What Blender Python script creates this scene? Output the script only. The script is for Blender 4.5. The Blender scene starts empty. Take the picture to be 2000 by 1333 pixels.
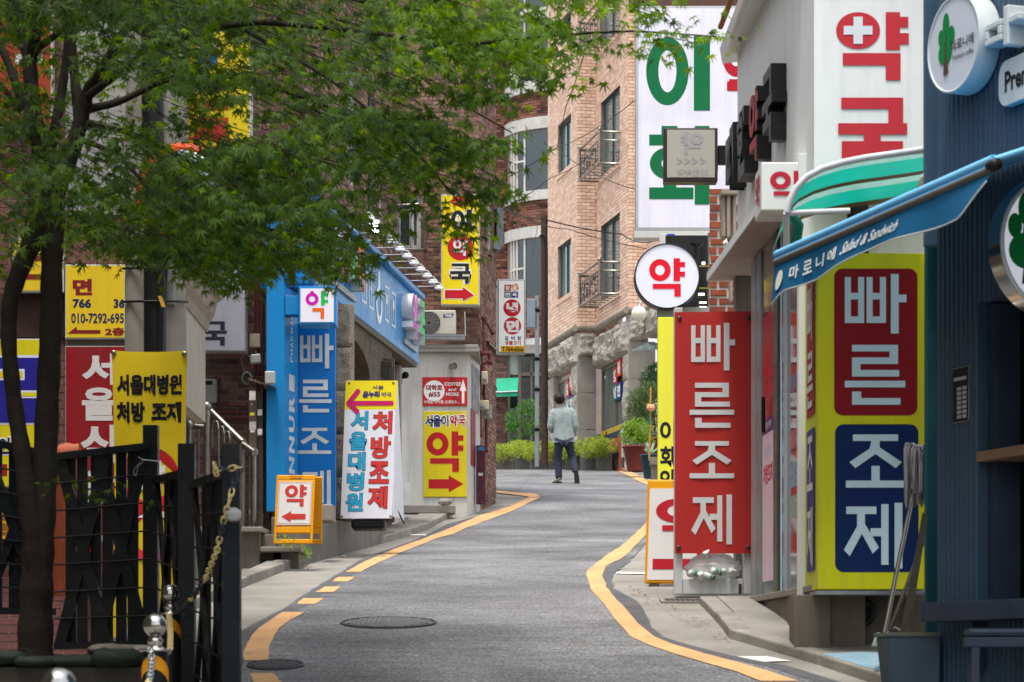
import bpy, bmesh, math, random
from mathutils import Vector, Matrix

# ---------------------------------------------------------------- camera, sky, sun, exposure
S = bpy.context.scene
F, HV = 4722.0, 1290.0                       # focal length and horizon row of the 2000 px wide photograph
cd = bpy.data.cameras.new('camera'); cam = bpy.data.objects.new('camera', cd); S.collection.objects.link(cam)
cam.location = (0, 0, 0); cam.rotation_euler = (math.radians(90), 0, 0)
cd.sensor_width = 36; cd.lens = F/2000*36; cd.shift_y = (HV-666.5)/2000
cd.clip_start = .1; cd.clip_end = 2000
cd.dof.use_dof = True; cd.dof.focus_distance = 27; cd.dof.aperture_fstop = 6
S.camera = cam
W = bpy.data.worlds.new('World'); S.world = W; W.use_nodes = True
wn, wl = W.node_tree.nodes, W.node_tree.links
sky = wn.new('ShaderNodeTexSky'); sky.sky_type = 'NISHITA'; sky.sun_disc = False
SUN_EL, SUN_AZ = math.radians(74), math.radians(196)
sky.sun_elevation = SUN_EL; sky.sun_rotation = SUN_AZ; sky.dust_density = 4; sky.air_density = 1.2
hs = wn.new('ShaderNodeHueSaturation'); hs.inputs['Saturation'].default_value = .38
wl.new(sky.outputs[0], hs.inputs['Color']); wl.new(hs.outputs[0], wn['Background'].inputs[0])
wn['Background'].inputs[1].default_value = .15
sl = bpy.data.lights.new('sun', 'SUN'); sl.energy = 1.5; sl.angle = math.radians(10); sl.color = (1, .96, .9)
sun = bpy.data.objects.new('sun', sl); S.collection.objects.link(sun)
sd = Vector((math.sin(SUN_AZ)*math.cos(SUN_EL), math.cos(SUN_AZ)*math.cos(SUN_EL), math.sin(SUN_EL)))
sun.rotation_euler = sd.to_track_quat('Z', 'Y').to_euler()
S.view_settings.view_transform = 'Standard'; S.view_settings.look = 'None'
S.view_settings.exposure = 1.05; S.view_settings.gamma = 1; S.view_settings.use_curve_mapping = False
try:
    S.cycles.use_denoising = True; S.cycles.max_bounces = 8; S.cycles.diffuse_bounces = 4
    S.cycles.transparent_max_bounces = 12; S.cycles.caustics_reflective = False; S.cycles.caustics_refractive = False
except Exception: pass

RND = random.Random(11)
LINK = S.collection.objects.link

# ---------------------------------------------------------------- geometry helpers
def P(u, v, Y): return Vector(((u-1000)/F*Y, Y, (HV-v)/F*Y))
ZC = [(2, -1.6), (8, -1.0), (12, -.42), (14, -.13), (16.5, .25), (21.5, .78), (28, 1.42), (33, 1.99), (38, 2.58), (45, 3.29), (50, 3.85), (54, 4.25), (57, 4.47), (60, 4.58), (66, 4.62), (80, 4.5), (160, 3), (500, -6)]
def gz(Y):
    Y = max(2.01, min(Y, 499))
    for i in range(len(ZC)-1):
        if ZC[i][0] <= Y <= ZC[i+1][0]: break
    def m(k):
        k0, k1 = max(k-1, 0), min(k+1, len(ZC)-1)
        return (ZC[k1][1]-ZC[k0][1])/(ZC[k1][0]-ZC[k0][0])
    (x0, y0), (x1, y1) = ZC[i], ZC[i+1]; h = x1-x0; t = (Y-x0)/h
    return (2*t**3-3*t*t+1)*y0+(t**3-2*t*t+t)*h*m(i)+(-2*t**3+3*t*t)*y1+(t**3-t*t)*h*m(i+1)
def G(u, v, dz=0.0):
    """the point of the sloping street that this sight line meets"""
    lo, hi = 9.0, 55.6
    for _ in range(50):
        Y = (lo+hi)/2
        if HV-F*gz(Y)/Y > v: lo = Y
        else: hi = Y
    p = P(u, v, Y); p.z = gz(Y)+dz; return p

class Fr:
    def __init__(s, o, r, up=(0, 0, 1)):
        s.o = Vector(o); s.r = Vector(r).normalized(); s.u = Vector(up).normalized(); s.n = s.r.cross(s.u).normalized()
    def pt(s, a, b, c=0.0): return s.o+s.r*a+s.u*b+s.n*c
    def hit(s, u, v, c=0.0):
        d = Vector(((u-1000)/F, 1, (HV-v)/F)); q = s.o+s.n*c
        t = q.dot(s.n)/d.dot(s.n); w = d*t-q
        return w.dot(s.r), w.dot(s.u)
    def mat(s): return Matrix((s.r, s.n*-1, s.u)).transposed().to_4x4()   # local x = r, y = into the wall, z = up
    def sub(s, a, b, c=0.0): return Fr(s.pt(a, b, c), s.r, s.u)
WORLD = Fr((0, 0, 0), (1, 0, 0))        # a = X, b = Z, c = -Y
def face_cam(u, v, Y): return Fr(P(u, v, Y), (1, 0, 0))
def wall_fr(p0, p1):
    p0, p1 = Vector(p0), Vector(p1); d = p1-p0; d.z = 0
    return Fr(p0, d)

ORG = {}
class MB:
    def __init__(s): s.v = []; s.f = []; s.sm = []
    def add(s, vs, fs, smooth=False):
        n = len(s.v); s.v += [Vector(q) for q in vs]
        for f in fs: s.f.append([n+i for i in f]); s.sm.append(smooth)
        return s
    def poly(s, pts): return s.add(pts, [list(range(len(pts)))])
    def box(s, fr, a0, a1, b0, b1, c0, c1):
        p = [fr.pt(a, b, c) for c in (c0, c1) for b in (b0, b1) for a in (a0, a1)]
        return s.add(p, [(0, 2, 3, 1), (4, 5, 7, 6), (0, 1, 5, 4), (2, 6, 7, 3), (0, 4, 6, 2), (1, 3, 7, 5)])
    def prism(s, fr, ab, c0, c1):
        """outline in the frame's plane, counter-clockwise seen from the front, pushed out from c0 to c1"""
        n = len(ab); A = [fr.pt(a, b, c0) for a, b in ab]; B = [fr.pt(a, b, c1) for a, b in ab]
        return s.add(A+B, [list(range(n))[::-1], list(range(n, 2*n))]+[[i, (i+1) % n, n+(i+1) % n, n+i] for i in range(n)])
    def hexa(s, q):      # 8 free corners, ordered as in box
        return s.add(q, [(0, 2, 3, 1), (4, 5, 7, 6), (0, 1, 5, 4), (2, 6, 7, 3), (0, 4, 6, 2), (1, 3, 7, 5)])
    def tube(s, pts, rad, seg=8, cap=True, smooth=True):
        pts = [Vector(p) for p in pts]; n = len(pts)
        if not hasattr(rad, '__len__'): rad = [rad]*n
        prev = None; vs = []
        for i in range(n):
            t = (pts[min(i+1, n-1)]-pts[max(i-1, 0)]).normalized()
            if prev is None: x = t.orthogonal().normalized()
            else:
                x = prev-t*prev.dot(t)
                x = x.normalized() if x.length > 1e-6 else t.orthogonal().normalized()
            prev = x; y = t.cross(x)
            for k in range(seg):
                a = 2*math.pi*k/seg; vs.append(pts[i]+(x*math.cos(a)+y*math.sin(a))*rad[i])
        fs = [(i*seg+k, i*seg+(k+1) % seg, (i+1)*seg+(k+1) % seg, (i+1)*seg+k) for i in range(n-1) for k in range(seg)]
        s.add(vs, fs, smooth)
        if cap: s.add(vs[:seg], [list(range(seg))[::-1]]); s.add(vs[-seg:], [list(range(seg))])
        return s
    def lathe(s, c, prof, seg=16, axis=(0, 0, 1), smooth=True, caps=True):
        c = Vector(c); z = Vector(axis).normalized(); x = z.orthogonal().normalized(); y = z.cross(x)
        vs = [c+z*h+(x*math.cos(2*math.pi*k/seg)+y*math.sin(2*math.pi*k/seg))*r for r, h in prof for k in range(seg)]
        n = len(prof)
        s.add(vs, [(i*seg+k, i*seg+(k+1) % seg, (i+1)*seg+(k+1) % seg, (i+1)*seg+k) for i in range(n-1) for k in range(seg)], smooth)
        if caps and prof[0][0] > 1e-5: s.add(vs[:seg], [list(range(seg))[::-1]])
        if caps and prof[-1][0] > 1e-5: s.add(vs[-seg:], [list(range(seg))])
        return s
    def ball(s, c, r, seg=16, rings=9, sq=(1, 1, 1)):
        c = Vector(c)
        vs = [c+Vector((math.cos(2*math.pi*k/seg)*math.sin(math.pi*i/rings)*r*sq[0], math.sin(2*math.pi*k/seg)*math.sin(math.pi*i/rings)*r*sq[1], -math.cos(math.pi*i/rings)*r*sq[2])) for i in range(rings+1) for k in range(seg)]
        return s.add(vs, [(i*seg+k, i*seg+(k+1) % seg, (i+1)*seg+(k+1) % seg, (i+1)*seg+k) for i in range(rings) for k in range(seg)], True)
    def disc(s, fr, a, b, ra, rb, c, seg=28): return s.poly([fr.pt(a+ra*math.cos(2*math.pi*k/seg), b+rb*math.sin(2*math.pi*k/seg), c) for k in range(seg)])
    def ring(s, fr, a, b, ra, rb, ia, ib, c, seg=36):
        vs = []
        for k in range(seg):
            q = 2*math.pi*k/seg; vs += [fr.pt(a+ra*math.cos(q), b+rb*math.sin(q), c), fr.pt(a+ia*math.cos(q), b+ib*math.sin(q), c)]
        return s.add(vs, [(2*k, 2*((k+1) % seg), 2*((k+1) % seg)+1, 2*k+1) for k in range(seg)])
    def mesh(s, name, org=Vector((0, 0, 0))):
        me = bpy.data.meshes.new(name)
        me.from_pydata([tuple(v-org) for v in s.v], [], s.f)
        me.polygons.foreach_set('use_smooth', s.sm); me.update(); return me
    def build(s, name, m, parent=None, label=None, bevel=0, kind=None):
        org = ORG.get(parent.name, Vector((0, 0, 0))) if parent else Vector((0, 0, 0))
        o = bpy.data.objects.new(name, s.mesh(name, org)); LINK(o)
        if parent: o.parent = parent
        ORG[o.name] = org
        if m: o.data.materials.append(m)
        if label: o['label'] = label
        if kind: o['kind'] = kind
        if bevel:
            b = o.modifiers.new('bevel', 'BEVEL'); b.width = bevel; b.segments = 2; b.limit_method = 'ANGLE'; b.harden_normals = False
        return o
def thing(name, label, cat, loc=(0, 0, 0), group=None):
    o = bpy.data.objects.new(name, None); o.location = loc; o.empty_display_size = .1; LINK(o)
    o['label'] = label; o['category'] = cat
    if group: o['group'] = group
    ORG[o.name] = Vector(loc); return o
def structure(o): o['kind'] = 'structure'; return o
def dup_thing(root, loc, label, rot=0.0):
    """a copy of a thing built about the origin, its parts and their sub-parts"""
    r = root.copy(); LINK(r); r.location = loc; r.rotation_euler = (0, 0, rot); r['label'] = label; ORG[r.name] = Vector(loc)
    for ch in list(root.children):
        c = ch.copy(); LINK(c); c.parent = r
        for g in list(ch.children):
            d = g.copy(); LINK(d); d.parent = c
    return r

# ---------------------------------------------------------------- materials
def lin(h):
    c = [int(h[i:i+2], 16)/255 for i in (1, 3, 5)]
    return tuple((x/12.92 if x <= .04045 else ((x+.055)/1.055)**2.4) for x in c)
MATS = {}
def M(name, col, rough=.6, metal=0.0, var=.1, scale=5.0, bump=0.0, bscale=60.0, stain=0.0, streak=0.0, island=0.0, emit=0.0, spec=.22, coat=0.0, col2=None, speck=0.0, scratch=None):
    if name in MATS: return MATS[name]
    if isinstance(col, str): col = lin(col)
    m = bpy.data.materials.new(name); m.use_nodes = True; MATS[name] = m
    n, l = m.node_tree.nodes, m.node_tree.links; b = n['Principled BSDF']
    b.inputs['Roughness'].default_value = rough; b.inputs['Metallic'].default_value = metal
    b.inputs['Specular IOR Level'].default_value = spec; b.inputs['Coat Weight'].default_value = coat
    geo = n.new('ShaderNodeNewGeometry')
    def noise(sc, det=4, vec=None):
        t = n.new('ShaderNodeTexNoise'); t.inputs['Scale'].default_value = sc; t.inputs['Detail'].default_value = det
        l.new(vec or geo.outputs['Position'], t.inputs['Vector']); return t.outputs['Fac']
    def rng(x, lo, hi, a=0.3, c=0.7):
        t = n.new('ShaderNodeMapRange'); t.inputs[1].default_value = a; t.inputs[2].default_value = c
        t.inputs[3].default_value = lo; t.inputs[4].default_value = hi; l.new(x, t.inputs[0]); return t.outputs[0]
    def mixc(fac, A, B, mode='MIX'):
        t = n.new('ShaderNodeMix'); t.data_type = 'RGBA'; t.blend_type = mode
        for k, x in ((0, fac), (6, A), (7, B)):
            if isinstance(x, (int, float)): t.inputs[k].default_value = x
            elif isinstance(x, tuple): t.inputs[k].default_value = (*x, 1)
            else: l.new(x, t.inputs[k])
        return t.outputs[2]
    def gray(x):
        t = n.new('ShaderNodeCombineColor')
        for k in range(3): l.new(x, t.inputs[k])
        return t.outputs[0]
    c = col
    if island or col2:
        oi = n.new('ShaderNodeObjectInfo'); ad = n.new('ShaderNodeMath'); ad.operation = 'ADD'; fr = n.new('ShaderNodeMath'); fr.operation = 'FRACT'
        l.new(geo.outputs['Random Per Island'], ad.inputs[0]); l.new(oi.outputs['Random'], ad.inputs[1]); l.new(ad.outputs[0], fr.inputs[0]); rv = fr.outputs[0]
        if col2:
            c2 = lin(col2) if isinstance(col2, str) else col2
            c = mixc(rv, col, c2)
        if island: c = mixc(1.0, c, gray(rng(rv, 1-island, 1+island, 0, 1)), 'MULTIPLY')
    if var: c = mixc(1.0, c, gray(rng(noise(scale), 1-var, 1+var)), 'MULTIPLY')
    if speck: c = mixc(1.0, c, gray(rng(noise(bscale*2.5, 2), 1-speck, 1+speck, .35, .65)), 'MULTIPLY')
    if streak:
        mp = n.new('ShaderNodeMapping'); mp.inputs['Scale'].default_value = (9, 9, .7); l.new(geo.outputs['Position'], mp.inputs[0])
        c = mixc(rng(noise(1.6, 5, mp.outputs[0]), 0, streak, .48, .75), c, (.09, .085, .075))
    if stain: c = mixc(rng(noise(1.3, 6), 0, stain, .5, .75), c, (.07, .06, .05))
    if scratch: c = mixc(rng(noise(14, 6), 0, 1, .66, .7), c, lin(scratch))
    if isinstance(c, tuple): b.inputs['Base Color'].default_value = (*c, 1)
    else: l.new(c, b.inputs['Base Color'])
    rr = rng(noise(scale*1.7), max(rough-.09, .02), min(rough+.09, 1)); l.new(rr, b.inputs['Roughness'])
    if bump:
        bp = n.new('ShaderNodeBump'); bp.inputs['Strength'].default_value = bump; bp.inputs['Distance'].default_value = .01
        l.new(noise(bscale, 5), bp.inputs['Height']); l.new(bp.outputs[0], b.inputs['Normal'])
    if emit:
        if isinstance(c, tuple): b.inputs['Emission Color'].default_value = (*c, 1)
        else: l.new(c, b.inputs['Emission Color'])
        b.inputs['Emission Strength'].default_value = emit
    return m
def glass_mat(name, tint, rough=.04):
    """thin clear pane: mostly see-through, with reflections"""
    if name in MATS: return MATS[name]
    m = bpy.data.materials.new(name); m.use_nodes = True; MATS[name] = m
    n, l = m.node_tree.nodes, m.node_tree.links; n.remove(n['Principled BSDF'])
    t = n.new('ShaderNodeBsdfTransparent'); t.inputs[0].default_value = (*tint, 1)
    g = n.new('ShaderNodeBsdfGlossy'); g.inputs['Roughness'].default_value = rough
    fz = n.new('ShaderNodeFresnel'); fz.inputs[0].default_value = 1.6; mx = n.new('ShaderNodeMixShader')
    l.new(fz.outputs[0], mx.inputs[0]); l.new(t.outputs[0], mx.inputs[1]); l.new(g.outputs[0], mx.inputs[2]); l.new(mx.outputs[0], n['Material Output'].inputs[0]); return m
def film_mat(name, col, clear=.5):
    if name in MATS: return MATS[name]
    m = M(name, col, .4, var=.08, scale=25, spec=.35, bump=.5, bscale=45); n, l = m.node_tree.nodes, m.node_tree.links
    t = n.new('ShaderNodeBsdfTransparent'); mx = n.new('ShaderNodeMixShader'); mx.inputs[0].default_value = clear
    l.new(n['Principled BSDF'].outputs[0], mx.inputs[1]); l.new(t.outputs[0], mx.inputs[2]); l.new(mx.outputs[0], n['Material Output'].inputs[0]); return m
def leaf_mat(name, c1, c2, trans=.4, rough=.5, hue=.47, val=2.3, sat=1.15):
    if name in MATS: return MATS[name]
    m = M(name, c1, rough, col2=c2, var=.15, scale=3); n, l = m.node_tree.nodes, m.node_tree.links
    b = n['Principled BSDF']; src = b.inputs['Base Color'].links[0].from_socket
    tr = n.new('ShaderNodeBsdfTranslucent'); h = n.new('ShaderNodeHueSaturation'); h.inputs['Hue'].default_value = hue; h.inputs['Value'].default_value = val; h.inputs['Saturation'].default_value = sat
    l.new(src, h.inputs['Color']); l.new(h.outputs[0], tr.inputs[0])
    mx = n.new('ShaderNodeMixShader'); mx.inputs[0].default_value = trans
    l.new(b.outputs[0], mx.inputs[1]); l.new(tr.outputs[0], mx.inputs[2]); l.new(mx.outputs[0], n['Material Output'].inputs[0]); return m

# ---------------------------------------------------------------- lettering
GL = {
 '약': [('o', 30, 68, 30, 30, 13, 14), ('r', 68, 38, 86, 100), ('r', 86, 76, 100, 90), ('r', 86, 50, 100, 64), ('r', 10, 17, 88, 31), ('r', 70, -4, 88, 17)],
 '국': [('r', 8, 86, 92, 100), ('r', 74, 62, 92, 86), ('r', 0, 46, 100, 61), ('r', 39, 34, 61, 46), ('r', 6, 19, 92, 34), ('r', 73, -4, 92, 19)],
 '이': [('o', 33, 50, 33, 50, 14, 31), ('r', 74, -8, 99, 102)],
 '화': [('r', 20, 90, 46, 101), ('r', 0, 76, 66, 90), ('o', 33, 53, 32, 21, 13, 9), ('r', 23, 22, 44, 33), ('r', 0, 7, 72, 22), ('r', 74, 0, 98, 101), ('r', 98, 44, 112, 59)],
 '빠': [('r', 0, 18, 10, 96), ('r', 22, 18, 32, 96), ('r', 10, 58, 22, 69), ('r', 10, 18, 22, 29), ('r', 36, 18, 46, 96), ('r', 58, 18, 68, 96), ('r', 46, 58, 58, 69), ('r', 46, 18, 58, 29), ('r', 76, 0, 89, 101), ('r', 89, 53, 102, 66)],
 '른': [('r', 12, 89, 88, 100), ('r', 74, 79, 88, 89), ('r', 12, 68, 88, 79), ('r', 12, 58, 26, 68), ('r', 12, 47, 90, 58), ('r', 0, 29, 100, 40), ('r', 12, 0, 27, 22), ('r', 27, 0, 92, 11)],
 '조': [('r', 12, 88, 88, 100), ('p', [(43, 88), (57, 88), (57, 76), (50, 64), (16, 38), (6, 49), (40, 74)]), ('p', [(57, 76), (94, 49), (84, 38), (50, 64)]), ('r', 43, 15, 57, 42), ('r', 0, 2, 100, 15)],
 '제': [('r', 4, 84, 54, 96), ('p', [(22, 84), (35, 84), (35, 68), (30, 52), (10, 16), (0, 26), (22, 64)]), ('p', [(35, 68), (58, 30), (48, 20), (30, 52)]), ('r', 44, 48, 62, 61), ('r', 62, 2, 74, 100), ('r', 84, -4, 97, 102)],
}
def glyph(mb, fr, ch, px, c, th=None, rect=None):
    """heavy sign-painter's syllable filling a rectangle (pixel rectangle px, or rect in the frame's metres)"""
    if rect: a0, b0, a1, b1 = rect
    else: a0, b0 = fr.hit(px[0], px[3], c); a1, b1 = fr.hit(px[2], px[1], c)
    X = lambda x: a0+(a1-a0)*x/100
    Yb = lambda y: b0+(b1-b0)*y/100
    for i, s in enumerate(GL[ch]):
        d = c+.0004*i
        if s[0] == 'r':
            q = [(X(s[1]), Yb(s[2])), (X(s[3]), Yb(s[2])), (X(s[3]), Yb(s[4])), (X(s[1]), Yb(s[4]))]
        elif s[0] == 'p': q = [(X(x), Yb(y)) for x, y in s[1]][::-1]
        else:
            mb.ring(fr, X(s[1]), Yb(s[2]), abs(X(s[3])-X(0)), Yb(s[4])-Yb(0), abs(X(s[5])-X(0)), Yb(s[6])-Yb(0), d+(th or 0))
            if th:
                for ra, rb in ((s[3], s[4]), (s[5], s[6])):
                    pa = [(X(s[1]+ra*math.cos(t*math.pi/16)), Yb(s[2]+rb*math.sin(t*math.pi/16))) for t in range(33)]
                    for k in range(32): mb.poly([fr.pt(*pa[k], d), fr.pt(*pa[k+1], d), fr.pt(*pa[k+1], d+th), fr.pt(*pa[k], d+th)])
            continue
        if th: mb.prism(fr, q, d, d+th)
        else: mb.poly([fr.pt(a, b, d) for a, b in q])
TXT = {}
def text_geo(s, off):
    k = (s, off)
    if k not in TXT:
        c = bpy.data.curves.new('text', 'FONT'); c.body = s; c.offset = off; c.resolution_u = 3; c.align_x = 'LEFT'
        o = bpy.data.objects.new('text', c); m = o.to_mesh()
        v = [(q.co.x, q.co.y) for q in m.vertices]; f = [list(p.vertices) for p in m.polygons]; o.to_mesh_clear()
        bpy.data.objects.remove(o); bpy.data.curves.remove(c)
        x0, x1 = min(q[0] for q in v), max(q[0] for q in v); y0, y1 = min(q[1] for q in v), max(q[1] for q in v)
        TXT[k] = ([((x-x0)/(x1-x0), (y-y0)/(y1-y0)) for x, y in v], f)
    return TXT[k]
def text(mb, fr, s, px, c, off=.02, rect=None, flip=False, shear=0.0):
    v, f = text_geo(s, off)
    if rect: a0, b0, a1, b1 = rect
    else: a0, b0 = fr.hit(px[0], px[3], c); a1, b1 = fr.hit(px[2], px[1], c)
    vs = [fr.pt(a0+(a1-a0)*((1-x) if flip else x)+shear*(b1-b0)*y, b0+(b1-b0)*y, c) for x, y in v]
    return mb.add(vs, f)
def vtext(mb, fr, s, px, c, off=.03, gap=.12):
    u0, v0, u1, v1 = px; n = len(s); h = (v1-v0)/(n+gap*(n-1))
    for i, ch in enumerate(s):
        q = (u0, v0+i*h*(1+gap), u1, v0+i*h*(1+gap)+h)
        if ch in GL: glyph(mb, fr, ch, q, c)
        else: text(mb, fr, ch, q, c, off)
def pxpoly(mb, fr, pts, c): mb.poly([fr.pt(*fr.hit(u, v, c), c) for u, v in pts][::1])
def pxrect(mb, fr, px, c): pxpoly(mb, fr, [(px[0], px[3]), (px[2], px[3]), (px[2], px[1]), (px[0], px[1])], c)
def pxround(mb, fr, px, r, c):
    u0, v0, u1, v1 = px; q = []
    for cx, cy, s in ((u1-r, v1-r, 0), (u0+r, v1-r, 90), (u0+r, v0+r, 180), (u1-r, v0+r, 270)):
        for k in range(6): a = math.radians(s+18*k); q.append((cx+r*math.cos(a), cy+r*math.sin(a)))
    pxpoly(mb, fr, q[::-1], c)
def pxdisc(mb, fr, u, v, r, c, rv=None):
    a, b = fr.hit(u, v, c); a1, _ = fr.hit(u+r, v, c); _, b1 = fr.hit(u, v-(rv or r), c); mb.disc(fr, a, b, abs(a1-a), abs(b1-b), c)
def arrow(mb, fr, px, c, way=1, th=.42):
    u0, v0, u1, v1 = px; m = (v0+v1)/2; h = (v1-v0)*th/2; k = (u1-u0)*.42
    q = [(u0, m+h), (u1-k, m+h), (u1-k, v1), (u1, m), (u1-k, v0), (u1-k, m-h), (u0, m-h)]
    if way < 0: q = [(u0+u1-u, v) for u, v in q][::-1]
    pxpoly(mb, fr, q, c)
INK = lambda h: M('ink_'+h[1:], h, .6, var=.05, spec=.15)

# ---------------------------------------------------------------- brickwork and windows
def panel(mb, fr, L, H, holes, depth=.14, c=0.0):
    """a wall face with openings and their reveals"""
    xs = sorted({0, L, *[min(max(h[0], 0), L) for h in holes], *[min(max(h[2], 0), L) for h in holes]})
    zs = sorted({0, H, *[min(max(h[1], 0), H) for h in holes], *[min(max(h[3], 0), H) for h in holes]})
    for i in range(len(xs)-1):
        for j in range(len(zs)-1):
            x, z = (xs[i]+xs[i+1])/2, (zs[j]+zs[j+1])/2
            if any(h[0] < x < h[2] and h[1] < z < h[3] for h in holes): continue
            mb.poly([fr.pt(xs[i], zs[j], c), fr.pt(xs[i+1], zs[j], c), fr.pt(xs[i+1], zs[j+1], c), fr.pt(xs[i], zs[j+1], c)])
    for x0, z0, x1, z1 in holes:
        for (p, q) in (((x0, z0), (x1, z0)), ((x1, z0), (x1, z1)), ((x1, z1), (x0, z1)), ((x0, z1), (x0, z0))):
            mb.poly([fr.pt(*p, c), fr.pt(*q, c), fr.pt(*q, c-depth), fr.pt(*p, c-depth)])
def pix(p): return 1000+F*p.x/p.y, HV-F*p.z/p.y
def brick_wall(root, fr, L, H, pa, pb, mat, holes=(), nind=0, see=None, joint=.011, proud=.008, top=None, bond=.5):
    """courses of separate bricks; the nind that show largest become parts, the rest one joined part"""
    full = pa-joint; rest = MB(); cand = []; prof = top
    row = 0; z = 0.0
    while z < H-.01:
        z1 = min(z+pb-joint, H); x = -(pa*bond if row % 2 else 0)+RND.uniform(-.01, .01)
        while x < L:
            x0, x1 = max(x, 0), min(x+full, L); x += pa
            if x1-x0 < .025: continue
            zc = (z+z1)/2
            cuts = [(x0, x1)]
            for h in holes:
                if h[1]-.002 < zc < h[3]+.002:
                    nc = []
                    for q0, q1 in cuts:
                        if q1 <= h[0] or q0 >= h[2]: nc.append((q0, q1)); continue
                        if q0 < h[0]-.02: nc.append((q0, h[0]))
                        if q1 > h[2]+.02: nc.append((h[2], q1))
                    cuts = nc
            for q0, q1 in cuts:
                if prof and zc > prof((q0+q1)/2): continue
                whole = abs(q1-q0-full) < 1e-4 and abs(z1-z-(pb-joint)) < 1e-4
                d = proud+RND.uniform(-.0025, .0025)
                p = fr.pt((q0+q1)/2, zc, d); u, v = pix(p)
                vis = -5 < u < 2005 and -5 < v < 1338 and whole and nind
                if vis and see: vis = any(s[0] < u < s[2] and s[1] < v < s[3] for s in see)
                if vis: cand.append((p.y, q0, z, d, q1, z1))
                else: rest.box(fr, q0, q1, z, z1, -.02, d)
        z += pb; row += 1
    cand.sort()
    for k in cand[nind:]: rest.box(fr, k[1], k[4], k[2], k[5], -.02, k[3])
    if cand[:nind]:
        hb = pb-joint; e = .004; bm = MB()
        f2 = Fr((0, 0, 0), (1, 0, 0)); x, z = full/2, hb/2
        A = [(-x, -.02, -z), (x, -.02, -z), (x, -.02, z), (-x, -.02, z)]; B = [(-x, -e, -z), (x, -e, -z), (x, -e, z), (-x, -e, z)]; C = [(-x+e, 0, -z+e), (x-e, 0, -z+e), (x-e, 0, z-e), (-x+e, 0, z-e)]
        A = [(q[0], .02, q[2]) for q in A]; B = [(q[0], e, q[2]) for q in B]
        bm.add(A+B+C, [(8, 9, 10, 11)]+[(i, (i+1) % 4, 4+(i+1) % 4, 4+i) for i in range(4)]+[(4+i, 4+(i+1) % 4, 8+(i+1) % 4, 8+i) for i in range(4)])
        me = bm.mesh('brick'); me.materials.append(mat); rot = fr.mat(); org = ORG[root.name]
        for k in cand[:nind]:
            o = bpy.data.objects.new('brick', me); LINK(o); o.parent = root
            o.matrix_basis = Matrix.Translation(fr.pt((k[1]+k[4])/2, (k[2]+k[5])/2, k[3])-org) @ rot @ Matrix.Rotation(RND.uniform(-.006, .006), 4, 'Y')
    if rest.f: rest.build('brickwork', mat, root, kind='stuff')
def window(root, fr, px, c=-.09, fcol='#3a4648', fw=.05, mull=(), trans=(), pane='#2a3536', rect=None, name='window', rough=.06):
    """frame with panes set back in an opening; px is the pixel rectangle of one wall plane or rect its metres"""
    a0, b0, a1, b1 = rect
    mb = MB(); fm = M('frame_'+fcol[1:], fcol, .45, var=.08, stain=.15)
    for (x0, x1, z0, z1) in ((a0, a1, b0, b0+fw), (a0, a1, b1-fw, b1), (a0, a0+fw, b0+fw, b1-fw), (a1-fw, a1, b0+fw, b1-fw)): mb.box(fr, x0, x1, z0, z1, c-.05, c)
    ms = [a0]+[a0+(a1-a0)*m for m in mull]+[a1]
    for m in ms[1:-1]: mb.box(fr, m-fw*.5, m+fw*.5, b0+fw, b1-fw, c-.04, c-.006)
    for t in trans:
        z = b0+(b1-b0)*t; mb.box(fr, a0+fw, a1-fw, z-fw*.4, z+fw*.4, c-.045, c-.012)
    o = mb.build(name, fm, root, bevel=.004)
    for i in range(len(ms)-1):
        q = MB(); x0, x1 = ms[i]+fw*.5, ms[i+1]-fw*.5
        q.box(fr, x0, x1, b0+fw*.6, b1-fw*.6, c-.036-.012*(i % 2), c-.028-.012*(i % 2))
        q.build('pane', M('pane_'+pane[1:], pane, rough, var=.35, scale=1.1, spec=.8, coat=.4), o)
    return o
# ---------------------------------------------------------------- ground, road, kerbs, markings
m_conc = M('concrete_paving', '#8a867e', .85, var=.16, scale=2.2, bump=.35, bscale=90, stain=.5, speck=.25)
m_asph = M('asphalt', (.155, .156, .16), .82, var=.18, scale=.9, bump=.8, bscale=70, speck=.42, stain=.3)
# long transverse roller marks and worn patches in the asphalt
nt = m_asph.node_tree; b_ = nt.nodes['Principled BSDF']; src = b_.inputs['Base Color'].links[0].from_socket
gp = nt.nodes.new('ShaderNodeNewGeometry'); mp = nt.nodes.new('ShaderNodeMapping'); mp.inputs['Scale'].default_value = (.8, 5, 1); nt.links.new(gp.outputs['Position'], mp.inputs[0])
tn = nt.nodes.new('ShaderNodeTexNoise'); tn.inputs['Scale'].default_value = 2.4; tn.inputs['Detail'].default_value = 9; tn.inputs['Roughness'].default_value = .7; nt.links.new(mp.outputs[0], tn.inputs[0])
mr = nt.nodes.new('ShaderNodeMapRange'); mr.inputs[1].default_value = .32; mr.inputs[2].default_value = .7; mr.inputs[3].default_value = .7; mr.inputs[4].default_value = 1.3; nt.links.new(tn.outputs[0], mr.inputs[0])
vm = nt.nodes.new('ShaderNodeVectorMath'); vm.operation = 'SCALE'; 
ms = []
for sc_, lo_, hi_, a_, b_r in ((48, .55, 1.5, .36, .66), (.75, .8, 1.22, .35, .65), (190, .7, 1.35, .35, .65)):
    t2 = nt.nodes.new('ShaderNodeTexNoise'); t2.inputs['Scale'].default_value = sc_; t2.inputs['Detail'].default_value = 3; nt.links.new(gp.outputs['Position'], t2.inputs[0])
    m2 = nt.nodes.new('ShaderNodeMapRange'); m2.inputs[1].default_value = a_; m2.inputs[2].default_value = b_r; m2.inputs[3].default_value = lo_; m2.inputs[4].default_value = hi_; nt.links.new(t2.outputs[0], m2.inputs[0]); ms.append(m2.outputs[0])
k_ = mr.outputs[0]
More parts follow.
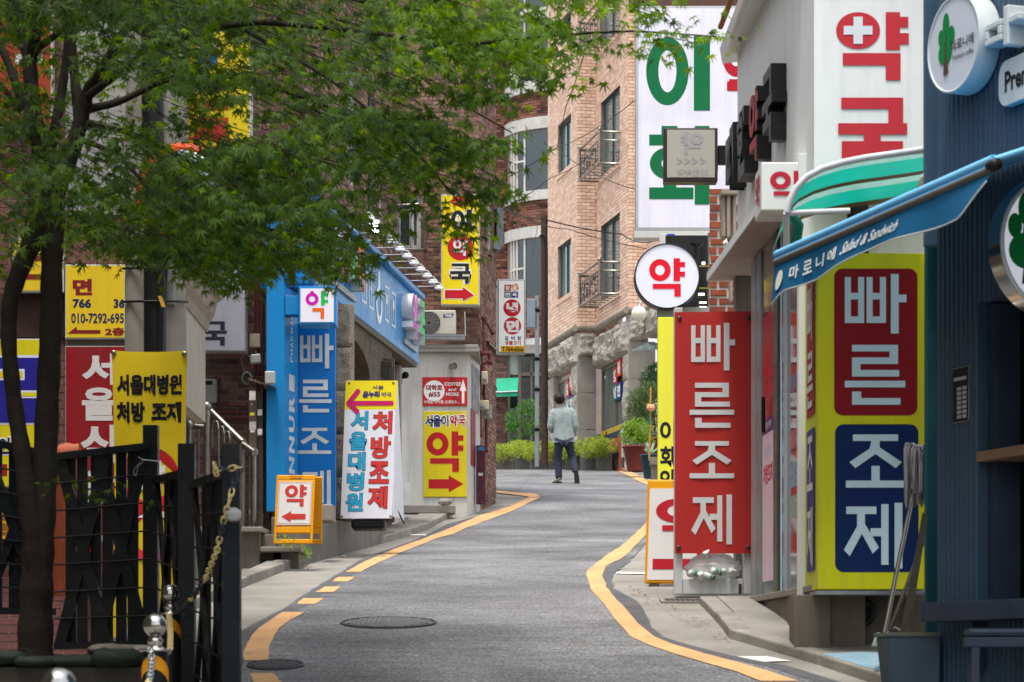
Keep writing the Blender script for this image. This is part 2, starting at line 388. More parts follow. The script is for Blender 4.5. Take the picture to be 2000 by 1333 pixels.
for x_ in ms:
    mm_ = nt.nodes.new('ShaderNodeMath'); mm_.operation = 'MULTIPLY'; nt.links.new(k_, mm_.inputs[0]); nt.links.new(x_, mm_.inputs[1]); k_ = mm_.outputs[0]
nt.links.new(src, vm.inputs[0]); nt.links.new(k_, vm.inputs['Scale']); nt.links.new(vm.outputs[0], b_.inputs['Base Color'])
m_line = M('road_paint_yellow', '#c99c6c', .75, var=.1, scale=4, bump=.3, bscale=80, stain=.25, speck=.14, scratch='#77736c')
m_white = M('road_paint_white', '#d9d8d2', .75, var=.1, stain=.2)
m_kerb = M('kerb_concrete', '#8d887f', .85, var=.2, scale=4, bump=.4, bscale=70, stain=.5, speck=.15)
m_soil = M('soil', '#2a241d', .95, var=.4, scale=6, bump=.8, bscale=30)

XS = [-300, -120, -40, -12, -6, -2.62, -2.6, -1.5, 0, 1.5, 3, 6, 12, 40, 120, 300]
YS = [2, 5, 8]+[8+.5*i for i in range(1, 110)]+[66, 72, 80, 100, 130, 160, 250, 380, 500]
mb = MB(); nx = len(XS)
def gy(X, Y): return min(gz(Y), .03) if (X < -2.61 and Y < 24.4) else gz(Y)
for Y in YS:
    for X in XS: mb.v.append(Vector((X, Y, gy(X, Y)-.006)))
for j in range(len(YS)-1):
    for i in range(nx-1): mb.f.append([j*nx+i, j*nx+i+1, (j+1)*nx+i+1, (j+1)*nx+i]); mb.sm.append(False)
structure(mb.build('ground', m_conc))

def px_strip(left, right, dz, n=26):
    """sheet lying on the street between two outlines given along their length"""
    def samp(pl):
        pts = [G(u, v) for u, v in pl]; out = []
        for i in range(len(pts)-1):
            k = max(2, int((pts[i+1]-pts[i]).length/.25))
            for t in range(k): out.append(pts[i].lerp(pts[i+1], t/k))
        out.append(pts[-1]); return out
    A, B = samp(left), samp(right)
    def at(pl, y):
        for i in range(len(pl)-1):
            if pl[i].y <= y <= pl[i+1].y or pl[i].y >= y >= pl[i+1].y:
                t = (y-pl[i].y)/((pl[i+1].y-pl[i].y) or 1); return pl[i].x+t*(pl[i+1].x-pl[i].x)
        return pl[0].x if abs(y-pl[0].y) < abs(y-pl[-1].y) else pl[-1].x
    y0, y1 = max(A[0].y, B[0].y), min(A[-1].y, B[-1].y)
    mb = MB(); ys = [y0+(y1-y0)*i/n for i in range(n+1)]
    for y in ys:
        z = gz(y)+dz; mb.v += [Vector((at(A, y)+RND.uniform(-.007, .007), y, z)), Vector((at(B, y)+RND.uniform(-.007, .007), y, z))]
    for i in range(n): mb.f.append([2*i, 2*i+1, 2*i+3, 2*i+2]); mb.sm.append(False)
    return mb
LA = [(380, 1420), (430, 1300), (469, 1234), (536, 1200), (565, 1183), (617, 1148), (668, 1117), (700, 1096), (737, 1081), (809, 1056), (872, 1025), (961, 1001), (1010, 986), (1046, 974)]
RA = [(1860, 1420), (1640, 1333), (1545, 1303), (1440, 1285), (1380, 1270), (1300, 1248), (1275, 1228), (1258, 1190), (1245, 1175), (1197, 1150), (1197, 1122), (1222, 1103), (1262, 1062), (1330, 1000), (1300, 963), (1240, 930), (1195, 915.4)]
# asphalt carriageway: one sheet from below the frame to past the crest
def edge_pts(pl): return [G(u, v) for u, v in pl]
Lp, Rp = edge_pts(LA), edge_pts(RA)
Lp += [Vector((-.05, 40.5, 0)), Vector((-.62, 42.2, 0)), Vector((-1.5, 44, 0)), Vector((-3.5, 50, 0)), Vector((-4, 57.6, 0))]
Rp += [Vector((2.6, 57.6, 0))]
Lp = [Vector((-1.75, 9, 0))]+Lp; Rp = [Vector((2.6, 9, 0))]+Rp
def xat(pl, y):
    for i in range(len(pl)-1):
        if pl[i].y <= y <= pl[i+1].y: return pl[i].x+(y-pl[i].y)/max(pl[i+1].y-pl[i].y, 1e-6)*(pl[i+1].x-pl[i].x)
    return pl[-1].x
mb = MB(); ys = [9+.25*i for i in range(195)]; ys = [y for y in ys if y <= 57.5]; K = 8
for y in ys:
    a, b = xat(Lp, y), xat(Rp, y); a += RND.uniform(-.014, .014); b += RND.uniform(-.014, .014)
    for k in range(K+1): mb.v.append(Vector((a+(b-a)*k/K, y, gz(y)+.004)))
for j in range(len(ys)-1):
    for k in range(K): q = j*(K+1)+k; mb.f.append([q, q+1, q+K+2, q+K+1]); mb.sm.append(False)
structure(mb.build('road', m_asph))
m_seal = M('fresh_asphalt', (.095, .095, .098), .8, var=.2, scale=3, bump=.6, bscale=70, speck=.35)
for pl, s_, y0_, y1_, lb in ((Lp, 1, 13.5, 40, 'dark newer asphalt strip along the left gutter'), (Rp, -1, 13.2, 24, 'dark newer asphalt strip along the right gutter')):
    q = MB(); y = y0_
    while y < y1_:
        a = xat(pl, y)+s_*.008; w_ = .13+RND.uniform(-.012, .012); q.v += [Vector((a, y, gz(y)+.0062)), Vector((a+s_*w_, y, gz(y)+.0062))]; y += .2
    q.f = [[2*i, 2*i+1, 2*i+3, 2*i+2] for i in range(len(q.v)//2-1)]; q.sm = [False]*len(q.f)
    o = structure(q.build('asphalt_strip', m_seal)); o['label'] = lb
def crack(pts, w):
    q = MB(); out = []
    for (u0, v0), (u1, v1) in zip(pts, pts[1:]):
        for k in range(6): t_ = k/6; out.append(G(u0+(u1-u0)*t_+RND.uniform(-5, 5), v0+(v1-v0)*t_+RND.uniform(-.6, .6)))
    for p in out: q.v += [Vector((p.x, p.y-w, gz(p.y)+.0055)), Vector((p.x+w*.4, p.y+w, gz(p.y+w)+.0055))]
    q.f = [[2*i, 2*i+1, 2*i+3, 2*i+2] for i in range(len(q.v)//2-1)]; q.sm = [False]*len(q.f)
    structure(q.build('road_crack', m_seal))
for pts, w in (([(960, 935), (1000, 928), (1030, 938), (1040, 920)], .02), ([(1010, 960), (1030, 940), (1060, 930)], .02), ([(1080, 986), (1140, 982), (1215, 976)], .016), ([(760, 1104), (900, 1098), (1040, 1101)], .006), ([(700, 1160), (900, 1152), (1120, 1158)], .004)): crack(pts, w)
LINES = [
 ([(476, 1298), (477, 1272), (496, 1237), (522, 1217), (550, 1198)], [(523, 1293), (527, 1260), (545, 1229), (571, 1211), (594, 1198)]),
 ([(579, 1182), (593, 1171)], [(616, 1182), (632, 1171)]),
 ([(617, 1159), (635, 1148)], [(651, 1159), (664, 1148)]),
 ([(649, 1138), (660, 1129)], [(680, 1138), (693, 1129)]),
 ([(674, 1119), (723, 1094), (775, 1072), (838, 1049), (881, 1032), (938, 1008), (1000, 989), (1034, 973)], [(706, 1119), (726, 1107), (795, 1076), (852, 1053), (881, 1046), (910, 1033), (1003, 998), (1057, 972)]),
 ([(500, 1345), (487, 1318)], [(558, 1345), (535, 1318)]),
 ([(1487, 1333), (1455, 1319), (1374, 1296), (1299, 1274), (1253, 1257), (1227, 1244), (1198, 1209), (1175, 1176), (1156, 1157), (1145, 1127), (1147, 1117), (1182, 1088), (1208, 1072), (1244, 1040), (1265, 1019), (1300, 990)], [(1580, 1340), (1559, 1333), (1481, 1306), (1390, 1283), (1309, 1259), (1279, 1246), (1250, 1225), (1227, 1199), (1200, 1170), (1185, 1150), (1177, 1127), (1182, 1108), (1214, 1092), (1240, 1069), (1265, 1040), (1330, 990)]),
 ([(1290, 961), (1270, 950), (1221, 927), (1192, 915.6)], [(1300, 955), (1270, 942), (1247, 930), (1210, 915.6)]),
]
LBL = ['yellow edge line beside the near manhole cover', 'nearest short yellow dash left of the road', 'middle short yellow dash left of the road', 'farthest short yellow dash left of the road', 'long solid yellow line along the left kerb', 'stub of yellow line at the bottom edge', 'long bent yellow line down the right side', 'short yellow line by the flower pots']
for (a, b), lb in zip(LINES, LBL):
    o = structure(px_strip(a, b, .009, 60 if len(a) > 5 else 14).build('road_marking', m_line)); o['label'] = lb
mb = px_strip([(1056, 972), (1049, 968.5), (1040, 966.5)], [(1058, 971.5), (1056, 968), (1050, 966)], .009, 3)
# the line turns back round the corner of the side lane
q = [G(1034, 973, .0085), G(1056, 971, .0085), G(1046, 965.5, .0085), G(1000, 962, .0085), G(958, 958, .0085), G(958, 962.5, .0085), G(1000, 967, .0085), G(1030, 971, .0085)]
structure(MB().poly(q).build('road_marking', m_line))
structure(MB().poly([G(1203, 1121, .003), G(1262, 1122, .003), G(1262, 1119, .003), G(1204, 1118, .003)]).build('road_marking', m_white))
structure(MB().poly([G(1432, 1283, .003), G(1480, 1294, .003), G(1545, 1292, .003), G(1500, 1283, .003)]).build('road_marking', m_white))
structure(MB().poly([G(798, 1046.5, .003), G(838, 1046.5, .003), G(840, 1044.5, .003), G(803, 1044.5, .003)]).build('road_marking', m_white))

# raised pavements with separate kerb stones
def pavement(front, back, h, lb, kname='kerb_stone', step=.62, mat=m_conc):
    fp = [G(u, v) for u, v in front]; pts = []
    for i in range(len(fp)-1):
        k = max(1, int((fp[i+1]-fp[i]).length/.3))
        for t in range(k): pts.append(fp[i].lerp(fp[i+1], t/k))
    pts.append(fp[-1])
    mb = MB(); n = len(pts)
    for p in pts:
        z = gz(p.y); bx = xat(back, p.y)
        s = 1 if bx > p.x else -1
        mb.v += [Vector((p.x+s*.13, p.y, z+h-.004)), Vector((bx, p.y, z+h-.004)), Vector((p.x+s*.13, p.y, z-.05)), Vector((bx, p.y, z-.05))]
    for i in range(n-1):
        a = 4*i; mb.f += [[a, a+1, a+5, a+4], [a, a+2, a+6, a+4]]; mb.sm += [False, False]
    root = structure(mb.build('pavement', mat)); root['label'] = lb
    i = 0; d = 0; start = pts[0]
    segs = []; acc = [pts[0]]
    for i in range(1, n):
        acc.append(pts[i]); L = sum((acc[k+1]-acc[k]).length for k in range(len(acc)-1))
        if L >= step: segs.append(acc); acc = [pts[i]]
    if len(acc) > 1: segs.append(acc)
    for sg in segs:
        p, q = sg[0], sg[-1]; s = 1 if xat(back, p.y) > p.x else -1
        e = (q-p).normalized()*.006; p2, q2 = p+e, q-e; dz = RND.uniform(-.008, .008)
        m = MB().hexa([Vector((x, y, z)) for c in (0, 1) for z_ in (0, 1) for (x, y, z) in ((lambda w, zz: ((w.x+s*.13*c, w.y, gz(w.y)+(h+dz if zz else -.06))))(w, z_) for w in (p2, q2))])
        m.build(kname, m_kerb, root, bevel=.012)
    return root
pavement([(330, 1215), (440, 1163), (470, 1149), (560, 1113), (640, 1088), (700, 1072), (760, 1058), (830, 1036), (880, 1010), (908, 999)], [Vector((-2.6, 14, 0)), Vector((-2.3, 20, 0)), Vector((-2.2, 23, 0)), Vector((-1.3, 31, 0)), Vector((-.9, 36, 0))], .075, 'pale concrete pavement strip along the left shop fronts')
pavement([(1740, 1345), (1600, 1298), (1500, 1268), (1424, 1246), (1392, 1205), (1366, 1179)], [Vector((2.6, 12, 0)), Vector((2.3, 15, 0)), Vector((1.95, 16, 0)), Vector((1.83, 19.5, 0))], .06, 'narrow raised concrete pavement below the pharmacy on the right', step=.8)

# manhole covers set in rings
m_iron = M('cast_iron', '#6f6f70', .6, metal=.15, var=.2, scale=30, bump=.6, bscale=120, stain=.3)
m_iron2 = M('cast_iron_dark', '#4a4a4b', .6, metal=.2, var=.2, scale=30, bump=.5, bscale=90, stain=.3)
def manhole(u, v, wpx, lb, mat, grid):
    p = G(u, v); r = wpx/2/F*p.y; e = .05
    sl_ = (gz(p.y+.4)-gz(p.y-.4))/.8; fr = Fr(p+Vector((0, 0, .006)), (1, 0, 0), (0, 1, sl_))
    t = thing('manhole_cover', lb, 'manhole cover', p)
    mb = MB(); nn = 40
    prof = [(r, .0), (r, .014), (r*.95, .018), (r*.95, .004)]
    mb.lathe(p, prof, nn, fr.n, False, False); mb.build('rim', m_iron2, t)
    mb = MB(); mb.lathe(p, [(0, .012), (r*.92, .012), (r*.93, .0)], nn, fr.n, False, False)
    mb.build('cover', mat, t)
    mb = MB(); g = grid
    for i in range(-g, g+1):
        for j in range(-g, g+1):
            a, b = i*r*.9/g, j*r*.9/g
            if math.hypot(a, b) < r*.86: w = r*.36/g; mb.box(fr, a-w, a+w, b-w, b+w, .005, .012)
    mb.build('tread_stud', mat, t, kind='stuff')
def drain(u, v, w, lb, ang):
    p = G(u, v, .012); t = thing('drain_grate', lb, 'drain', p); fr = Fr(p, (1, ang, 0), (-ang, 1, (gz(p.y+.3)-gz(p.y-.3))/.6)); q = MB()
    for a0, a1, b0, b1 in ((0, w, 0, .03), (0, w, .27, .3), (0, .03, .03, .27), (w-.03, w, .03, .27)): q.box(fr, a0, a1, b0, b1, -.02, 0)
    q.build('frame', m_kerb, t)
    n = int(w/.035)
    for i in range(1, n): q = MB(); q.box(fr, w*i/n-.006, w*i/n+.006, .031, .269, -.02, -.003); q.build('bar', M('drain_iron', '#55565a', .5, metal=.5, var=.2), t)
    MB().box(fr, .03, w-.03, .03, .27, -.03, -.021).build('pit', m_seal, t)
drain(668, 1089, .42, 'long metal drain grate across the left gutter', .02); drain(1292, 1178, .36, 'metal drain grate below the red banner frame', .0)
manhole(759, 1219, 188, 'wide round manhole cover in the middle of the road', m_iron, 9)
manhole(538, 1302, 112, 'small dark manhole cover at the left road edge', m_iron2, 7)

m_stone = M('field_stone', '#8d8880', .9, var=.25, scale=9, bump=1, bscale=25, speck=.2)

# ---------------------------------------------------------------- dark brick building above the blue pharmacy
m_bk = M('brown_brick', '#6f5046', .85, col2='#8c6a5c', var=.1, island=.3, bump=.5, bscale=70, stain=.25)
m_bkd = M('dark_brown_brick', '#4c3632', .85, col2='#664a42', var=.1, island=.25, bump=.5, bscale=70, stain=.3)
m_mort = M('mortar_grey', '#8d8078', .95, var=.15, scale=6, bump=.4, stain=.3)
m_gran = M('grey_granite', '#8b867e', .75, var=.12, scale=3, speck=.35, bscale=70, bump=.15, stain=.25)
m_roughst = M('rough_stone', '#8f8578', .9, var=.25, scale=5, bump=1, bscale=22, speck=.25, stain=.3)
m_alu = M('white_window_frame', '#c9c8c2', .5, var=.06, stain=.15)
m_pipe = M('maroon_pipe', '#5a2a2c', .5, var=.15, scale=12)
m_gal = M('galvanised_steel', '#8f9294', .4, metal=.8, var=.1, scale=12)
m_ss = M('stainless_steel', '#8d8880', .33, metal=1, var=.08, scale=10)
m_grey = M('grey_plastic', '#8c8c88', .5, var=.08)
m_beige = M('beige_plastic', '#b7ac92', .5, var=.1, stain=.2)
m_black = M('black_plastic', '#161617', .45, var=.1)
m_dark = M('dark_interior', '#15130f', .9, var=.2)

B1 = thing('brick_building', 'dark brown brick block rising above the blue pharmacy', 'building', (-2.5, 26, 1.1))
f1 = Fr((-3.6, 25.5, .9), (1, 0, 0)); L1 = 3.6-2.16; H1 = 7.2
mb = MB(); panel(mb, f1, L1, H1, []); 
s1 = Fr((-2.16, 25.5, .9), (.12, 1, 0)); LS = 5.3
def wl_(fr, px, c=0):  # metres on a wall from a pixel rectangle
    a0, b0 = fr.hit(px[0], px[3], c); a1, b1 = fr.hit(px[2], px[1], c); 
    return (a0, b0, a1, b1)
hs1 = [(2.2, 4.6, 2.85, 6.0), (3.55, 4.35, 4.0, 6.0), (4.35, 4.4, 4.75, 6.1)]
panel(mb, s1, LS, H1, hs1)
mb.build('wall', m_mort, B1)
brick_wall(B1, f1, L1, H1, .158, .0635, m_bkd, [], 150, [(390, 0, 530, 1010), (490, 0, 620, 340)])
brick_wall(B1, s1, LS, H1, .158, .0635, m_bk, hs1, 150, [(600, 300, 780, 520)])
for i, h in enumerate(hs1): window(B1, s1, None, -.05, ('#c9c8c2', '#2f4a48', '#c9c8c2')[i], .045, (.5,), (), '#39474a', rect=h)
# brick pier that ends the side wall
pr = Fr((-1.67, 30.85, 4.3), (1, 0, 0)); mb = MB(); panel(mb, pr, .2, H1-3.4, []); panel(mb, Fr((-1.47, 30.85, 4.3), (-.06, 1, 0)), 3.2, H1-3.4, []); mb.build('pier', m_mort, B1)
brick_wall(B1, pr, .2, H1-3.4, .2, .0635, m_bk, [], 60, [(740, 300, 790, 520)])
brick_wall(B1, Fr((-1.47, 30.85, 4.3), (-.06, 1, 0)), .4, H1-3.4, .158, .0635, m_bk)
MB().box(f1, -2, L1, H1, H1+.2, -6, .05).build('roof', m_conc, B1)

# second brick block with the yellow pharmacy sign
B2 = thing('brick_building', 'red brown brick block behind the white annex', 'building', (-1, 34, 2.1))
f2 = Fr((-2.0, 34, 1.95), (1, 0, 0)); L2 = 2.0-.468; H2 = 8.4
w2 = (wl_(f2, (774, 380, 822, 487)),)
h2 = [w2[0]]
mb = MB(); panel(mb, f2, L2, H2, h2)
s2 = Fr((-.468, 34, 1.95), (.12, 1, 0)); LS2 = 1.9
hw = [(1.5, wl_(f2, (0, 530, 10, 465))[1]-.02, 2.25, wl_(f2, (0, 530, 10, 465))[1]+.85), (.9, 6.2, 2.0, 7.6)]
hw = [(.9, 4.0, 1.6, 4.9), (.7, 6.2, 1.6, 7.6)]
panel(mb, s2, LS2, H2, hw); panel(mb, Fr(s2.pt(LS2, 0, 0), (-.6, 1, 0)), 4, H2, [])
mb.build('wall', m_mort, B2)
brick_wall(B2, f2, L2, H2, .15, .0575, m_bk, h2, 200, [(770, 380, 940, 680), (820, 100, 960, 330)])
brick_wall(B2, s2, LS2, H2, .15, .0575, m_bk, hw, 100, [(930, 560, 985, 980)])
window(B2, f2, None, -.05, '#c9c8c2', .06, (.62,), (), '#38454a', rect=h2[0])
for h in hw: window(B2, s2, None, -.05, '#c9c8c2', .05, (.5,), (), '#5a676a', rect=h)
MB().box(f2, 0, L2+.6, H2, H2+.2, -6, .05).build('roof', m_conc, B2)
# window rail with its scroll panel
t = thing('window_rail', 'steel safety rail with square scroll panel outside a white framed window', 'window rail', f2.pt(.3, 4.9, .1))
mb = MB(); a0, b0 = f2.hit(776, 488, .12); a1, b1 = f2.hit(831, 412, .12)
for z in (b0, b1): mb.tube([f2.pt(a0-.2, z, .14), f2.pt(a1-.03, z, .14), f2.pt(a1, z, .1), f2.pt(a1, z, 0)], .016, 8)
mb.tube([f2.pt(a1-.01, b0, .13), f2.pt(a1-.01, b1, .13)], .014, 8)
mb.tube([f2.pt(a0-.2, b1+.06, .14), f2.pt(a0+.3, b1+.085, .14)], .02, 8)
mb.build('rail', m_ss, t)
mb = MB()
for i in range(4): mb.tube([f2.pt(a0-.15+i*.17, b0, .135), f2.pt(a0-.15+i*.17, b1, .135)], .007, 6)
mb.build('bar', m_ss, t, kind='stuff')
mb = MB()
for j in range(3):
    z = b0+.06+j*.17
    for k in (.03, .06):
        q = [f2.pt(a0+.02+k, z+k, .136), f2.pt(a0+.16-k*.4, z+k, .136), f2.pt(a0+.16-k*.4, z+.15-k*.6, .136), f2.pt(a0+.02+k, z+.15-k*.6, .136), f2.pt(a0+.02+k, z+k, .136)]
        mb.tube(q, .006, 5)
mb.build('scroll_panel', m_black, t)

# ---------------------------------------------------------------- blue pharmacy
m_blue = M('blue_cladding', '#0f80c0', .4, var=.05, scale=2, streak=.18, coat=.15)
m_blue2 = M('blue_sign_face', '#0a63ad', .45, var=.05, scale=2, emit=.04)
m_dblue = M('blue_cladding_trim', '#0b6aa6', .4, var=.06)
m_soffit = M('grey_soffit', '#5f5a52', .8, var=.12, stain=.3)
PH = thing('pharmacy_front', 'blue clad pharmacy shop front with long fascia and stone piers', 'shop front', (-1.7, 26, 1.3))
fs = Fr((-1.916, 23.5, 0), (.12, 1, 0)); LF = 6.42; zb, zt = 3.66, 4.46
mb = MB(); mb.box(fs, 0, LF, zb, zt, -.55, 0); mb.build('fascia', m_blue, PH, bevel=.01)
mb = MB(); mb.box(fs, -.05, LF+.05, zt+.002, zt+.06, -.57, .07); mb.build('fascia_coping', m_blue, PH, bevel=.01)
mb = MB(); mb.box(fs, .01, LF-.01, zb-.03, zb-.002, -.54, -.01); mb.build('fascia_soffit', m_dblue, PH)
fp = face_cam(520, 930, 23.3); d = (555-520)/F*23.3
mb = MB(); mb.box(Fr(P(520, 1000, 23.3), (1, 0, 0)), 0, d, 0, (1000-480)/F*23.3+.3, -.5, 0); mb.build('corner_post', m_blue, PH, bevel=.008)
fpost = Fr((P(555, 1000, 23.3).x, 23.3, 0), (.0, 1, 0))
mb = MB()
fpp = Fr(P(555, 930, 23.3)+Vector((.002, 0, 0)), (.3, 1, 0)); fpp = Fr((P(555, 930, 23.3).x+.004, 23.31, P(0, 930, 23.3).z), (.22, 1, 0))
MB().box(fpp, 0, .42, 0, (930-560)/F*23.3, -.05, 0).build('post_side_panel', m_blue, PH)
mb = MB()
def vert_latin(mb, fr, s, a0, a1, b0, step, c, off=.03, up=1):
    for i, ch in enumerate(s): # letters turned to read upwards
        v, f = text_geo(ch, off)
        w = step*.8
        vs = [fr.pt(a1-(a1-a0)*y, b0+i*step+w*x, c) for x, y in v]; mb.add(vs, f)
vert_latin(mb, fpp, 'ONNURI'[::1], .12, .3, -.16, .2, .004, .05); vert_latin(mb, fpp, 'PHARMACY', .17, .25, 1.12, .07, .004, .02)
mb.build('lettering', M('silver_letters', '#c9cfd2', .35, metal=.2), PH)
# stone piers of the entrance
def rough_block(mb, fr, a0, a1, b0, b1, c0, c1, amp=.03, n=5, seed=0):
    """a split-faced stone: bulging front broken by coarse and fine relief"""
    from mathutils import noise as N
    g = []; st = max(.03, max(a1-a0, b1-b0)/26)
    na = max(3, min(26, int((a1-a0)/st))); nb = max(3, min(26, int((b1-b0)/st)))
    for j in range(nb+1):
        for i in range(na+1):
            x, y = i/na, j/nb; e = min(1, min(x, 1-x, y, 1-y)*7)
            p = Vector((a0+(a1-a0)*x, b0+(b1-b0)*y, seed*3.7))
            h = N.fractal(p*3.2, 1, 2.1, 4)*.9+abs(N.noise(p*7))*.7
            g.append(fr.pt(p.x, p.y, c1-amp+amp*(.75*e**.5+h*.55*(.35+.65*e))))
    fcs = [(j*(na+1)+i, j*(na+1)+i+1, (j+1)*(na+1)+i+1, (j+1)*(na+1)+i) for j in range(nb) for i in range(na)]
    mb.add(g, fcs)
    rim = [i for i in range(na+1)]+[j*(na+1)+na for j in range(1, nb+1)]+[nb*(na+1)+i for i in range(na-1, -1, -1)]+[j*(na+1) for j in range(nb-1, 0, -1)]
    k = len(rim); back = []
    for q in rim: v = g[q]; back.append(v-fr.n*((v-fr.o).dot(fr.n)-c0))
    mb.add([g[q] for q in rim]+back, [(i, (i+1) % k, k+(i+1) % k, k+i) for i in range(k)])
    return mb
se = Fr((-1.84, 24.1, 0), (.12, 1, 0))
fe = face_cam(652, 1010, 24.6)
z0 = 1.15
mb = MB()
for i in range(5):
    b = P(0, 1015, 24.6).z+i*.46; m_ = MB(); rough_block(m_, Fr(P(652, 1015, 24.6), (1, 0, 0)), 0, .19, i*.44+.004, i*.44+.436, -.3, 0, .035, seed=i); m_.build('stone_block', m_roughst, PH)
mb = MB(); ff = Fr(P(684, 1000, 25.2), (1, 0, 0)); 
# recessed entrance: arch lintel, dark hall and inner pier
Yb = 27.2
def bxp(u0, v0, u1, v1, Y, dep, name, m, par, bev=.004, lab=None):
    f = Fr(P(u0, v1, Y), (1, 0, 0)); q = MB(); q.box(f, 0, (u1-u0)/F*Y, 0, (v1-v0)/F*Y, -dep, 0); return q.build(name, m, par, lab, bevel=bev)
fa = Fr(P(684, 760, 25.4), (.12, 1, 0)); q = []
Rr = 14
arch = [(0, 1.0), (0, .62)]+[(.62*math.sin(t/10*math.pi/2)*1.9, .62-.38*(1-math.cos(t/10*math.pi/2))) for t in range(1, 11)]+[(2.6, .24), (2.6, 1.0)]
arch = [(a, b*.9) for a, b in arch]
mb = MB(); mb.prism(fa, arch[::-1][:: -1], -.3, 0); mb.build('arch_lintel', M('dark_rough_stone', '#5f564b', .9, var=.3, scale=6, bump=1, bscale=22, speck=.25, stain=.35), PH)
bxp(684, 700, 770, 1020, 27.4, .1, 'entrance_back_wall', M('brown_granite', '#4d433a', .5, var=.2, speck=.3), PH)
bxp(717, 715, 762, 1010, 27.25, .05, 'inner_door', M('dark_glass', '#14181a', .08, spec=.7), PH)
bxp(712, 706, 766, 716, 27.24, .08, 'inner_door_head', M('bronze_metal', '#4a3f35', .4, metal=.6), PH)
for i in range(5):
    m_ = MB(); rough_block(m_, Fr(P(768, 1005, 29.0), (1, 0, 0)), 0, .085, i*.36+.003, i*.36+.357, -.35, 0, .01, seed=20+i); m_.build('stone_block', m_gran, PH)
MB().box(Fr((-1.66, 25.3, 3.58), (.12, 1, 0)), 0, 4.3, 0, .06, -.9, -.02).build('entrance_soffit', m_soffit, PH)
# lit cube sign and vertical sign
CS = thing('cube_sign', 'small lit white square pharmacy sign in a blue case on a bracket', 'sign', P(620, 600, 23.2))
fc = face_cam(583, 634, 23.2); wd = (656-583)/F*23.2; hd = (634-560)/F*23.2
MB().box(fc, 0, wd, 0, hd, -.3, 0).build('case', m_blue, CS, bevel=.006)
MB().box(fc, .02, wd-.02, .022, hd-.02, .0015, .006).build('lit_face', M('lit_white', '#d6d2dc', .4, var=.02, emit=.1), CS)
mb = MB(); a = lambda u, v: fc.hit(u, v, .008)
pxdisc_ = lambda: 0
x0, y0 = a(597, 597); x1, y1 = a(622, 572)
mb.ring(fc, (x0+x1)/2, (y0+y1)/2, (x1-x0)/2, (y1-y0)/2, (x1-x0)*.24, (y1-y0)*.24, .009); pxrect(mb, fc, (606, 569, 613, 574), .0095); mb.build('lettering', INK('#c414a8'), CS)
mb = MB(); pxrect(mb, fc, (627, 569, 634, 597), .009); pxrect(mb, fc, (634, 573, 641, 579), .009); pxrect(mb, fc, (634, 586, 641, 592), .009); mb.build('lettering', INK('#12b84e'), CS)
mb = MB(); pxrect(mb, fc, (610, 602, 633, 609), .009); pxrect(mb, fc, (626, 609, 633, 623), .009); mb.build('lettering', INK('#e8651c'), CS)
bxp(557, 578, 583, 615, 23.3, .2, 'bracket', m_blue, CS)
VS = thing('vertical_sign', 'tall blue vertical sign with four silver syllables left of the entrance', 'sign', P(617, 990, 23.8))
fv = face_cam(580, 990, 23.8); wd = (655-580)/F*23.8; hd = (990-633)/F*23.8
MB().box(fv, 0, wd, 0, hd, -.12, 0).build('board', m_blue2, VS, bevel=.005)
mb = MB()
for ch, px in (('빠', (586, 653, 650, 720)), ('른', (584, 742, 648, 806)), ('조', (582, 836, 647, 888)), ('제', (588, 920, 648, 984))): glyph(mb, fv, ch, px, .004)
mb.build('lettering', M('silver_letters', '#c9cfd2', .35, metal=.2), VS)
bxp(607, 633, 640, 640, 23.79, .03, 'lamp_grille', m_gal, VS)
bxp(556, 640, 579, 1000, 24.0, .05, 'door_pane', M('dark_glass', '#14181a', .08, spec=.7), PH)
for u in (557, 568): bxp(u, 640, u+4, 1000, 23.96, .03, 'door_frame', m_black, PH)
# pictograms and the long drop shaped mark on the fascia
mb = MB()
def onf(a, b): return fs.pt(a, b, .004)
for a in (2.5, 2.95, 3.95, 4.4):
    w, h, e = .28, .4, .025; b = 3.86
    for q in ((a, a+w, b, b+e), (a, a+w, b+h-e, b+h), (a, a+e, b+e, b+h-e), (a+w-e, a+w, b+e, b+h-e)): mb.poly([onf(q[0], q[2]), onf(q[1], q[2]), onf(q[1], q[3]), onf(q[0], q[3])])
    k = a+w/2; mb.poly([onf(k-.06, b+.2), onf(k+.06, b+.2), onf(k+.06, b+.31), onf(k-.06, b+.31)]); mb.poly([onf(k-.015, b+.07), onf(k+.015, b+.07), onf(k+.015, b+.2), onf(k-.015, b+.2)])
mb.ring(fs, 3.58, 3.98, .2, .22, .12, .13, .0045); mb.poly([onf(3.5, 4.19), onf(3.66, 4.19), onf(3.61, 4.4), onf(3.55, 4.4)])
mb.build('pictogram', M('fascia_white', '#dfe6ea', .5, var=.04), PH)
mb = MB(); text(mb, fs, '서울', None, .01, .04, rect=(.32, 3.98, .62, 4.1)); mb.build('lettering', M('fascia_white', '#dfe6ea'), PH)
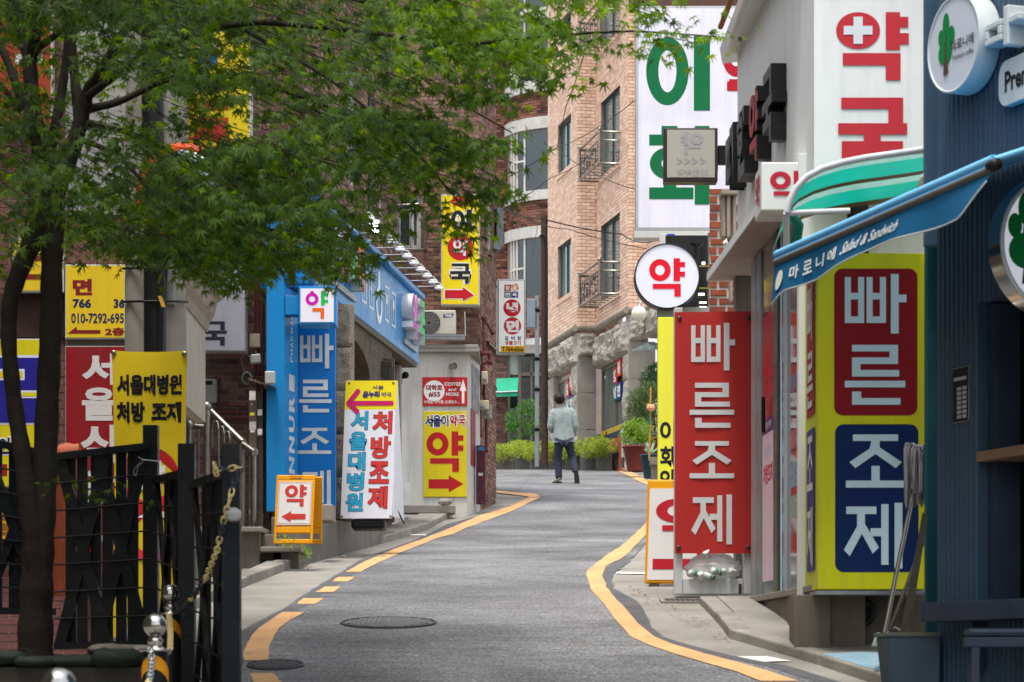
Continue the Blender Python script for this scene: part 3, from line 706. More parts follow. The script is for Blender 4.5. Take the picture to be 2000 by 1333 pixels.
# block letters standing off the fascia
def block_letters(s, a0, size, b0, cols, lb, step=1.04):
    t = thing('block_letters', lb, 'sign lettering', fs.pt(a0, b0, 0))
    wm = M('letter_case', '#d3d7da', .4, var=.05)
    for i, ch in enumerate(s):
        a = a0+i*size*step; q = MB()
        rr = (a, b0, a+size*.92, b0+size)
        if ch in GL:
            glyph(q, fs, ch, None, .0, .13, rect=rr); q.build('letter', wm, t)
            q = MB(); glyph(q, fs, ch, None, .1325, rect=(rr[0]+.008, rr[1]+.008, rr[2]-.008, rr[3]-.008)); q.build('letter_face', M('face_'+cols[i][1:], cols[i], .4, var=.03), t)
        else:
            v, f = text_geo(ch, .06); n = len(v); A = [fs.pt(rr[0]+(rr[2]-rr[0])*x, rr[1]+size*y, .13) for x, y in v]; B = [p-fs.n*.13 for p in A]
            q.add(A, f); ed = {}
            for g in f:
                for k in range(len(g)): e = (g[k], g[(k+1) % len(g)]); ed[tuple(sorted(e))] = ed.get(tuple(sorted(e)), 0)+1
            q2 = [(i0, j0, j0+n, i0+n) for (i0, j0), c_ in ed.items() if c_ == 1]
            q.add(A+B, q2); q.build('letter', wm, t)
            q = MB(); q.add([p+fs.n*.003 for p in [fs.pt(rr[0]+(rr[2]-rr[0])*x, rr[1]+size*y, .13) for x, y in text_geo(ch, .035)[0]]], text_geo(ch, .035)[1]); q.build('letter_face', M('face_'+cols[i][1:], cols[i], .4, var=.03), t)
    q = MB(); q.box(fs, a0+.1, a0+len(s)*size*step, b0-.1, b0-.04, 0, .03); q.build('mounting_rail', m_gal, t)
block_letters('온누리', .62, .46, 3.88, ['#c414a8', '#12b84e', '#e8651c'], 'raised coloured block letters at the near end of the blue fascia')
block_letters('약국', 5.1, .5, 3.86, ['#c414a8', '#12b84e'], 'raised coloured block letters at the far end of the blue fascia')
# sign lamps on arms
m_lampw = M('lamp_white', '#aeb0ae', .35, metal=.3, var=.05)
m_lit = M('lamp_lit', '#ffffff', .4, var=0, emit=6)
def arm_lamp(p, lb, flood=False):
    t = thing('sign_lamp', lb, 'lamp', p, 'white arm lamps above the blue fascia')
    MB().tube([p, p+Vector((.2, -.02, .0))], .006, 6).build('arm', m_gal, t)
    e = p+Vector((.2, -.02, 0))
    if flood:
        f = Fr(e+Vector((-.02, -.05, -.1)), (1, .15, 0)); q = MB(); q.box(f, 0, .125, 0, .155, -.05, 0); q.build('housing', m_lampw, t, bevel=.01)
        MB().box(f, .015, .11, .015, .14, .001, .004).build('lit_face', m_lit, t)
    else:
        q = MB(); q.ball(e+Vector((.07, -.015, -.015)), .066, 12, 7, (1, .6, .5)); q.build('lamp_head', m_lampw, t)
        q = MB(); q.tube([e+Vector((.0, -.02, 0)), e+Vector((.035, -.02, .04)), e+Vector((.08, -.02, .04)), e+Vector((.115, -.02, .0))], .007, 6); q.build('handle', m_lampw, t)
        q = MB(); q.ball(e+Vector((.075, -.04, -.03)), .06, 10, 6, (1, .3, .3)); q.build('lens', M('lamp_lens', '#e8ecec', .15, var=.02), t)
for i in range(11):
    a = 1.55+i*.485; p = fs.pt(a, zt+.13+.012*i*.2, -.02)
    lb = ['first', 'third', 'fourth', 'fifth', 'sixth', 'seventh', 'eighth', 'ninth', 'tenth', 'eleventh', 'last']
    arm_lamp(p, ('big lit white floodlight among the fascia arm lamps' if i == 1 else 'white arm lamp above the blue fascia, %s from the leaves' % (lb[i] if i != 10 else 'last and farthest')), i == 1)
# ---------------------------------------------------------------- white annex with its signs
m_wplast = M('white_render', '#c4c3bd', .85, var=.06, scale=3, bump=.2, streak=.35, stain=.15)
AX = thing('white_annex', 'low white rendered annex with flat concrete roof slab and brown door', 'building', (-1.1, 32.6, 1.95))
Ya = 32.6; zg = 1.85
fx = Fr(Vector((P(775, 0, Ya).x, Ya, zg)), (1, 0, 0)); La = P(912, 0, Ya).x-P(775, 0, Ya).x; Ha = P(0, 690, Ya).z-zg
a0, b0, a1, b1 = wl_(fx, (778, 988, 822, 808))
mb = MB(); panel(mb, fx, La, Ha, [(a0, b0, a1, b1)], .12); sx = Fr(fx.pt(La, 0, 0), (.12, 1, 0)); panel(mb, sx, 1.35, Ha, []); mb.build('wall', m_wplast, AX)
q = MB(); q.box(fx, -.1, La+.17, Ha, Ha+.05, -1.4, .1); q.hexa([fx.pt(a, b, c) for c, bb in ((.1, .05), (-1.3, .2)) for b in (Ha+.052, Ha+.053+bb) for a in (-.1, La+.15)]); q.build('roof_slab', M('weathered_concrete', '#93908a', .85, var=.15, stain=.5, bump=.3), AX, bevel=.01)
o = window(AX, fx, None, -.06, '#4a4238', .045, (.62,), (.38,), '#3a3129', rect=(a0, b0, a1, b1), name='door')
q = MB(); zc = fx.hit(800, 915, -.05)[1]; q.box(fx, a0+.05, a1-.1, zc-.05, zc+.06, -.088, -.05); q.build('push_plate', M('door_yellow', '#8a7a24', .5), o)
def sign_board(name, lb, cat, px, Y, dep, col, emit=0, border=None, bcol=None, bev=.005, group=None, fr=None):
    f = fr or face_cam(px[0], px[3], Y); w, h = (px[2]-px[0])/F*Y, (px[3]-px[1])/F*Y
    t = thing(name, lb, cat, f.o, group)
    if border: MB().box(f, 0, w, 0, h, -dep, 0).build('case', M('case_'+bcol[1:], bcol, .45, var=.08, stain=.2), t, bevel=bev); b = border; MB().box(f, b, w-b, b, h-b, .0005, .004).build('face', M('face_'+col[1:]+str(emit), col, .45, var=.05, scale=2, emit=emit, streak=.12, stain=.05), t)
    else: MB().box(f, 0, w, 0, h, -dep, .004).build('board', M('face_'+col[1:]+str(emit), col, .5, var=.06, scale=2, emit=emit, streak=.14, stain=.06), t, bevel=bev)
    t['_'] = 0; del t['_']
    return t, f
def ink(t, f, col, fn, name='lettering'):
    mb = MB(); fn(mb); return mb.build(name, INK(col), t)
t, f = sign_board('coffee_sign', 'red coffee sign with white roundel and upward arrow on the annex', 'sign', (825, 737, 913, 793), Ya-.02, .015, '#b3262c')
def coffee(mb):
    pxdisc(mb, f, 848, 764, 20.5, .006)
    text(mb, f, 'COFFEE', (868, 747, 900, 754), .006, .03); text(mb, f, 'and', (876, 758, 891, 764), .006, .03); text(mb, f, 'MORE', (871, 767, 896, 774), .006, .03)
    text(mb, f, '수제청, 마카롱, 눈꽃빙수...', (828, 782, 897, 789), .006, .02)
    pxpoly(mb, f, [(902, 788), (907, 788), (907, 764), (911, 764), (904.5, 741), (898, 764), (902, 764)], .006)
ink(t, f, '#dcdad6', coffee)
ink(t, f, '#8c1f26', lambda mb: (text(mb, f, '대학로', (832, 752, 864, 763), .009, .035), text(mb, f, '#55', (837, 766, 860, 776), .009, .03)))
t, f = sign_board('arrow_sign', 'yellow wall sign with huge red syllable and right arrow', 'sign', (827, 804, 912, 971), Ya-.02, .015, '#cdbb18')
sq = [('서', (830, 811, 845, 834)), ('울', (846, 811, 861, 834)), ('이', (862, 811, 876, 834)), ('약', (879, 811, 893, 833)), ('국', (895, 811, 909, 833))]
ink(t, f, '#e6e4e2', lambda mb: [text(mb, f, c, (p[0]-1.4, p[1]-1.4, p[2]+1.4, p[3]+1.4), .006, .085) for c, p in sq])
ink(t, f, '#26335f', lambda mb: [text(mb, f, c, p, .008, .03) for c, p in sq[:3]])
ink(t, f, '#a81f26', lambda mb: [text(mb, f, c, p, .008, .03) for c, p in sq[3:]]+[glyph(mb, f, '약', (833, 843, 905, 919), .006), arrow(mb, f, (837, 929, 905, 962), .006, 1, .55)])
# side wall posters
ps = Fr(sx.pt(.2, 0, .004), (.12, 1, 0))
z = lambda v: (HV-v)/F*33.1-zg
MB().box(ps, .25, .95, z(800), z(712), 0, .006).build('poster', M('poster_grey', '#75777a', .6, var=.4, scale=9), AX)
MB().box(ps, .15, .6, z(910), z(800), 0, .006).build('poster', M('poster_red', '#8a3230', .6, var=.2, scale=9), AX)
t = thing('spot_lamp', 'round black and chrome spotlight on the annex wall above the red sign', 'lamp', P(883, 716, Ya-.02))
q = MB(); q.lathe(P(881, 716, Ya), [(.02, 0), (.02, .06)], 12, (0, -1, 0)); q.build('bracket', m_black, t)
q = MB(); q.lathe(P(882, 716, Ya-.06), [(.03, 0), (.05, .04), (.055, .12), (.05, .125), (.045, .09)], 16, (.25, -1, -.1)); q.build('lamp_head', m_ss, t)
t = thing('security_camera', 'grey dome camera on a junction box at the annex corner', 'camera', P(778, 740, 30.2))
bxp(772, 728, 785, 749, 30.3, .1, 'junction_box', M('box_grey', '#77797a', .5), t)
q = MB(); q.ball(P(792, 733, 30.1), .045, 12, 8); q.tube([P(784, 738, 30.2), P(790, 738, 30.15)], .015, 6); q.build('dome', m_black, t)
t = thing('step_stone', 'grey granite step kerb below the annex door', 'kerb', P(835, 1003, 32)); bxp(778, 987, 889, 1003, 32.0, .3, 'slab', m_gran, t, .012)
q = MB(); rough = random.Random(3)
t = thing('loose_rock', 'rounded brown rock lying on the granite kerb', 'rock', P(870, 986, 31.9))
q.ball(P(869, 981, 31.9), .09, 14, 9, (1.1, .7, .55)); q.v = [v+Vector((rough.uniform(-.008, .008), rough.uniform(-.008, .008), rough.uniform(-.008, .008))) for v in q.v]; q.build('rock', m_stone, t)
t = thing('leaning_board', 'blank white board leaning beside the annex door', 'board', P(785, 988, 31.7))
q = MB(); f = Fr(P(777, 987, 31.8), (1, 0, 0), (.05, .15, 1)); q.box(f, 0, .15, 0, .31, 0, .012); q.build('sheet', M('dirty_white', '#bdbdb8', .7, stain=.3), t)
# yellow sign high on the brick block
t, f = sign_board('roof_sign', 'tall yellow lightbox with red roundel and right arrow on brick', 'sign', (861, 380, 937, 597), 33.6, .2, '#e2cb12', 0.05, .018, '#b9b8ae')
def rs(mb):
    pxdisc(mb, f, 899, 484, 25, .006); pxpoly(mb, f, [(869, 567), (904, 567), (904, 561), (926, 577), (904, 588), (904, 583), (869, 583)][::-1], .0085)
    glyph(mb, f, '약', (884, 385, 916, 398), .006)
ink(t, f, '#e6e4e2', lambda mb: (pxpoly(mb, f, [(867, 565), (903, 565), (903, 558), (928.5, 577), (903, 591), (903, 585), (867, 585)], .0055), text(mb, f, '국', (877, 513, 921, 556), .0055, .10), text(mb, f, '이', (879, 409, 924, 452), .0055, .1)))
ink(t, f, '#bf1f2d', lambda mb: (pxdisc(mb, f, 899, 484, 25, .006), pxpoly(mb, f, [(869, 567), (904, 567), (904, 561), (926, 577), (904, 588), (904, 583), (869, 583)], .0085), text(mb, f, '울', (880, 384, 922, 402), .006, .06)))
ink(t, f, '#2a2a2e', lambda mb: (glyph(mb, f, '국', (879, 515, 919, 553), .008), glyph(mb, f, '이', (881, 411, 922, 450), .008)))
ink(t, f, '#e2e0de', lambda mb: glyph(mb, f, '약', (885, 468, 913, 499), .009))
# air conditioner on its shelf
t = thing('air_conditioner', 'cream outdoor air conditioner unit with round fan grille on a shelf', 'air conditioner', P(840, 655, 32.4))
f = face_cam(792, 654, 32.5); w, h = 98/F*32.5, 48/F*32.5
MB().box(f, 0, w, 0, h, -.3, 0).build('casing', M('cream_metal', '#c2bfb2', .5, var=.05, stain=.12), t, bevel=.015)
q = MB(); ca, cb = f.hit(838, 631, .004)
for k in range(7): q.ring(f, ca, cb, .035+.02*k, .035+.02*k, .028+.02*k, .028+.02*k, .012, 24)
for k in range(12): an = k*math.pi/6; q.tube([f.pt(ca+.02*math.cos(an), cb+.02*math.sin(an), .01), f.pt(ca+.155*math.cos(an), cb+.155*math.sin(an), .01)], .003, 4)
q.build('fan_grille', m_grey, t)
MB().disc(f, ca, cb, .155, .155, .003).build('fan_opening', m_black, t)
q = MB(); pxpoly(q, f, [(866, 621), (884, 618), (886, 613), (866, 614)], .004); q.build('maker_badge', M('badge_blue', '#1d2f6b'), t)
q = MB(); text(q, f, 'WINIA', (868, 614.5, 883, 619), .006, .04); q.build('lettering', INK('#dfe2e6'), t)
q = MB(); q.box(f, -.05, w+.12, -.03, -.005, -.35, .06); q.box(f, -.05, w+.12, -.07, -.032, .02, .055); q.tube([f.pt(w+.13, -.02, .03), f.pt(w+.12, .32, -.1)], .008, 6); q.build('shelf', m_gal, t)

# gas pipes, meters and sticker post on the side wall of the brick block
def pipe_run(lb, pts, r, m=m_pipe, cat='pipe', name='gas_pipe', knob=True):
    pts = [Vector(p) for p in pts]; t = thing(name, lb, cat, pts[0])
    q = MB(); q.tube(pts, r, 8); q.build('pipe', m, t)
    if knob:
        q = MB()
        for p in pts: q.ball(p, r*1.6, 10, 6)
        q.build('joint', m, t)
    return t
Yp = 33.95
pipe_run('maroon gas pipe with elbows climbing beside the annex', [P(938, 850, Yp), P(938, 700, Yp), P(945, 690, Yp), P(945, 622, Yp), P(962, 650, Yp+.6)], .022)
pipe_run('short crossed maroon gas pipe under the ledge', [P(940, 690, Yp-.05), P(955, 692, Yp), P(957, 708, Yp), P(940, 712, Yp), P(944, 724, Yp)], .025)
pipe_run('straight maroon drain pipe running down to the meters', [P(950, 880, Yp+.2), P(950, 800, Yp+.2), P(945, 770, Yp+.2), P(946, 745, Yp+.1)], .02)
pipe_run('maroon downpipe at the far corner of the brick block', [P(966, 760, 36.2), P(966, 560, 36.2), P(966, 400, 36.2)], .025)
for (u0, v0, u1, v1, lb) in ((940, 725, 953, 750, 'upper pale gas meter box beside maroon pipes'), (930, 782, 955, 800, 'lower wide pale gas meter box beside maroon pipes'), (944, 790, 960, 818, 'dark grey gas meter box just below the pale one')):
    t = thing('gas_meter', lb, 'meter', P((u0+u1)/2, v1, Yp), 'gas meters on the brick side wall')
    bxp(u0, v0, u1, v1, Yp-.1 if 'dark' not in lb else Yp+.05, .1, 'case', m_beige if 'dark' not in lb else m_grey, t, .015)
    q = MB(); q.lathe(P((u0+u1)/2, (v0+v1)/2+3, Yp-.1 if 'dark' not in lb else Yp+.05), [(.03, 0), (.03, .03), (.01, .03)], 12, (0, -1, 0)); q.build('dial', m_grey, t)
t = thing('sticker_post', 'maroon metal channel post covered with torn stickers', 'post', P(939, 985, 33.3))
bxp(930, 870, 948, 985, 33.3, .12, 'post', M('maroon_metal', '#4a2030', .5, var=.2, scale=9, scratch='#8a8480'), t, .01)
bxp(933, 873, 946, 880, 33.29, .004, 'sticker', M('sticker_blue', '#2f6f96', .5, var=.3, scale=40), t, 0); bxp(934, 924, 943, 930, 33.29, .004, 'sticker', M('sticker_grey', '#a9a7a2', .5, var=.3, scale=40), t, 0)
t = thing('window_ledge', 'tilted brown metal canopy ledge jutting from the brick side wall', 'canopy', P(962, 690, 35))
q = MB(); q.hexa([P(948, 665, 34.9), P(975, 690, 36.5), P(948, 668, 34.9)+Vector((0, 0, .02)), P(975, 690, 36.5)+Vector((0, 0, .03)), P(956, 672, 34.5), P(978, 694, 36.0), P(956, 667, 34.5), P(978, 689, 36.0)]); q.build('ledge', M('brown_metal', '#6a6058', .5, var=.15, stain=.2), t)
t = thing('duct_hood', 'rusty grey sheet metal hood under the eave of brick block', 'duct', P(960, 480, 36))
q = MB(); f = Fr(P(944, 487, 35.6), (1, .15, 0)); q.box(f, 0, .26, 0, .13, -.6, 0); q.box(f, .2, .3, .05, .62, -.5, -.01); q.build('hood', M('rusty_zinc', '#7f868a', .5, metal=.3, var=.2, scratch='#6e4a32'), t, bevel=.008)

# ---------------------------------------------------------------- noodle shop sign on its pole
t = thing('noodle_sign', 'white lightbox sign with two red roundels hanging in the lane', 'sign', P(1000, 690, 40))
f = Fr(P(971, 691, 40), (1, .06, 0)); w, h = (1027-971)/F*40, (691-545)/F*40
q = MB(); q.box(f, 0, w, 0, h, -.22, 0); q.build('case', M('case_zinc', '#9b9d9c', .4, metal=.3, var=.1), t, bevel=.02)
MB().box(f, .03, w-.03, .03, h-.03, .0005, .004).build('face', M('face_noodle', '#e4e3e0', .45, var=.04, emit=.08), t)
for px, col, ch, rot in (((985, 556.5, 998, 569), '#b32430', '함', 0), ((985, 570, 998, 582), '#1f6a4a', '면', 0), ((998.5, 570, 1012, 582), '#25408c', '옥', 0)):
    ink(t, f, col, lambda mb: pxrect(mb, f, px, .006)); ink(t, f, '#ece9e4', lambda mb: text(mb, f, ch, (px[0]+2, px[1]+2, px[2]-2, px[3]-2), .0085, .04))
ink(t, f, '#e07a2a', lambda mb: pxpoly(mb, f, [(1003, 569.5), (1014, 565), (1009.5, 554), (997.5, 558)], .0065)); ink(t, f, '#ece9e4', lambda mb: text(mb, f, '흥', (1001, 557.5, 1010, 567), .0085, .04))
ink(t, f, '#c22a35', lambda mb: (pxdisc(mb, f, 1000, 602, 17, .006), pxdisc(mb, f, 1001, 637, 17, .006)))
ink(t, f, '#ece9e4', lambda mb: (text(mb, f, '냉', (989, 591, 1012, 614), .0085, .055), text(mb, f, '면', (989, 626, 1014, 649), .0085, .055)))
ink(t, f, '#2b3566', lambda mb: [text(mb, f, c, (986+12.5*i, 657, 993+12.5*i, 665), .006, .03) for i, c in enumerate('갈비탕')])
ink(t, f, '#b32430', lambda mb: text(mb, f, '생불고기', (986, 666, 1017, 674), .006, .03))
ink(t, f, '#eeb21e', lambda mb: pxrect(mb, f, (978, 676, 1025, 688), .006)); ink(t, f, '#1c1c1c', lambda mb: text(mb, f, 'T.764-6566', (980, 678, 1023, 687), .0085, .03))
t = thing('sign_pole', 'grey steel pole with a blank panel behind the noodle sign', 'pole', P(1048, 900, 48))
q = MB(); q.tube([P(1049, 912, 48), P(1049, 578, 48)], .045, 10); q.build('pole', m_gal, t)
MB().box(face_cam(1029, 641, 47.9), 0, .17, 0, .58, -.05, 0).build('panel', M('panel_grey', '#77838c', .5, var=.1, stain=.2), t, bevel=.02)
q = MB()
for v in (605, 700, 760, 838): q.tube([P(1044, v, 47.95), P(1054, v, 47.95)], .05, 8)
q.build('strap', m_black, t)
t = thing('brown_pole', 'thick rusty brown pole behind the grey steel pole', 'pole', P(1064, 700, 52))
q = MB(); q.tube([P(1064, 910, 52), P(1063, 422, 52)], .075, 10); q.build('pole', M('rusty_brown', '#3d2b24', .7, var=.25, scale=12), t)
q = MB(); q.tube([P(1055, 462, 52), P(1060, 458, 51.9), P(1066, 462, 51.9), P(1068, 500, 51.9), P(1068, 840, 51.9)], .025, 8); q.build('conduit', m_black, t)

# ---------------------------------------------------------------- brick building with rounded bay at the end of the lane
RB = thing('round_bay_building', 'dark brick building with curved bay, white bands and blue windows', 'building', P(1040, 915, 66))
Yr = 66.0; Rr = 1.75; cx = P(985, 0, Yr).x+Rr; Cr = Vector((cx, Yr+1, 0))
def arc_face(mb, z0, z1, r, a0=200, a1=300, n=24, c=None):
    c = c or Cr
    for i in range(n):
        p, q = [math.radians(a0+(a1-a0)*k/n) for k in (i, i+1)]
        A = c+Vector((math.cos(p)*r, math.sin(p)*r, 0)); B = c+Vector((math.cos(q)*r, math.sin(q)*r, 0))
        mb.poly([A+Vector((0, 0, z0)), B+Vector((0, 0, z0)), B+Vector((0, 0, z1)), A+Vector((0, 0, z1))])
def arc_box(mb, z0, z1, r0, r1, a0, a1):
    p, q = math.radians(a0), math.radians(a1)
    c = [Cr+Vector((math.cos(t)*r, math.sin(t)*r, z)) for r in (r0, r1) for z in (z0, z1) for t in (p, q)]
    mb.hexa(c)
zv = lambda v: (HV-v)/F*(Yr-.6)
bands = [(660, 674), (441, 463), (371, 390), (228, 251), (156, 178), (15, 35)]
glassz = [(463, 581), (252, 371), (35, 158), (680, 900), (-110, 15)]
q = MB(); arc_face(q, 4.4, 19.5, Rr-.03, 180, 330, 30); q.build('wall', m_mort, RB)
bk = MB(); cnt = 0; ind = []
zz = 8.6; row = 0
m_rb = M('bay_brick', '#50352f', .85, col2='#775243', var=.1, island=.35, bump=.4, stain=.15)
while zz < 19:
    v = HV-F*zz/(Yr-.6)
    if not any(a-1 < v < b+1 for a, b in glassz+bands):
        st = math.degrees(.22/Rr); n = int(130/st)
        for k in range(n):
            a = 190+(k+.5*(row % 2))*st; arc_box(bk, zz, zz+.062, Rr-.04, Rr+RND.uniform(-.003, .003), a, a+st*.95)
    zz += .074; row += 1
bk.build('brickwork', m_rb, RB, kind='stuff')
for (a, b) in bands:
    q = MB(); n = 20
    for i in range(n): arc_box(q, zv(b), zv(a), Rr-.1, Rr+.06, 185+130*i/n, 185+130*(i+1)/n)
    q.build('white_band', M('white_band', '#bcbbb6', .8, var=.08, stain=.25, streak=.2), RB)
for (a, b) in glassz:
    if a > 640: continue
    q = MB(); n = 16
    for i in range(n): arc_box(q, zv(b)+.02, zv(a)-.02, Rr-.12, Rr-.02, 215+90*i/n, 215+90*(i+1)/n)
    w = q.build('window', M('bay_glass', '#14272c', .06, var=.5, scale=.5, spec=.9, coat=.4), RB)
    q = MB()
    for an in (206, 211, 216, 226, 262): arc_box(q, zv(b), zv(a), Rr-.05, Rr+.01, an, an+1.6)
    for an in range(204, 226, 2): arc_box(q, (zv(a)+zv(b))/2, (zv(a)+zv(b))/2+.05, Rr-.05, Rr+.005, an, an+2)
    q.build('frame', m_alu, w)
fb = Fr(P(955, 915, 66.6), (1, 0, 0))
q = MB(); q.box(fb, 0, 1.5, 0, 14.5, -.3, 0); q.build('side_wall', m_rb, RB)
brick_wall(RB, Fr(P(955, 915, 66.55), (1, 0, 0)), .6, 14, .22, .074, m_rb)
# ground floor: posts, glazing, awning
fg = Fr(P(960, 918, 63.6), (1, 0, 0)); pxg = lambda u0, v0, u1, v1: (fg.hit(u0, v1)[0], fg.hit(u0, v1)[1], fg.hit(u1, v0)[0], fg.hit(u1, v0)[1])
for (r, nm, m, d) in (((962, 690, 1075, 918), 'shop_glazing', M('shop_dark_glass', '#1a211e', .07, var=.5, scale=1.5, spec=.8), -.15),):
    a0, b0, a1, b1 = pxg(*r); MB().box(fg, a0, a1, b0, b1, d-.05, d).build(nm, m, RB)
m_brz = M('bronze_frame', '#6b6359', .5, metal=.2, var=.1)
for r in ((990, 690, 996, 918), (1012, 690, 1018, 918), (1036, 690, 1040, 915), (1018, 728, 1062, 735)): a0, b0, a1, b1 = pxg(*r); MB().box(fg, a0, a1, b0, b1, -.12, 0).build('shop_frame', m_brz, RB, bevel=.01)
a0, b0, a1, b1 = pxg(974, 690, 1012, 732); MB().box(fg, a0, a1, b0, b1, -.14, -.05).build('fanlight', M('fanlight_glass', '#8d9690', .1, var=.25, scale=2, spec=.7), RB)
brick_wall(RB, Fr(P(962, 918, 63.5), (1, 0, 0)), .36, 3.6, .2, .074, m_bkd); MB().box(Fr(P(962, 918, 63.5), (1, 0, 0)), 0, .36, 0, 3.6, -.3, -.01).build('pillar', m_mort, RB)
MB().box(Fr(P(955, 690, 63.4), (1, 0, 0)), 0, 1.7, 0, .22, -.5, 0).build('floor_slab', m_conc, RB)
t = thing('green_awning', 'small green fabric awning over the far shop door', 'awning', P(990, 770, 63))
A = [P(964, 740, 63.4), P(1013, 738, 63.4), P(1011, 765, 62.3), P(962, 767, 62.3)]; q = MB(); n = 6
for i in range(n):
    s_, e_ = i/n, (i+1)/n; bulge = lambda k: Vector((0, 0, .06*math.sin(math.pi*k)))
    q.poly([A[0].lerp(A[3], s_)+bulge(s_), A[1].lerp(A[2], s_)+bulge(s_), A[1].lerp(A[2], e_)+bulge(e_), A[0].lerp(A[3], e_)+bulge(e_)])
q.poly([A[3], A[2], A[2]-Vector((0, 0, .12)), A[3]-Vector((0, 0, .12))]); q.build('canvas', M('green_canvas', '#1f8a6a', .7, var=.15, stain=.15), t)
q = MB(); q.tube([A[3], A[2]], .02, 6); q.build('front_bar', m_gal, t)

# ---------------------------------------------------------------- pink brick building with stone ground floor
m_pk = M('pink_brick', '#dab59f', .85, col2='#e6cab5', var=.05, island=.07, bump=.4, bscale=70, stain=.06)
m_mort2 = M('mortar_pink', '#84736a', .95, var=.12, bump=.3)
PB = thing('pink_brick_building', 'tall pink brick building with rough stone ground floor and steel balconies', 'building', Vector((1.9, 54, 4.2)))
A_, B_ = Vector((1.452-.6, 57, 0)), Vector((1.452, 54, 0)); C_ = Vector((1.89, 54.09, 0)); D_ = Vector((2.462, 51.2, 0)); E_ = Vector((2.83, 51.27, 0)); G_ = Vector((3.5, 47.9, 0))
zc = 7.5; zt_ = 16.2
def up(p, z): return Vector((p.x, p.y, z))
faces = [(A_, B_), (B_, C_), (C_, D_), (D_, E_), (E_, G_)]
hol = {0: [], 2: []}
fA, fC = wall_fr(up(A_, zc), up(B_, zc)), wall_fr(up(C_, zc), up(D_, zc))
def far_hole(fr, u0, vt0, u1, vb0):     # opening given by its near edge
    a1, b1 = fr.hit(u1, vt0); _, b0 = fr.hit(u1, vb0); a0, _ = fr.hit(u0, vt0); return (a0, b0, a1, b1)
hol[0] = [far_hole(fA, 1090, 222, 1116, 320), far_hole(fA, 1090, 463, 1116, 570), far_hole(fA, 1093, 18, 1116, 70)]
hol[2] = [far_hole(fC, 1174, 163, 1211, 316), far_hole(fC, 1174, 413, 1211, 570), far_hole(fC, 1174, -90, 1211, 60)]
q = MB(); qb = []
for i, (p, r) in enumerate(faces):
    fr = wall_fr(up(p, zc), up(r, zc)); L = (r-p).length; panel(q, fr, L, zt_-zc, hol.get(i, []), .16)
    qb.append((fr, L))
q.build('wall', m_mort2, PB)
nin = [70, 60, 90, 50, 0]
for i, (fr, L) in enumerate(qb): brick_wall(PB, fr, L, zt_-zc, .213, .076, m_pk, hol.get(i, []), nin[i], [(1070, 0, 1290, 640)])
for i, fr in ((0, fA), (2, fC)):
    for h in hol[i]:
        window(PB, fr, None, -.06, '#3b5050', .05, (.45,), (), '#5d787a', rect=h)
        sl_ = MB(); sl_.box(fr, h[0]-.08, h[2]+.08, h[1]-.11, h[1]-.005, -.05, .03); sl_.build('window_sill', m_pk, PB, bevel=.006)
# lintel courses on edge
# moulded cornice
m_corn = M('cornice_stone', '#9a8f80', .8, var=.12, scale=4, stain=.2)
for i, (p, r) in enumerate(faces):
    fr = wall_fr(up(p, zc), up(r, zc)); L = (r-p).length; q = MB(); n = 8
    prof = [(-.16, -.05)]+[(-.08-.08*math.cos(t*math.pi/n), .02+.09*math.sin(t*math.pi/n)) for t in range(n+1)]+[(0, -.05)]
    e0, e1 = (-.02, L+.0)
    vs = [fr.pt(a, b, c) for a in (e0-.0, e1+.02) for b, c in prof]; m_ = len(prof)
    q.add(vs, [(k, k+1, m_+k+1, m_+k) for k in range(m_-1)]+[list(range(m_)), list(range(m_, 2*m_))]); q.build('cornice', m_corn, PB)
# rusticated stone and granite slabs below the cornice
zb_ = 3.9
sd_ = 40
def stone_wall(i, parts):
    p, r = faces[i]; fr = wall_fr(up(p, zb_), up(r, zb_)); L = (r-p).length
    for kind, a0, a1, v0, v1, vref in parts:
        global sd_; sd_ += 1
        A0, A1 = a0*L+.006, a1*L-.006; pr = fr.pt(vref*L, 0, 0); z = lambda v: (HV-v)/F*pr.y-zb_
        q = MB(); Z0, Z1 = z(v1)+.006, z(v0)-.006
        if kind == 'rough': rough_block(q, fr, A0, A1, Z0, Z1, -.25, .14, .17, seed=sd_); q.build('stone_block', m_rk, PB)
        elif kind == 'slab': q.box(fr, A0, A1, Z0, Z1, -.2, 0); q.build('granite_slab', m_gran, PB, bevel=.008)
        elif kind == 'edge': rough_block(q, fr, A0, A1, Z0, Z1, -.2, .06, .06, seed=sd_); q.build('stone_block', m_rk, PB)
    return fr, L
m_rk = M('split_granite', '#a09a90', .9, var=.3, scale=7, bump=1, bscale=16, speck=.3, stain=.15)
zl = zc-zb_-.17
def rowz(fr_y, v): return v
# near edge references: face 0 ends at u1127, face 1 at u1165-1172, face 2 ends at u1227, face 3 to u1285
fr0, L0 = stone_wall(0, [('rough', .02, .5, 652, 712, 1.0), ('rough', .5, 1.0, 652, 712, 1.0), ('edge', 0, .2, 712, 800, 1.0), ('edge', 0, .2, 800, 920, 1.0), ('edge', .86, 1, 712, 770, 1), ('edge', .86, 1, 770, 850, 1), ('edge', .86, 1, 850, 925, 1)])
stone_wall(1, [('rough', 0, 1, 650, 697, .5), ('slab', 0, 1, 697, 768, .5), ('slab', 0, 1, 768, 840, .5), ('slab', 0, 1, 840, 930, .5)])
fr2, L2_ = stone_wall(2, [('rough', .0, .45, 622, 690, 1), ('rough', .45, 1.0, 622, 690, 1), ('edge', .87, 1, 690, 742, 1), ('edge', .87, 1, 742, 820, 1), ('edge', .86, 1, 820, 925, 1)])
stone_wall(3, [('rough', 0, 1.2, 612, 666, 0), ('slab', 0, 1.6, 666, 741, 0), ('slab', 0, 1.6, 741, 820, 0), ('slab', 0, 1.6, 820, 940, 0)])
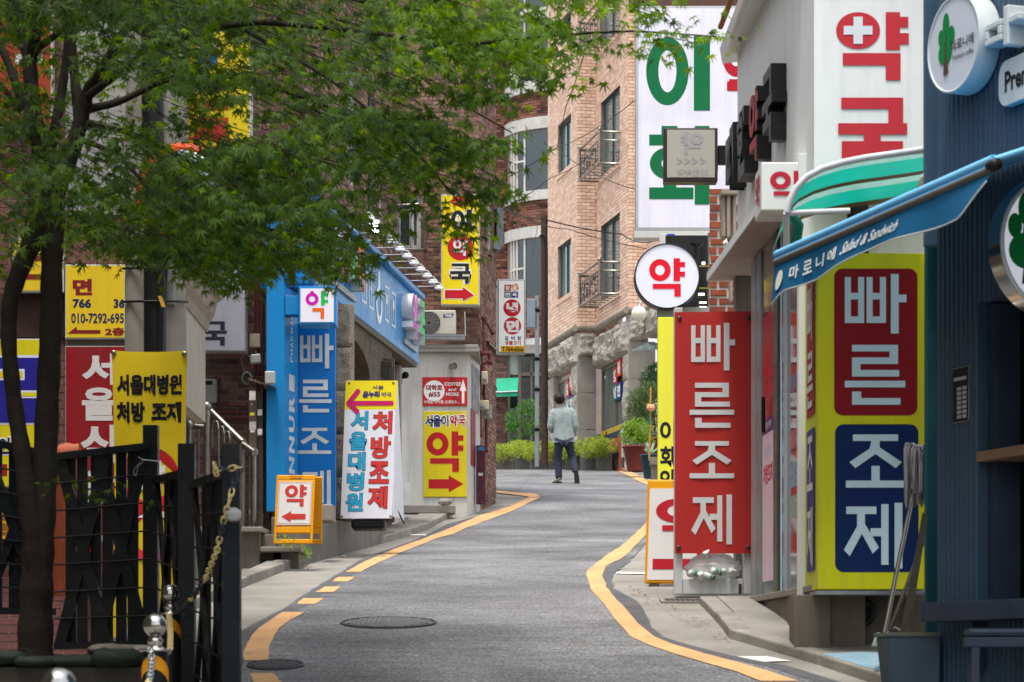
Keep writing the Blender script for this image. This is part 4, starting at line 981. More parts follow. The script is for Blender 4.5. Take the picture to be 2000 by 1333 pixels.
stone_wall(4, [('rough', .05, .6, 605, 660, .1)])
for fr, L, a0, a1, v0, v1 in ((fr0, L0, .2, .86, 722, 930), (fr2, L2_, .02, .87, 690, 930)):
    zt2 = (HV-v0)/F*fr.pt(L, 0).y-zb_
    w = window(PB, fr, None, -.1, '#7a6f60', .06, (.5,), (), '#4f5a55', rect=(a0*L, .3, a1*L, zt2))
    qq = MB(); qq.box(fr, a0*L, a1*L, .0, .95, -.12, -.075); qq.build('stall_riser', M('terracotta_paint', '#a4553a', .7, var=.1, stain=.1), w)
    for zz, col in ((.96, '#2d3350'), (1.08, '#b89a2e')):
        qq = MB(); qq.box(fr, a0*L+.02, a1*L-.02, zz, zz+.115, -.11, -.07); qq.build('stripe', M('stripe_'+col[1:], col, .6), w)
    for k, (col, ch, da, dz) in enumerate((('#b32430', '함', 0, .36), ('#e0562a', '흥', .36, .5), ('#1f6a4a', '냉', 0, 0), ('#25408c', '면', .36, 0))):
        aa = (a0+(a1-a0)*.5)*L+da; bb = 1.75+dz; qq = MB(); qq.box(fr, aa, aa+.34, bb, bb+.36, -.1, -.066); s_ = qq.build('window_sticker', INK(col), w)
        qq = MB(); text(qq, fr, ch, None, -.062, .05, rect=(aa+.05, bb+.05, aa+.29, bb+.31)); qq.build('lettering', INK('#ece9e4'), w)
# balconies
def balcony(h, lb):
    a0, a1 = h[0]-.12, h[2]+.04; b = h[1]-.06; d = .46; hh = .68
    t = thing('balcony', lb, 'balcony', fC.pt(a0, b, 0), 'steel balconies on the pink building')
    q = MB()
    for z in (b, b+.5, b+hh): q.tube([fC.pt(a0, z, 0), fC.pt(a0, z, d), fC.pt(a1, z, d), fC.pt(a1, z, 0)], .026 if z != b+.5 else .018, 8)
    q.build('rail', m_ss, t)
    q = MB()
    for a in (a0, a1): q.tube([fC.pt(a, b, d), fC.pt(a, b+hh+.03, d)], .032, 8); q.ball(fC.pt(a, b+hh+.05, d), .045, 10, 6)
    q.build('corner_post', m_ss, t)
    q = MB(); n = 9
    for i in range(1, n): q.tube([fC.pt(a0+(a1-a0)*i/n, b, d), fC.pt(a0+(a1-a0)*i/n, b+.5, d)], .009, 5)
    for i in range(1, 4):
        for a in (a0, a1): q.tube([fC.pt(a, b, d*i/4), fC.pt(a, b+hh, d*i/4)], .01, 5)
    for i in range(7): q.tube([fC.pt(a0+(a1-a0)*i/6, b, 0), fC.pt(a0+(a1-a0)*i/6, b, d)], .014, 5)
    q.build('bar', m_ss, t, kind='stuff')
    q = MB(); r = random.Random(5)
    for i in range(60):
        x, z = a0+.1+(a1-a0-.2)*r.random(), b+.06+r.random()*.36; s_ = .045
        q.tube([fC.pt(x+s_*math.cos(k*.8)*(1-k*.1), z+s_*math.sin(k*.8)*(1-k*.1), d-.015) for k in range(9)], .006, 4)
    q.build('scrollwork', m_black, t)
balcony(hol[2][0], 'upper steel balcony with dark scrollwork on the pink brick building')
balcony(hol[2][1], 'lower steel balcony with dark scrollwork on the pink brick building')
balcony(hol[2][2], 'topmost balcony half hidden by leaves on the pink building')
t = thing('glass_canopy', 'small slanted glass canopy over the stone pier', 'canopy', P(1265, 680, 50))
q = MB(); q.hexa([P(1231, 687, 50), P(1290, 683, 50), P(1232, 685, 50), P(1290, 681, 50), P(1265, 672, 50.8), P(1300, 672, 50.8), P(1265, 670, 50.8), P(1300, 670, 50.8)]); q.build('pane', M('canopy_glass', '#5c6a6c', .15, var=.15, spec=.8), t)
t = thing('globe_lamp', 'white glass globe lamp on a short stem at the stone corner', 'lamp', P(1248, 613, 47.5))
q = MB(); q.ball(P(1248, 613, 47.5), .15, 20, 12); q.build('globe', M('opal_glass', '#d6d2c0', .25, var=.03), t)
q = MB(); q.tube([P(1250, 598, 47.5), P(1251, 590, 47.5), P(1252, 582, 47.7)], .012, 6); q.lathe(P(1249, 599, 47.5), [(.05, -.02), (.04, .03), (.02, .05)], 12); q.build('stem', m_gal, t)
# ---------------------------------------------------------------- left corner shop behind the fence
CSH = thing('corner_shop', 'brown brick corner shop hung with yellow and red signboards', 'building', Vector((-4, 22.6, .05)))
Yc = 22.6; fl = Fr((-6.2, Yc, .03), (1, 0, 0)); LL = 6.2-3.05
q = MB(); panel(q, fl, LL, 7.6, []); panel(q, Fr(fl.pt(LL, 0), (-.12, 1, 0)), 2.5, 7.6, []); q.build('wall', m_mort, CSH)
q = MB(); panel(q, Fr((-6.2, 1.0, -1.5), (0, 1, 0)), 21.6, 10, []); q.build('shade_wall', M('shade_wall_render', '#6f665c', .85, var=.1, stain=.3), CSH)  # unseen wall, added to cut sky light from the left
m_bkp = M('mauve_brick', '#7c5350', .85, col2='#6a4340', var=.12, island=.2, bump=.4, stain=.3)
brick_wall(CSH, fl, LL, 7.6, .2, .075, m_bkp, [], 160, [(0, 900, 60, 1230), (100, 860, 150, 1200), (0, 240, 130, 400)])
bxp(128, 20, 262, 420, Yc-.05, .1, 'concrete_panel', M('raw_concrete', '#8e8c88', .9, var=.15, scale=8, bump=.6, bscale=40, stain=.2), CSH)
bxp(128, 655, 245, 675, Yc-.08, .1, 'sign_beam', M('grey_beam', '#6f6a62', .7, stain=.3), CSH)
bxp(-40, 572, 128, 660, Yc-.04, .1, 'dark_band', M('dark_brown_panel', '#3a2723', .7, var=.2), CSH)
t, f = sign_board('orange_board', 'large orange red board high up behind the tree trunk', 'sign', (-40, 18, 103, 250), Yc-.15, .1, '#8f3a1b', 0, .02, '#b9b8ae')
ink(t, f, '#cfcac4', lambda mb: (pxrect(mb, f, (30, 106, 52, 126), .006), pxrect(mb, f, (70, 106, 83, 126), .006)))
t, f = sign_board('yellow_board', 'yellow board with a maroon letter left of the trunk', 'sign', (24, 465, 125, 571), Yc-.15, .08, '#d9b81e', 0, .015, '#b9b8ae')
ink(t, f, '#7a1e22', lambda mb: [pxrect(mb, f, p, .006+.0004*i) for i, p in enumerate(((42, 500, 52, 546), (52, 500, 84, 510), (52, 536, 84, 546)))])
t, f = sign_board('phone_sign', 'yellow phone number sign with left arrow beside the concrete pole', 'sign', (127, 517, 245, 662), Yc-.15, .08, '#d9b81e', 0, .012, '#b9b8ae')
ink(t, f, '#22274f', lambda mb: (text(mb, f, '766', (142, 584, 178, 602), .006, .04), text(mb, f, '36', (222, 584, 243, 602), .006, .04), text(mb, f, '010-7292-695', (139, 612, 242, 632), .006, .025)))
ink(t, f, '#7a1e22', lambda mb: (text(mb, f, '면', (142, 545, 180, 577), .006, .05), pxpoly(mb, f, [(132, 652), (150, 638), (150, 645), (196, 645), (196, 652)], .006), text(mb, f, '2층', (205, 640, 243, 656), .006, .04)))
t, f = sign_board('blue_block_sign', 'yellow sign with white edged blue block letter at the far left', 'sign', (-60, 662, 84, 952), Yc-.15, .08, '#cdbf12', 0, .012, '#b9b8ae')
ink(t, f, '#cfcfe0', lambda mb: pxrect(mb, f, (-50, 694, 81, 830), .006)); ink(t, f, '#232080', lambda mb: (pxrect(mb, f, (-48, 699, 76, 826), .0085)))
ink(t, f, '#cfcfe0', lambda mb: (pxrect(mb, f, (-40, 721, 48, 743), .011), pxrect(mb, f, (40, 763, 78, 778), .011))); ink(t, f, '#cdbf12', lambda mb: (pxrect(mb, f, (-36, 726, 44, 738), .013), pxrect(mb, f, (43, 767, 76, 774), .013)))
ink(t, f, '#dcdce2', lambda mb: (text(mb, f, '안', (-6, 852, 26, 890), .006, .08))); ink(t, f, '#1f1f28', lambda mb: (text(mb, f, '안', (-3, 855, 23, 887), .008, .035)))
ink(t, f, '#8f2226', lambda mb: pxrect(mb, f, (-30, 907, 14, 930), .006))
t, f = sign_board('orange_price_sign', 'orange sign with navy and brown syllables low at the far left', 'sign', (-60, 971, 34, 1054), Yc-.15, .05, '#df9a22')
ink(t, f, '#22274f', lambda mb: text(mb, f, '안', (13, 979, 35, 1003), .006, .04)); ink(t, f, '#8a5a22', lambda mb: text(mb, f, '금', (-4, 1010, 22, 1046), .006, .06))
t, f = sign_board('red_restaurant_sign', 'tall dark red sign with white syllables behind the yellow banner', 'sign', (127, 676, 300, 1120), Yc-.2, .1, '#86131c', 0, .01, '#8a8880')
def rsn(mb):
    text(mb, f, '서', (160, 690, 228, 752), .006, .04); text(mb, f, '울', (160, 757, 226, 822), .006, .04); text(mb, f, '식', (157, 830, 228, 905), .006, .04); text(mb, f, '당', (157, 915, 228, 985), .006, .04)
    pxrect(mb, f, (140, 1045, 200, 1058), .006)
ink(t, f, '#c9c5c2', rsn)
t = thing('clay_jar', 'orange brown clay jar lying on its side on a stack behind the fence', 'jar', P(130, 880, 21))
q = MB(); q.lathe(P(112, 888, 21), [(.05, 0), (.085, .03), (.09, .1), (.07, .16), (.075, .19), (.06, .2)], 16, (1, 0, .12)); q.build('jar', M('terracotta', '#a0573e', .7, var=.12), t)
t = thing('orange_drum', 'tall orange ribbed plastic drum behind the dark fence', 'drum', P(120, 1150, 21))
q = MB(); c = P(120, 1165, 21); q.lathe(c, [(.1, 0)]+[(.1+.008*(k % 2), .06*k) for k in range(1, 20)]+[(.08, 1.2)], 18); q.build('drum', M('orange_plastic', '#6f321c', .6, var=.15, stain=.3), t)
# big yellow sign and white pharmacy sign behind the leaves
t, f = sign_board('yellow_tower_sign', 'huge yellow sign with red and blue lettering behind the leaves', 'sign', (330, 60, 490, 305), 24.2, .2, '#d6bd18', 0, .02, '#b9b8ae')
ink(t, f, '#b03030', lambda mb: (pxrect(mb, f, (350, 196, 446, 216), .006), pxrect(mb, f, (380, 230, 446, 268), .006), pxrect(mb, f, (352, 268, 446, 275), .006))); ink(t, f, '#31507e', lambda mb: pxrect(mb, f, (385, 95, 425, 135), .006)); ink(t, f, '#e0dedb', lambda mb: pxrect(mb, f, (385, 80, 425, 94), .006))
t, f = sign_board('white_pharmacy_sign', 'white lightbox with green bar and grey syllable on brown brick', 'sign', (372, 488, 480, 687), 25.1, .18, '#cfcdd6', .05, .012, '#a9a9a8')
ink(t, f, '#4a4c55', lambda mb: glyph(mb, f, '국', (394, 628, 443, 674), .006)); ink(t, f, '#0f7a3c', lambda mb: pxrect(mb, f, (407, 555, 420, 612), .006)); ink(t, f, '#d6662a', lambda mb: pxrect(mb, f, (376, 557, 398, 606), .006))
# moulded shop canopy
t = thing('shop_canopy', 'cream panelled shop canopy with heavy moulded cornice by the pole', 'canopy', P(385, 780, 21))
m_cream = M('cream_panel', '#aaa294', .7, var=.06, streak=.2, stain=.2)
n0, n1 = P(345, 790, 20.2), P(398, 770, 22.2); fr_ = wall_fr(up(n0, 0), up(n1, 0)); L = (up(n1, 0)-up(n0, 0)).length
zb0, zt0 = 2.18, 3.05
q = MB(); q.box(fr_, 0, L, zb0, zt0, -.08, 0); q.build('box', m_cream, t)
for i in range(7):
    q = MB(); q.box(fr_, i*L/7+.006, (i+1)*L/7-.006, zb0+.004, zt0, .002, .016); q.build('panel', m_cream, t)
q = MB(); prof = [(-.1, zt0-.03), (.03, zt0-.03), (.05, zt0+.06), (.09, zt0+.12), (.12, zt0+.24), (.16, zt0+.27), (.16, zt0+.32), (-.1, zt0+.32)]
vs = [fr_.pt(a, b, c) for a in (0, L+.06) for c, b in prof]; m_ = len(prof); q.add(vs, [(k, (k+1) % m_, m_+(k+1) % m_, m_+k) for k in range(m_)]+[list(range(m_)), list(range(m_, 2*m_))]); q.build('cornice', M('stone_cream', '#8f8578', .8, var=.1, stain=.25), t)
# electric meter, wires, lamp, switch boxes on the brown wall
t = thing('electric_meter', 'grey electricity meter box on the brown brick wall by maroon pipes', 'meter', P(410, 790, 25.3)); bxp(396, 740, 423, 787, 25.35, .12, 'case', m_grey, t, .02); bxp(397, 744, 415, 752, 25.21, .003, 'dial', m_black, t, 0)
t = thing('wall_box', 'beige square junction box fixed to brown brick', 'junction box', P(497, 665, 25.2)); bxp(487, 652, 507, 678, 25.3, .09, 'cover', m_beige, t, .008)
t = thing('wall_floodlight', 'small white floodlight tilted on the brown brick wall', 'lamp', P(500, 700, 25.2)); q = MB(); f = Fr(P(490, 710, 25.2), (1, .3, .15), (-.1, .25, 1)); q.box(f, 0, .11, 0, .1, -.05, 0); q.build('housing', M('lamp_white', '#cfd0ce'), t, bevel=.012)
q = MB(); q.tube([P(500, 690, 25.3), P(498, 680, 25.4)], .012, 6); q.build('bracket', m_gal, t)
t = thing('cable_coil', 'coil of grey cable hanging on the brick wall', 'cable', P(482, 740, 25.4)); q = MB()
for k in range(4): q.tube([P(482+10*math.cos(a*.45)*(1-.05*k), 739+13*math.sin(a*.45)*(1-.06*k), 25.4-.012*k) for a in range(15)], .006, 5)
q.tube([P(478, 728, 25.4), P(470, 700, 25.43), P(480, 690, 25.4), P(490, 700, 25.35)], .005, 5); q.build('cable', m_grey, t)
for k, u in enumerate((497, 503, 509, 515)):
    pipe_run('maroon riser pipe on the brown wall, number %s from the blue post' % ('four', 'three', 'two', 'one')[k], [P(u, 730+k*3, 25.42), P(u, 460, 25.42)], .013 if k < 2 else .01, m_pipe if k < 3 else m_black, 'pipe', 'riser_pipe', False)
pipe_run('maroon gas pipe bent round the electricity meter', [P(420, 738, 25.4), P(428, 740, 25.4), P(430, 790, 25.4), P(480, 794, 25.4)], .014)
pipe_run('upper level maroon pipe running low along the brown wall', [P(380, 806, 25.4), P(482, 806, 25.4)], .014, name='gas_pipe')
pipe_run('lower level maroon pipe running low along the brown wall', [P(380, 816, 25.4), P(482, 817, 25.4)], .016)

# ---------------------------------------------------------------- stair rail, steps and steel door frame
t = thing('stair_rail', 'stainless steel stair rail with ball topped posts by the brick wall', 'railing', P(450, 1000, 23))
def spot(u, v, k): return P(u, v, 22.6+k*(u-400)/100*.3)
q = MB(); q.tube([P(403, 795, 23.2), P(474, 864, 22.9)], .035, 10); q.tube([P(474, 868, 22.9), P(497, 884, 22.8)], .032, 10); q.tube([P(366, 832, 23.2), P(398, 834, 23.2)], .028, 10); q.build('handrail', m_ss, t)
q = MB()
for u, v, vb in ((404, 796, 985), (473, 870, 1035), (495, 886, 1030), (370, 832, 980)):
    q.tube([P(u, v, 22.95), P(u, vb, 22.95)], .03, 10); q.ball(P(u, v-2, 22.95), .05, 12, 8)
q.build('post', m_ss, t)
q = MB()
for k in range(5):
    u = 415+11*k; v = 812+k*10
    q = MB(); q.tube([P(u, v+60+k*3, 22.95), P(u, v+22, 22.95), P(u+4, v+10, 22.95), P(u+10, v+12, 22.95), P(u+12, v+30, 22.95), P(u+12, 960+k*12, 22.95)], .009, 6); q.build('baluster', m_ss, t)
for u, v in ((378, 850), (388, 840)): q = MB(); q.tube([P(u, v, 23), P(u, 970, 23)], .01, 6); q.build('baluster', m_ss, t)
t = thing('stone_steps', 'grey granite entrance steps beside the yellow arrow stand', 'steps', P(500, 1150, 21.8))
m_dirtg = M('stained_granite', '#77726a', .85, var=.2, scale=4, speck=.35, bscale=80, stain=.5, streak=.35)
bxp(380, 1040, 508, 1260, 22.2, 2.5, 'side_block', m_dirtg, t, .01); bxp(376, 1029, 513, 1039.5, 22.12, 2.5, 'top_slab', m_gran, t, .01)
bxp(509, 1044, 535, 1150, 22.3, 1.5, 'side_block', m_dirtg, t, .01); bxp(508, 1068, 588, 1078, 22.0, 1.8, 'tread_slab', m_gran, t, .01); bxp(548, 1078.5, 584, 1130, 22.1, 1.6, 'riser_block', m_dirtg, t, .01)
bxp(513, 1078.5, 548, 1150, 22.6, 1, 'riser_block', m_dirtg, t)
# sloping plinth wall under the pharmacy
t = thing('plinth_wall', 'long stained concrete plinth wall rising beside the left kerb', 'wall', P(640, 1080, 23.5))
pl0, pl1 = Vector((-1.96, 22.6, 0)), Vector((-1.42, 27.0, 0)); f = wall_fr(pl0, pl1); L = (pl1-pl0).length; q = MB(); n = 5
for i in range(n):
    a0, a1 = i*L/n+.004, (i+1)*L/n-.004; p = [f.pt(a, b, c) for c in (-.3, 0) for a, b in ((a0, gz(22.6+a0)-.1), (a1, gz(22.6+a1)-.1), (a0, 1.36+.028*a0+(0 if i else -.02)), (a1, 1.36+.028*a1))]
    q = MB().hexa(p); q.build('concrete_block', M('stained_concrete', '#77736c', .85, var=.15, scale=3, stain=.5, streak=.5, bump=.3), t, bevel=.012)
bxp(622, 985, 650, 1018, 23.0, .4, 'cap_stone', m_gran, t, .012)
t = thing('steel_door_frame', 'brown steel gate post frame covered with torn stickers', 'door frame', P(512, 1030, 23.5))
m_bst = M('brown_steel', '#6a5d52', .4, metal=.5, var=.15, scale=8, scratch='#b5aea4'); bxp(486, 742, 501, 1030, 23.3, .15, 'post', m_bst, t, .006); bxp(501.5, 752, 514, 1030, 23.4, .1, 'post', m_bst, t, .006); bxp(515, 760, 530, 1050, 23.5, .1, 'door_leaf', M('brown_slats', '#4c3a31', .6, var=.2), t, .006); bxp(530.5, 755, 540, 1050, 23.35, .1, 'post', m_bst, t, .006)
q = MB(); q.hexa([P(484, 742, 23.2), P(540, 760, 23.2), P(484, 738, 23.2), P(540, 757, 23.2), P(484, 742, 23.7), P(540, 760, 23.7), P(484, 738, 23.7), P(540, 757, 23.7)]); q.build('head', m_bst, t)
for k, (u0, v0, u1, v1, c) in enumerate(((487, 764, 499, 782, '#b8b4ac'), (488, 806, 497, 812, '#c0b12e'), (487, 824, 500, 840, '#a9a59e'), (503, 800, 512, 812, '#b9b7b4'), (503, 838, 512, 850, '#c9c8c8'), (489, 841, 497, 845, '#d0d0d4'))):
    bxp(u0, v0, u1, v1, 23.14 if u0 < 501 else 23.29, .003, 'sticker', M('paper_'+c[1:], c, .7, var=.25, scale=30), t, 0)
t = thing('alarm_box', 'small white alarm box on the side of the blue post', 'box', P(527, 740, 23.1)); bxp(517, 725, 537, 750, 23.1, .08, 'cover', M('lamp_white', '#cfd0ce'), t, .01)
# yellow stand-up arrow board
t = thing('folding_board', 'orange yellow folding board with red syllable and left arrow', 'sign', P(580, 1066, 21.6))
Yab = 21.7; m_oy = M('orange_yellow_plastic', '#e09a12', .4, var=.06, scale=4, stain=.08)
f = Fr(P(534, 1062, Yab), (1, -.02, 0), (.035, .12, 1)); k = Yab/F
w0, hh = 76*k, 136*k
def frame_leg(f, name):
    q = MB(); q.box(f, 0, w0, .25*hh, .93*hh, -.03, 0); q.box(f, 0, .022, 0, .25*hh, -.03, 0); q.box(f, w0-.022, w0, 0, .25*hh, -.03, 0); q.box(f, .022, w0-.022, .0, .04, -.03, 0); q.box(f, .022, w0-.022, .25*hh-.06, .25*hh, -.03, 0)
    q.box(f, 0, w0*.36, .93*hh, hh, -.03, 0); q.box(f, w0*.64, w0, .93*hh, hh, -.03, 0); q.box(f, w0*.36, w0*.64, hh-.016, hh, -.03, 0)
    return q.build(name, m_oy, t, bevel=.006)
frame_leg(f, 'front_leg'); f2_ = Fr(f.o+Vector((.06, .34, .01)), (1, -.02, 0), (.03, -.32, 1)); frame_leg(f2_, 'rear_leg')
q = MB(); q.prism(f, [(w0*.07, .27*hh), (w0*.93, .27*hh), (w0*.93, .9*hh), (w0*.07, .9*hh)], .001, .006); q.build('face', M('white_plastic', '#d9d7d4', .5, var=.04, stain=.08), t)
ink(t, f, '#c23a34', lambda mb: (glyph(mb, f, '약', None, .008, rect=(w0*.24, .555*hh, w0*.8, .855*hh)), mb.poly([f.pt(w0*a, hh*b, .009) for a, b in ((.18, .39), (.42, .31), (.42, .35), (.8, .35), (.8, .43), (.42, .43), (.42, .47))])))
q = MB()
for (a0, a1, b0, b1) in ((.09, .91, .285, .29), (.09, .91, .88, .885)): q.box(f, w0*a0, w0*a1, hh*b0, hh*b1, .0065, .0072)
for a in (.09, .905): q.box(f, w0*a, w0*(a+.008), hh*.29, hh*.88, .0065, .0072)
q.build('border_line', INK('#c23a34'), t)
# X banner stand
t = thing('banner_stand', 'tall white and yellow banner stand with magenta left arrow', 'banner', P(718, 1022, 26))
Yx = 24.2; f = Fr(P(665, 1013, Yx), (1, -.03, 0), (.035, .05, 1)); k = Yx/F; w1, h1 = 101*k, 271*k
def warp(f, a, b): return f
n = 10; q = MB(); vs = []
for j in range(n+1):
    b = h1*j/n; lx = w1*.085*(1-j/n)*-.0; 
    vs += [f.pt(0, b, .03*math.sin(math.pi*j/n)), f.pt(w1, b, .03*math.sin(math.pi*j/n))]
ys = .79
q = MB(); q.box(f, 0, w1, 0, h1*ys, -.006, 0); q.build('sheet', M('vinyl_white', '#dcdde2', .45, var=.04, streak=.05), t)
q = MB(); q.box(f, 0, w1, h1*ys, h1, -.006, .0005); q.build('header', M('vinyl_yellow', '#e6d21c', .45, var=.04), t)
R_ = lambda x0, y0, x1, y1: (w1*x0, h1*y0, w1*x1, h1*y1)
ink(t, f, '#3a2f6e', lambda mb: (text(mb, f, '서울', None, .004, .02, rect=R_(.52, .935, .74, .965)), text(mb, f, '온누리', None, .004, .06, rect=R_(.34, .875, .67, .925)), text(mb, f, '약국', None, .004, .015, rect=R_(.7, .88, .9, .915))))
def mag(mb):
    for i, (p, r) in enumerate((((.93, .835), (.1, .835)), ((.06, .83), (.26, .93)), ((.06, .84), (.26, .745+.025)))):
        p, r = Vector(f.pt(w1*p[0], h1*p[1], .004+.001*i)), Vector(f.pt(w1*r[0], h1*r[1], .004+.001*i)); d = (r-p).normalized(); s = f.n.cross(d)*.024
        mb.poly([p-s, r-s, r+d*.012, r+s, p+s, p-d*.012])
ink(t, f, '#c0245e', mag)
for col, edge, strg, x0, x1, top, bot in (('#c83a38', '#7a1f22', '처방조제', .55, .93, .775, .05), ('#2f9cc0', '#12495f', '서울대병원', .13, .46, .775, .035)):
    n = len(strg); sh = (top-bot)/n
    for i, ch in enumerate(strg):
        r_ = (x0-.05*i/n, top-sh*(i+.88), x1-.05*i/n, top-sh*i)
        ink(t, f, edge, lambda mb: text(mb, f, ch, None, .003, .05, rect=R_(r_[0]-.008, r_[1]-.003, r_[2]+.008, r_[3]+.003))); ink(t, f, col, lambda mb: text(mb, f, ch, None, .0045, .03, rect=R_(*r_)))
q = MB(); q.hexa([f.pt(w1+.004, .02, 0), f.pt(w1+.09, .02, -.35), f.pt(w1-.01, h1, 0), f.pt(w1+.0, h1, -.03), f.pt(w1+.008, .02, 0), f.pt(w1+.094, .02, -.35), f.pt(w1-.006, h1, 0), f.pt(w1+.004, h1, -.03)]); q.build('side_flap', M('vinyl_white', '#dcdde2'), t)
q = MB(); q.box(f, w1*.2, w1*.86, -.1, -.002, -.3, -.02); q.build('water_base', m_black, t, bevel=.03)
q = MB()
for a, b in ((.07, .985), (.93, .985), (.03, .015), (.97, .015)): q.lathe(f.pt(w1*a, h1*b, .002), [(.012, 0), (.012, .004), (.005, .004)], 10, f.n)
q.build('eyelet', m_ss, t)
q = MB(); q.tube([f.pt(w1*.97, .2, -.02), f.pt(w1+.1, -.02, -.3)], .008, 6); q.build('stay_rod', m_black, t)

# ---------------------------------------------------------------- utility pole, mirror, yellow banner
t = thing('utility_pole', 'thick concrete utility pole with black cable duct behind the tree', 'pole', P(303, 1250, 18.9))
q = MB(); q.tube([P(303, 1265, 19), P(305, -150, 19)], [.245, .235], 24); q.build('pole', M('pole_concrete', '#8a857c', .85, var=.12, scale=4, bump=.3, stain=.35), t)
q = MB(); q.tube([P(303, 1000, 18.74), P(302, 450, 18.74), P(298, 200, 18.74), P(296, -100, 18.74)], .085, 12); q.build('cable_duct', m_black, t)
q = MB(); q.tube([P(312, 700, 18.68), P(316, 560, 18.68), P(300, 380, 18.68)], .03, 8); q.tube([P(318, 600, 18.72), P(324, 500, 18.72), P(322, 420, 18.72)], .025, 8); q.build('cable', m_black, t)
bxp(324, 550, 341, 596, 18.78, .05, 'number_plate', m_grey, t, .006)
q = MB(); f = Fr(P(316, 600, 18.6), (1, 0, 0), (-.35, 0, 1)); q.box(f, 0, .03, 0, .09, 0, .004); q.build('tag', M('tag_yellow', '#c89a3a', .5), t)
q = MB()
for v in (525, 590, 430): q.tube([P(240, v, 18.9), P(270, v-1, 18.72), P(303, v-1, 18.64), P(340, v-1, 18.75), P(366, v, 18.95)], .01, 6)
q.build('strap', m_black, t)
t = thing('traffic_mirror', 'round orange rimmed convex traffic mirror among the leaves', 'mirror', P(354, 378, 17.6))
fm = Fr(P(354, 378, 17.6), (1, -.35, 0)); R0 = .33
q = MB(); q.lathe(fm.o, [(R0*(1-(i/8.)**2)**.5 if i < 8 else 0, .09*i/8) for i in range(9)][::1], 32, fm.n); q.build('mirror', M('mirror_glass', '#9aa6ad', .03, metal=1, var=0), t)
q = MB(); q.lathe(fm.o, [(R0, -.02), (R0+.03, -.01), (R0+.035, .02), (R0, .03)], 36, fm.n); q.lathe(fm.o, [(R0+.03, -.03), (R0*.6, -.1), (0, -.12)], 32, fm.n); q.build('rim', M('mirror_orange', '#c2491c', .5, var=.1), t)
q = MB(); q.tube([fm.pt(0, 0, -.1), P(310, 400, 18.7)], .02, 8); q.build('bracket', m_gal, t)
fs_ = Fr(fm.pt(.07, -.36, .07), (1, -.35, .05), (.25, 0, 1)); q = MB(); q.box(fs_, 0, .2, 0, .17, 0, .008); q.build('sticker', M('sticker_navy', '#1d2f7c', .5), t)
t = thing('hanging_banner', 'yellow banner with black lettering hung on the concrete pole', 'banner', P(292, 1255, 18.2))
Yn = 18.3; n = 14; m_ = 8; vs = []
def ban(u, v): # shallow curve of the cloth, drawn in along its length
    s = (u-218)/(366-218); w = (v-685)/(1262-685); pinch = 1-.06*math.sin(math.pi*min(w*1.2, 1))
    return P(292+(u-292)*pinch+(3 if s < .5 else 0)*w, v, Yn-.05*math.sin(math.pi*s)-.02*math.sin(w*9+s*2))
q = MB()
for j in range(n+1):
    for i in range(m_+1): vs.append(ban(218+148*i/m_, 685+577*j/n-(3*math.sin(math.pi*i/m_) if j == 0 else 0)*-1))
q.add(vs, [(j*(m_+1)+i, j*(m_+1)+i+1, (j+1)*(m_+1)+i+1, (j+1)*(m_+1)+i) for j in range(n) for i in range(m_)], True)
o = q.build('cloth', M('banner_yellow', '#c9ae16', .6, var=.05, streak=.05), t)
def btext(s, px, col, off, d):
    v, fz = text_geo(s, off); q = MB(); q.add([ban(px[0]+(px[2]-px[0])*x, px[3]-(px[3]-px[1])*y)+Vector((0, -d, 0)) for x, y in v], fz); q.build('lettering', INK(col), t)
btext('서울대병원', (226, 732, 357, 772), '#17171a', .05, .003); btext('처방', (224, 785, 282, 826), '#17171a', .05, .003); btext('조제', (296, 785, 357, 826), '#17171a', .05, .003)
def bshape(pts, col, d): q = MB(); q.poly([ban(u, v)+Vector((0, -d, 0)) for u, v in pts]); q.build('print', INK(col), t)
circ = lambda u, v, r: [(u+r*math.cos(k*math.pi/16), v+r*math.sin(k*math.pi/16)) for k in range(32)]
bshape(circ(292, 938, 64), '#b3242a', .008); bshape(circ(292, 1040, 56), '#b3242a', .012); bshape([(225, 1113), (360, 1113), (360, 1140), (225, 1140)], '#9c2a3a', .008)
btext('약', (262, 900, 325, 975), '#d8d6d2', .07, .013); bshape([(250, 1000), (330, 1000), (330, 1012), (250, 1012)], '#d8d6d2', .017)
for pts in ([(238, 1198), (249, 1198), (249, 1230), (238, 1230)], [(233, 1209), (254, 1209), (254, 1219), (233, 1219)]): bshape(pts, '#1b1b1e', .008+.002*(pts[0][0] < 236))
for pts in ([(240.5, 1201), (246.5, 1201), (246.5, 1227), (240.5, 1227)], [(236, 1211.5), (251, 1211.5), (251, 1216.5), (236, 1216.5)]): bshape(pts, '#d3b81c', .012+.002*(pts[0][0] < 238))
q = MB()
for u, v in ((222, 690), (361, 692)): q.lathe(ban(u, v)+Vector((0, -.006, 0)), [(.02, 0), (.02, .006), (.009, .006)], 10, (0, -1, 0))
q.build('eyelet', m_ss, t)

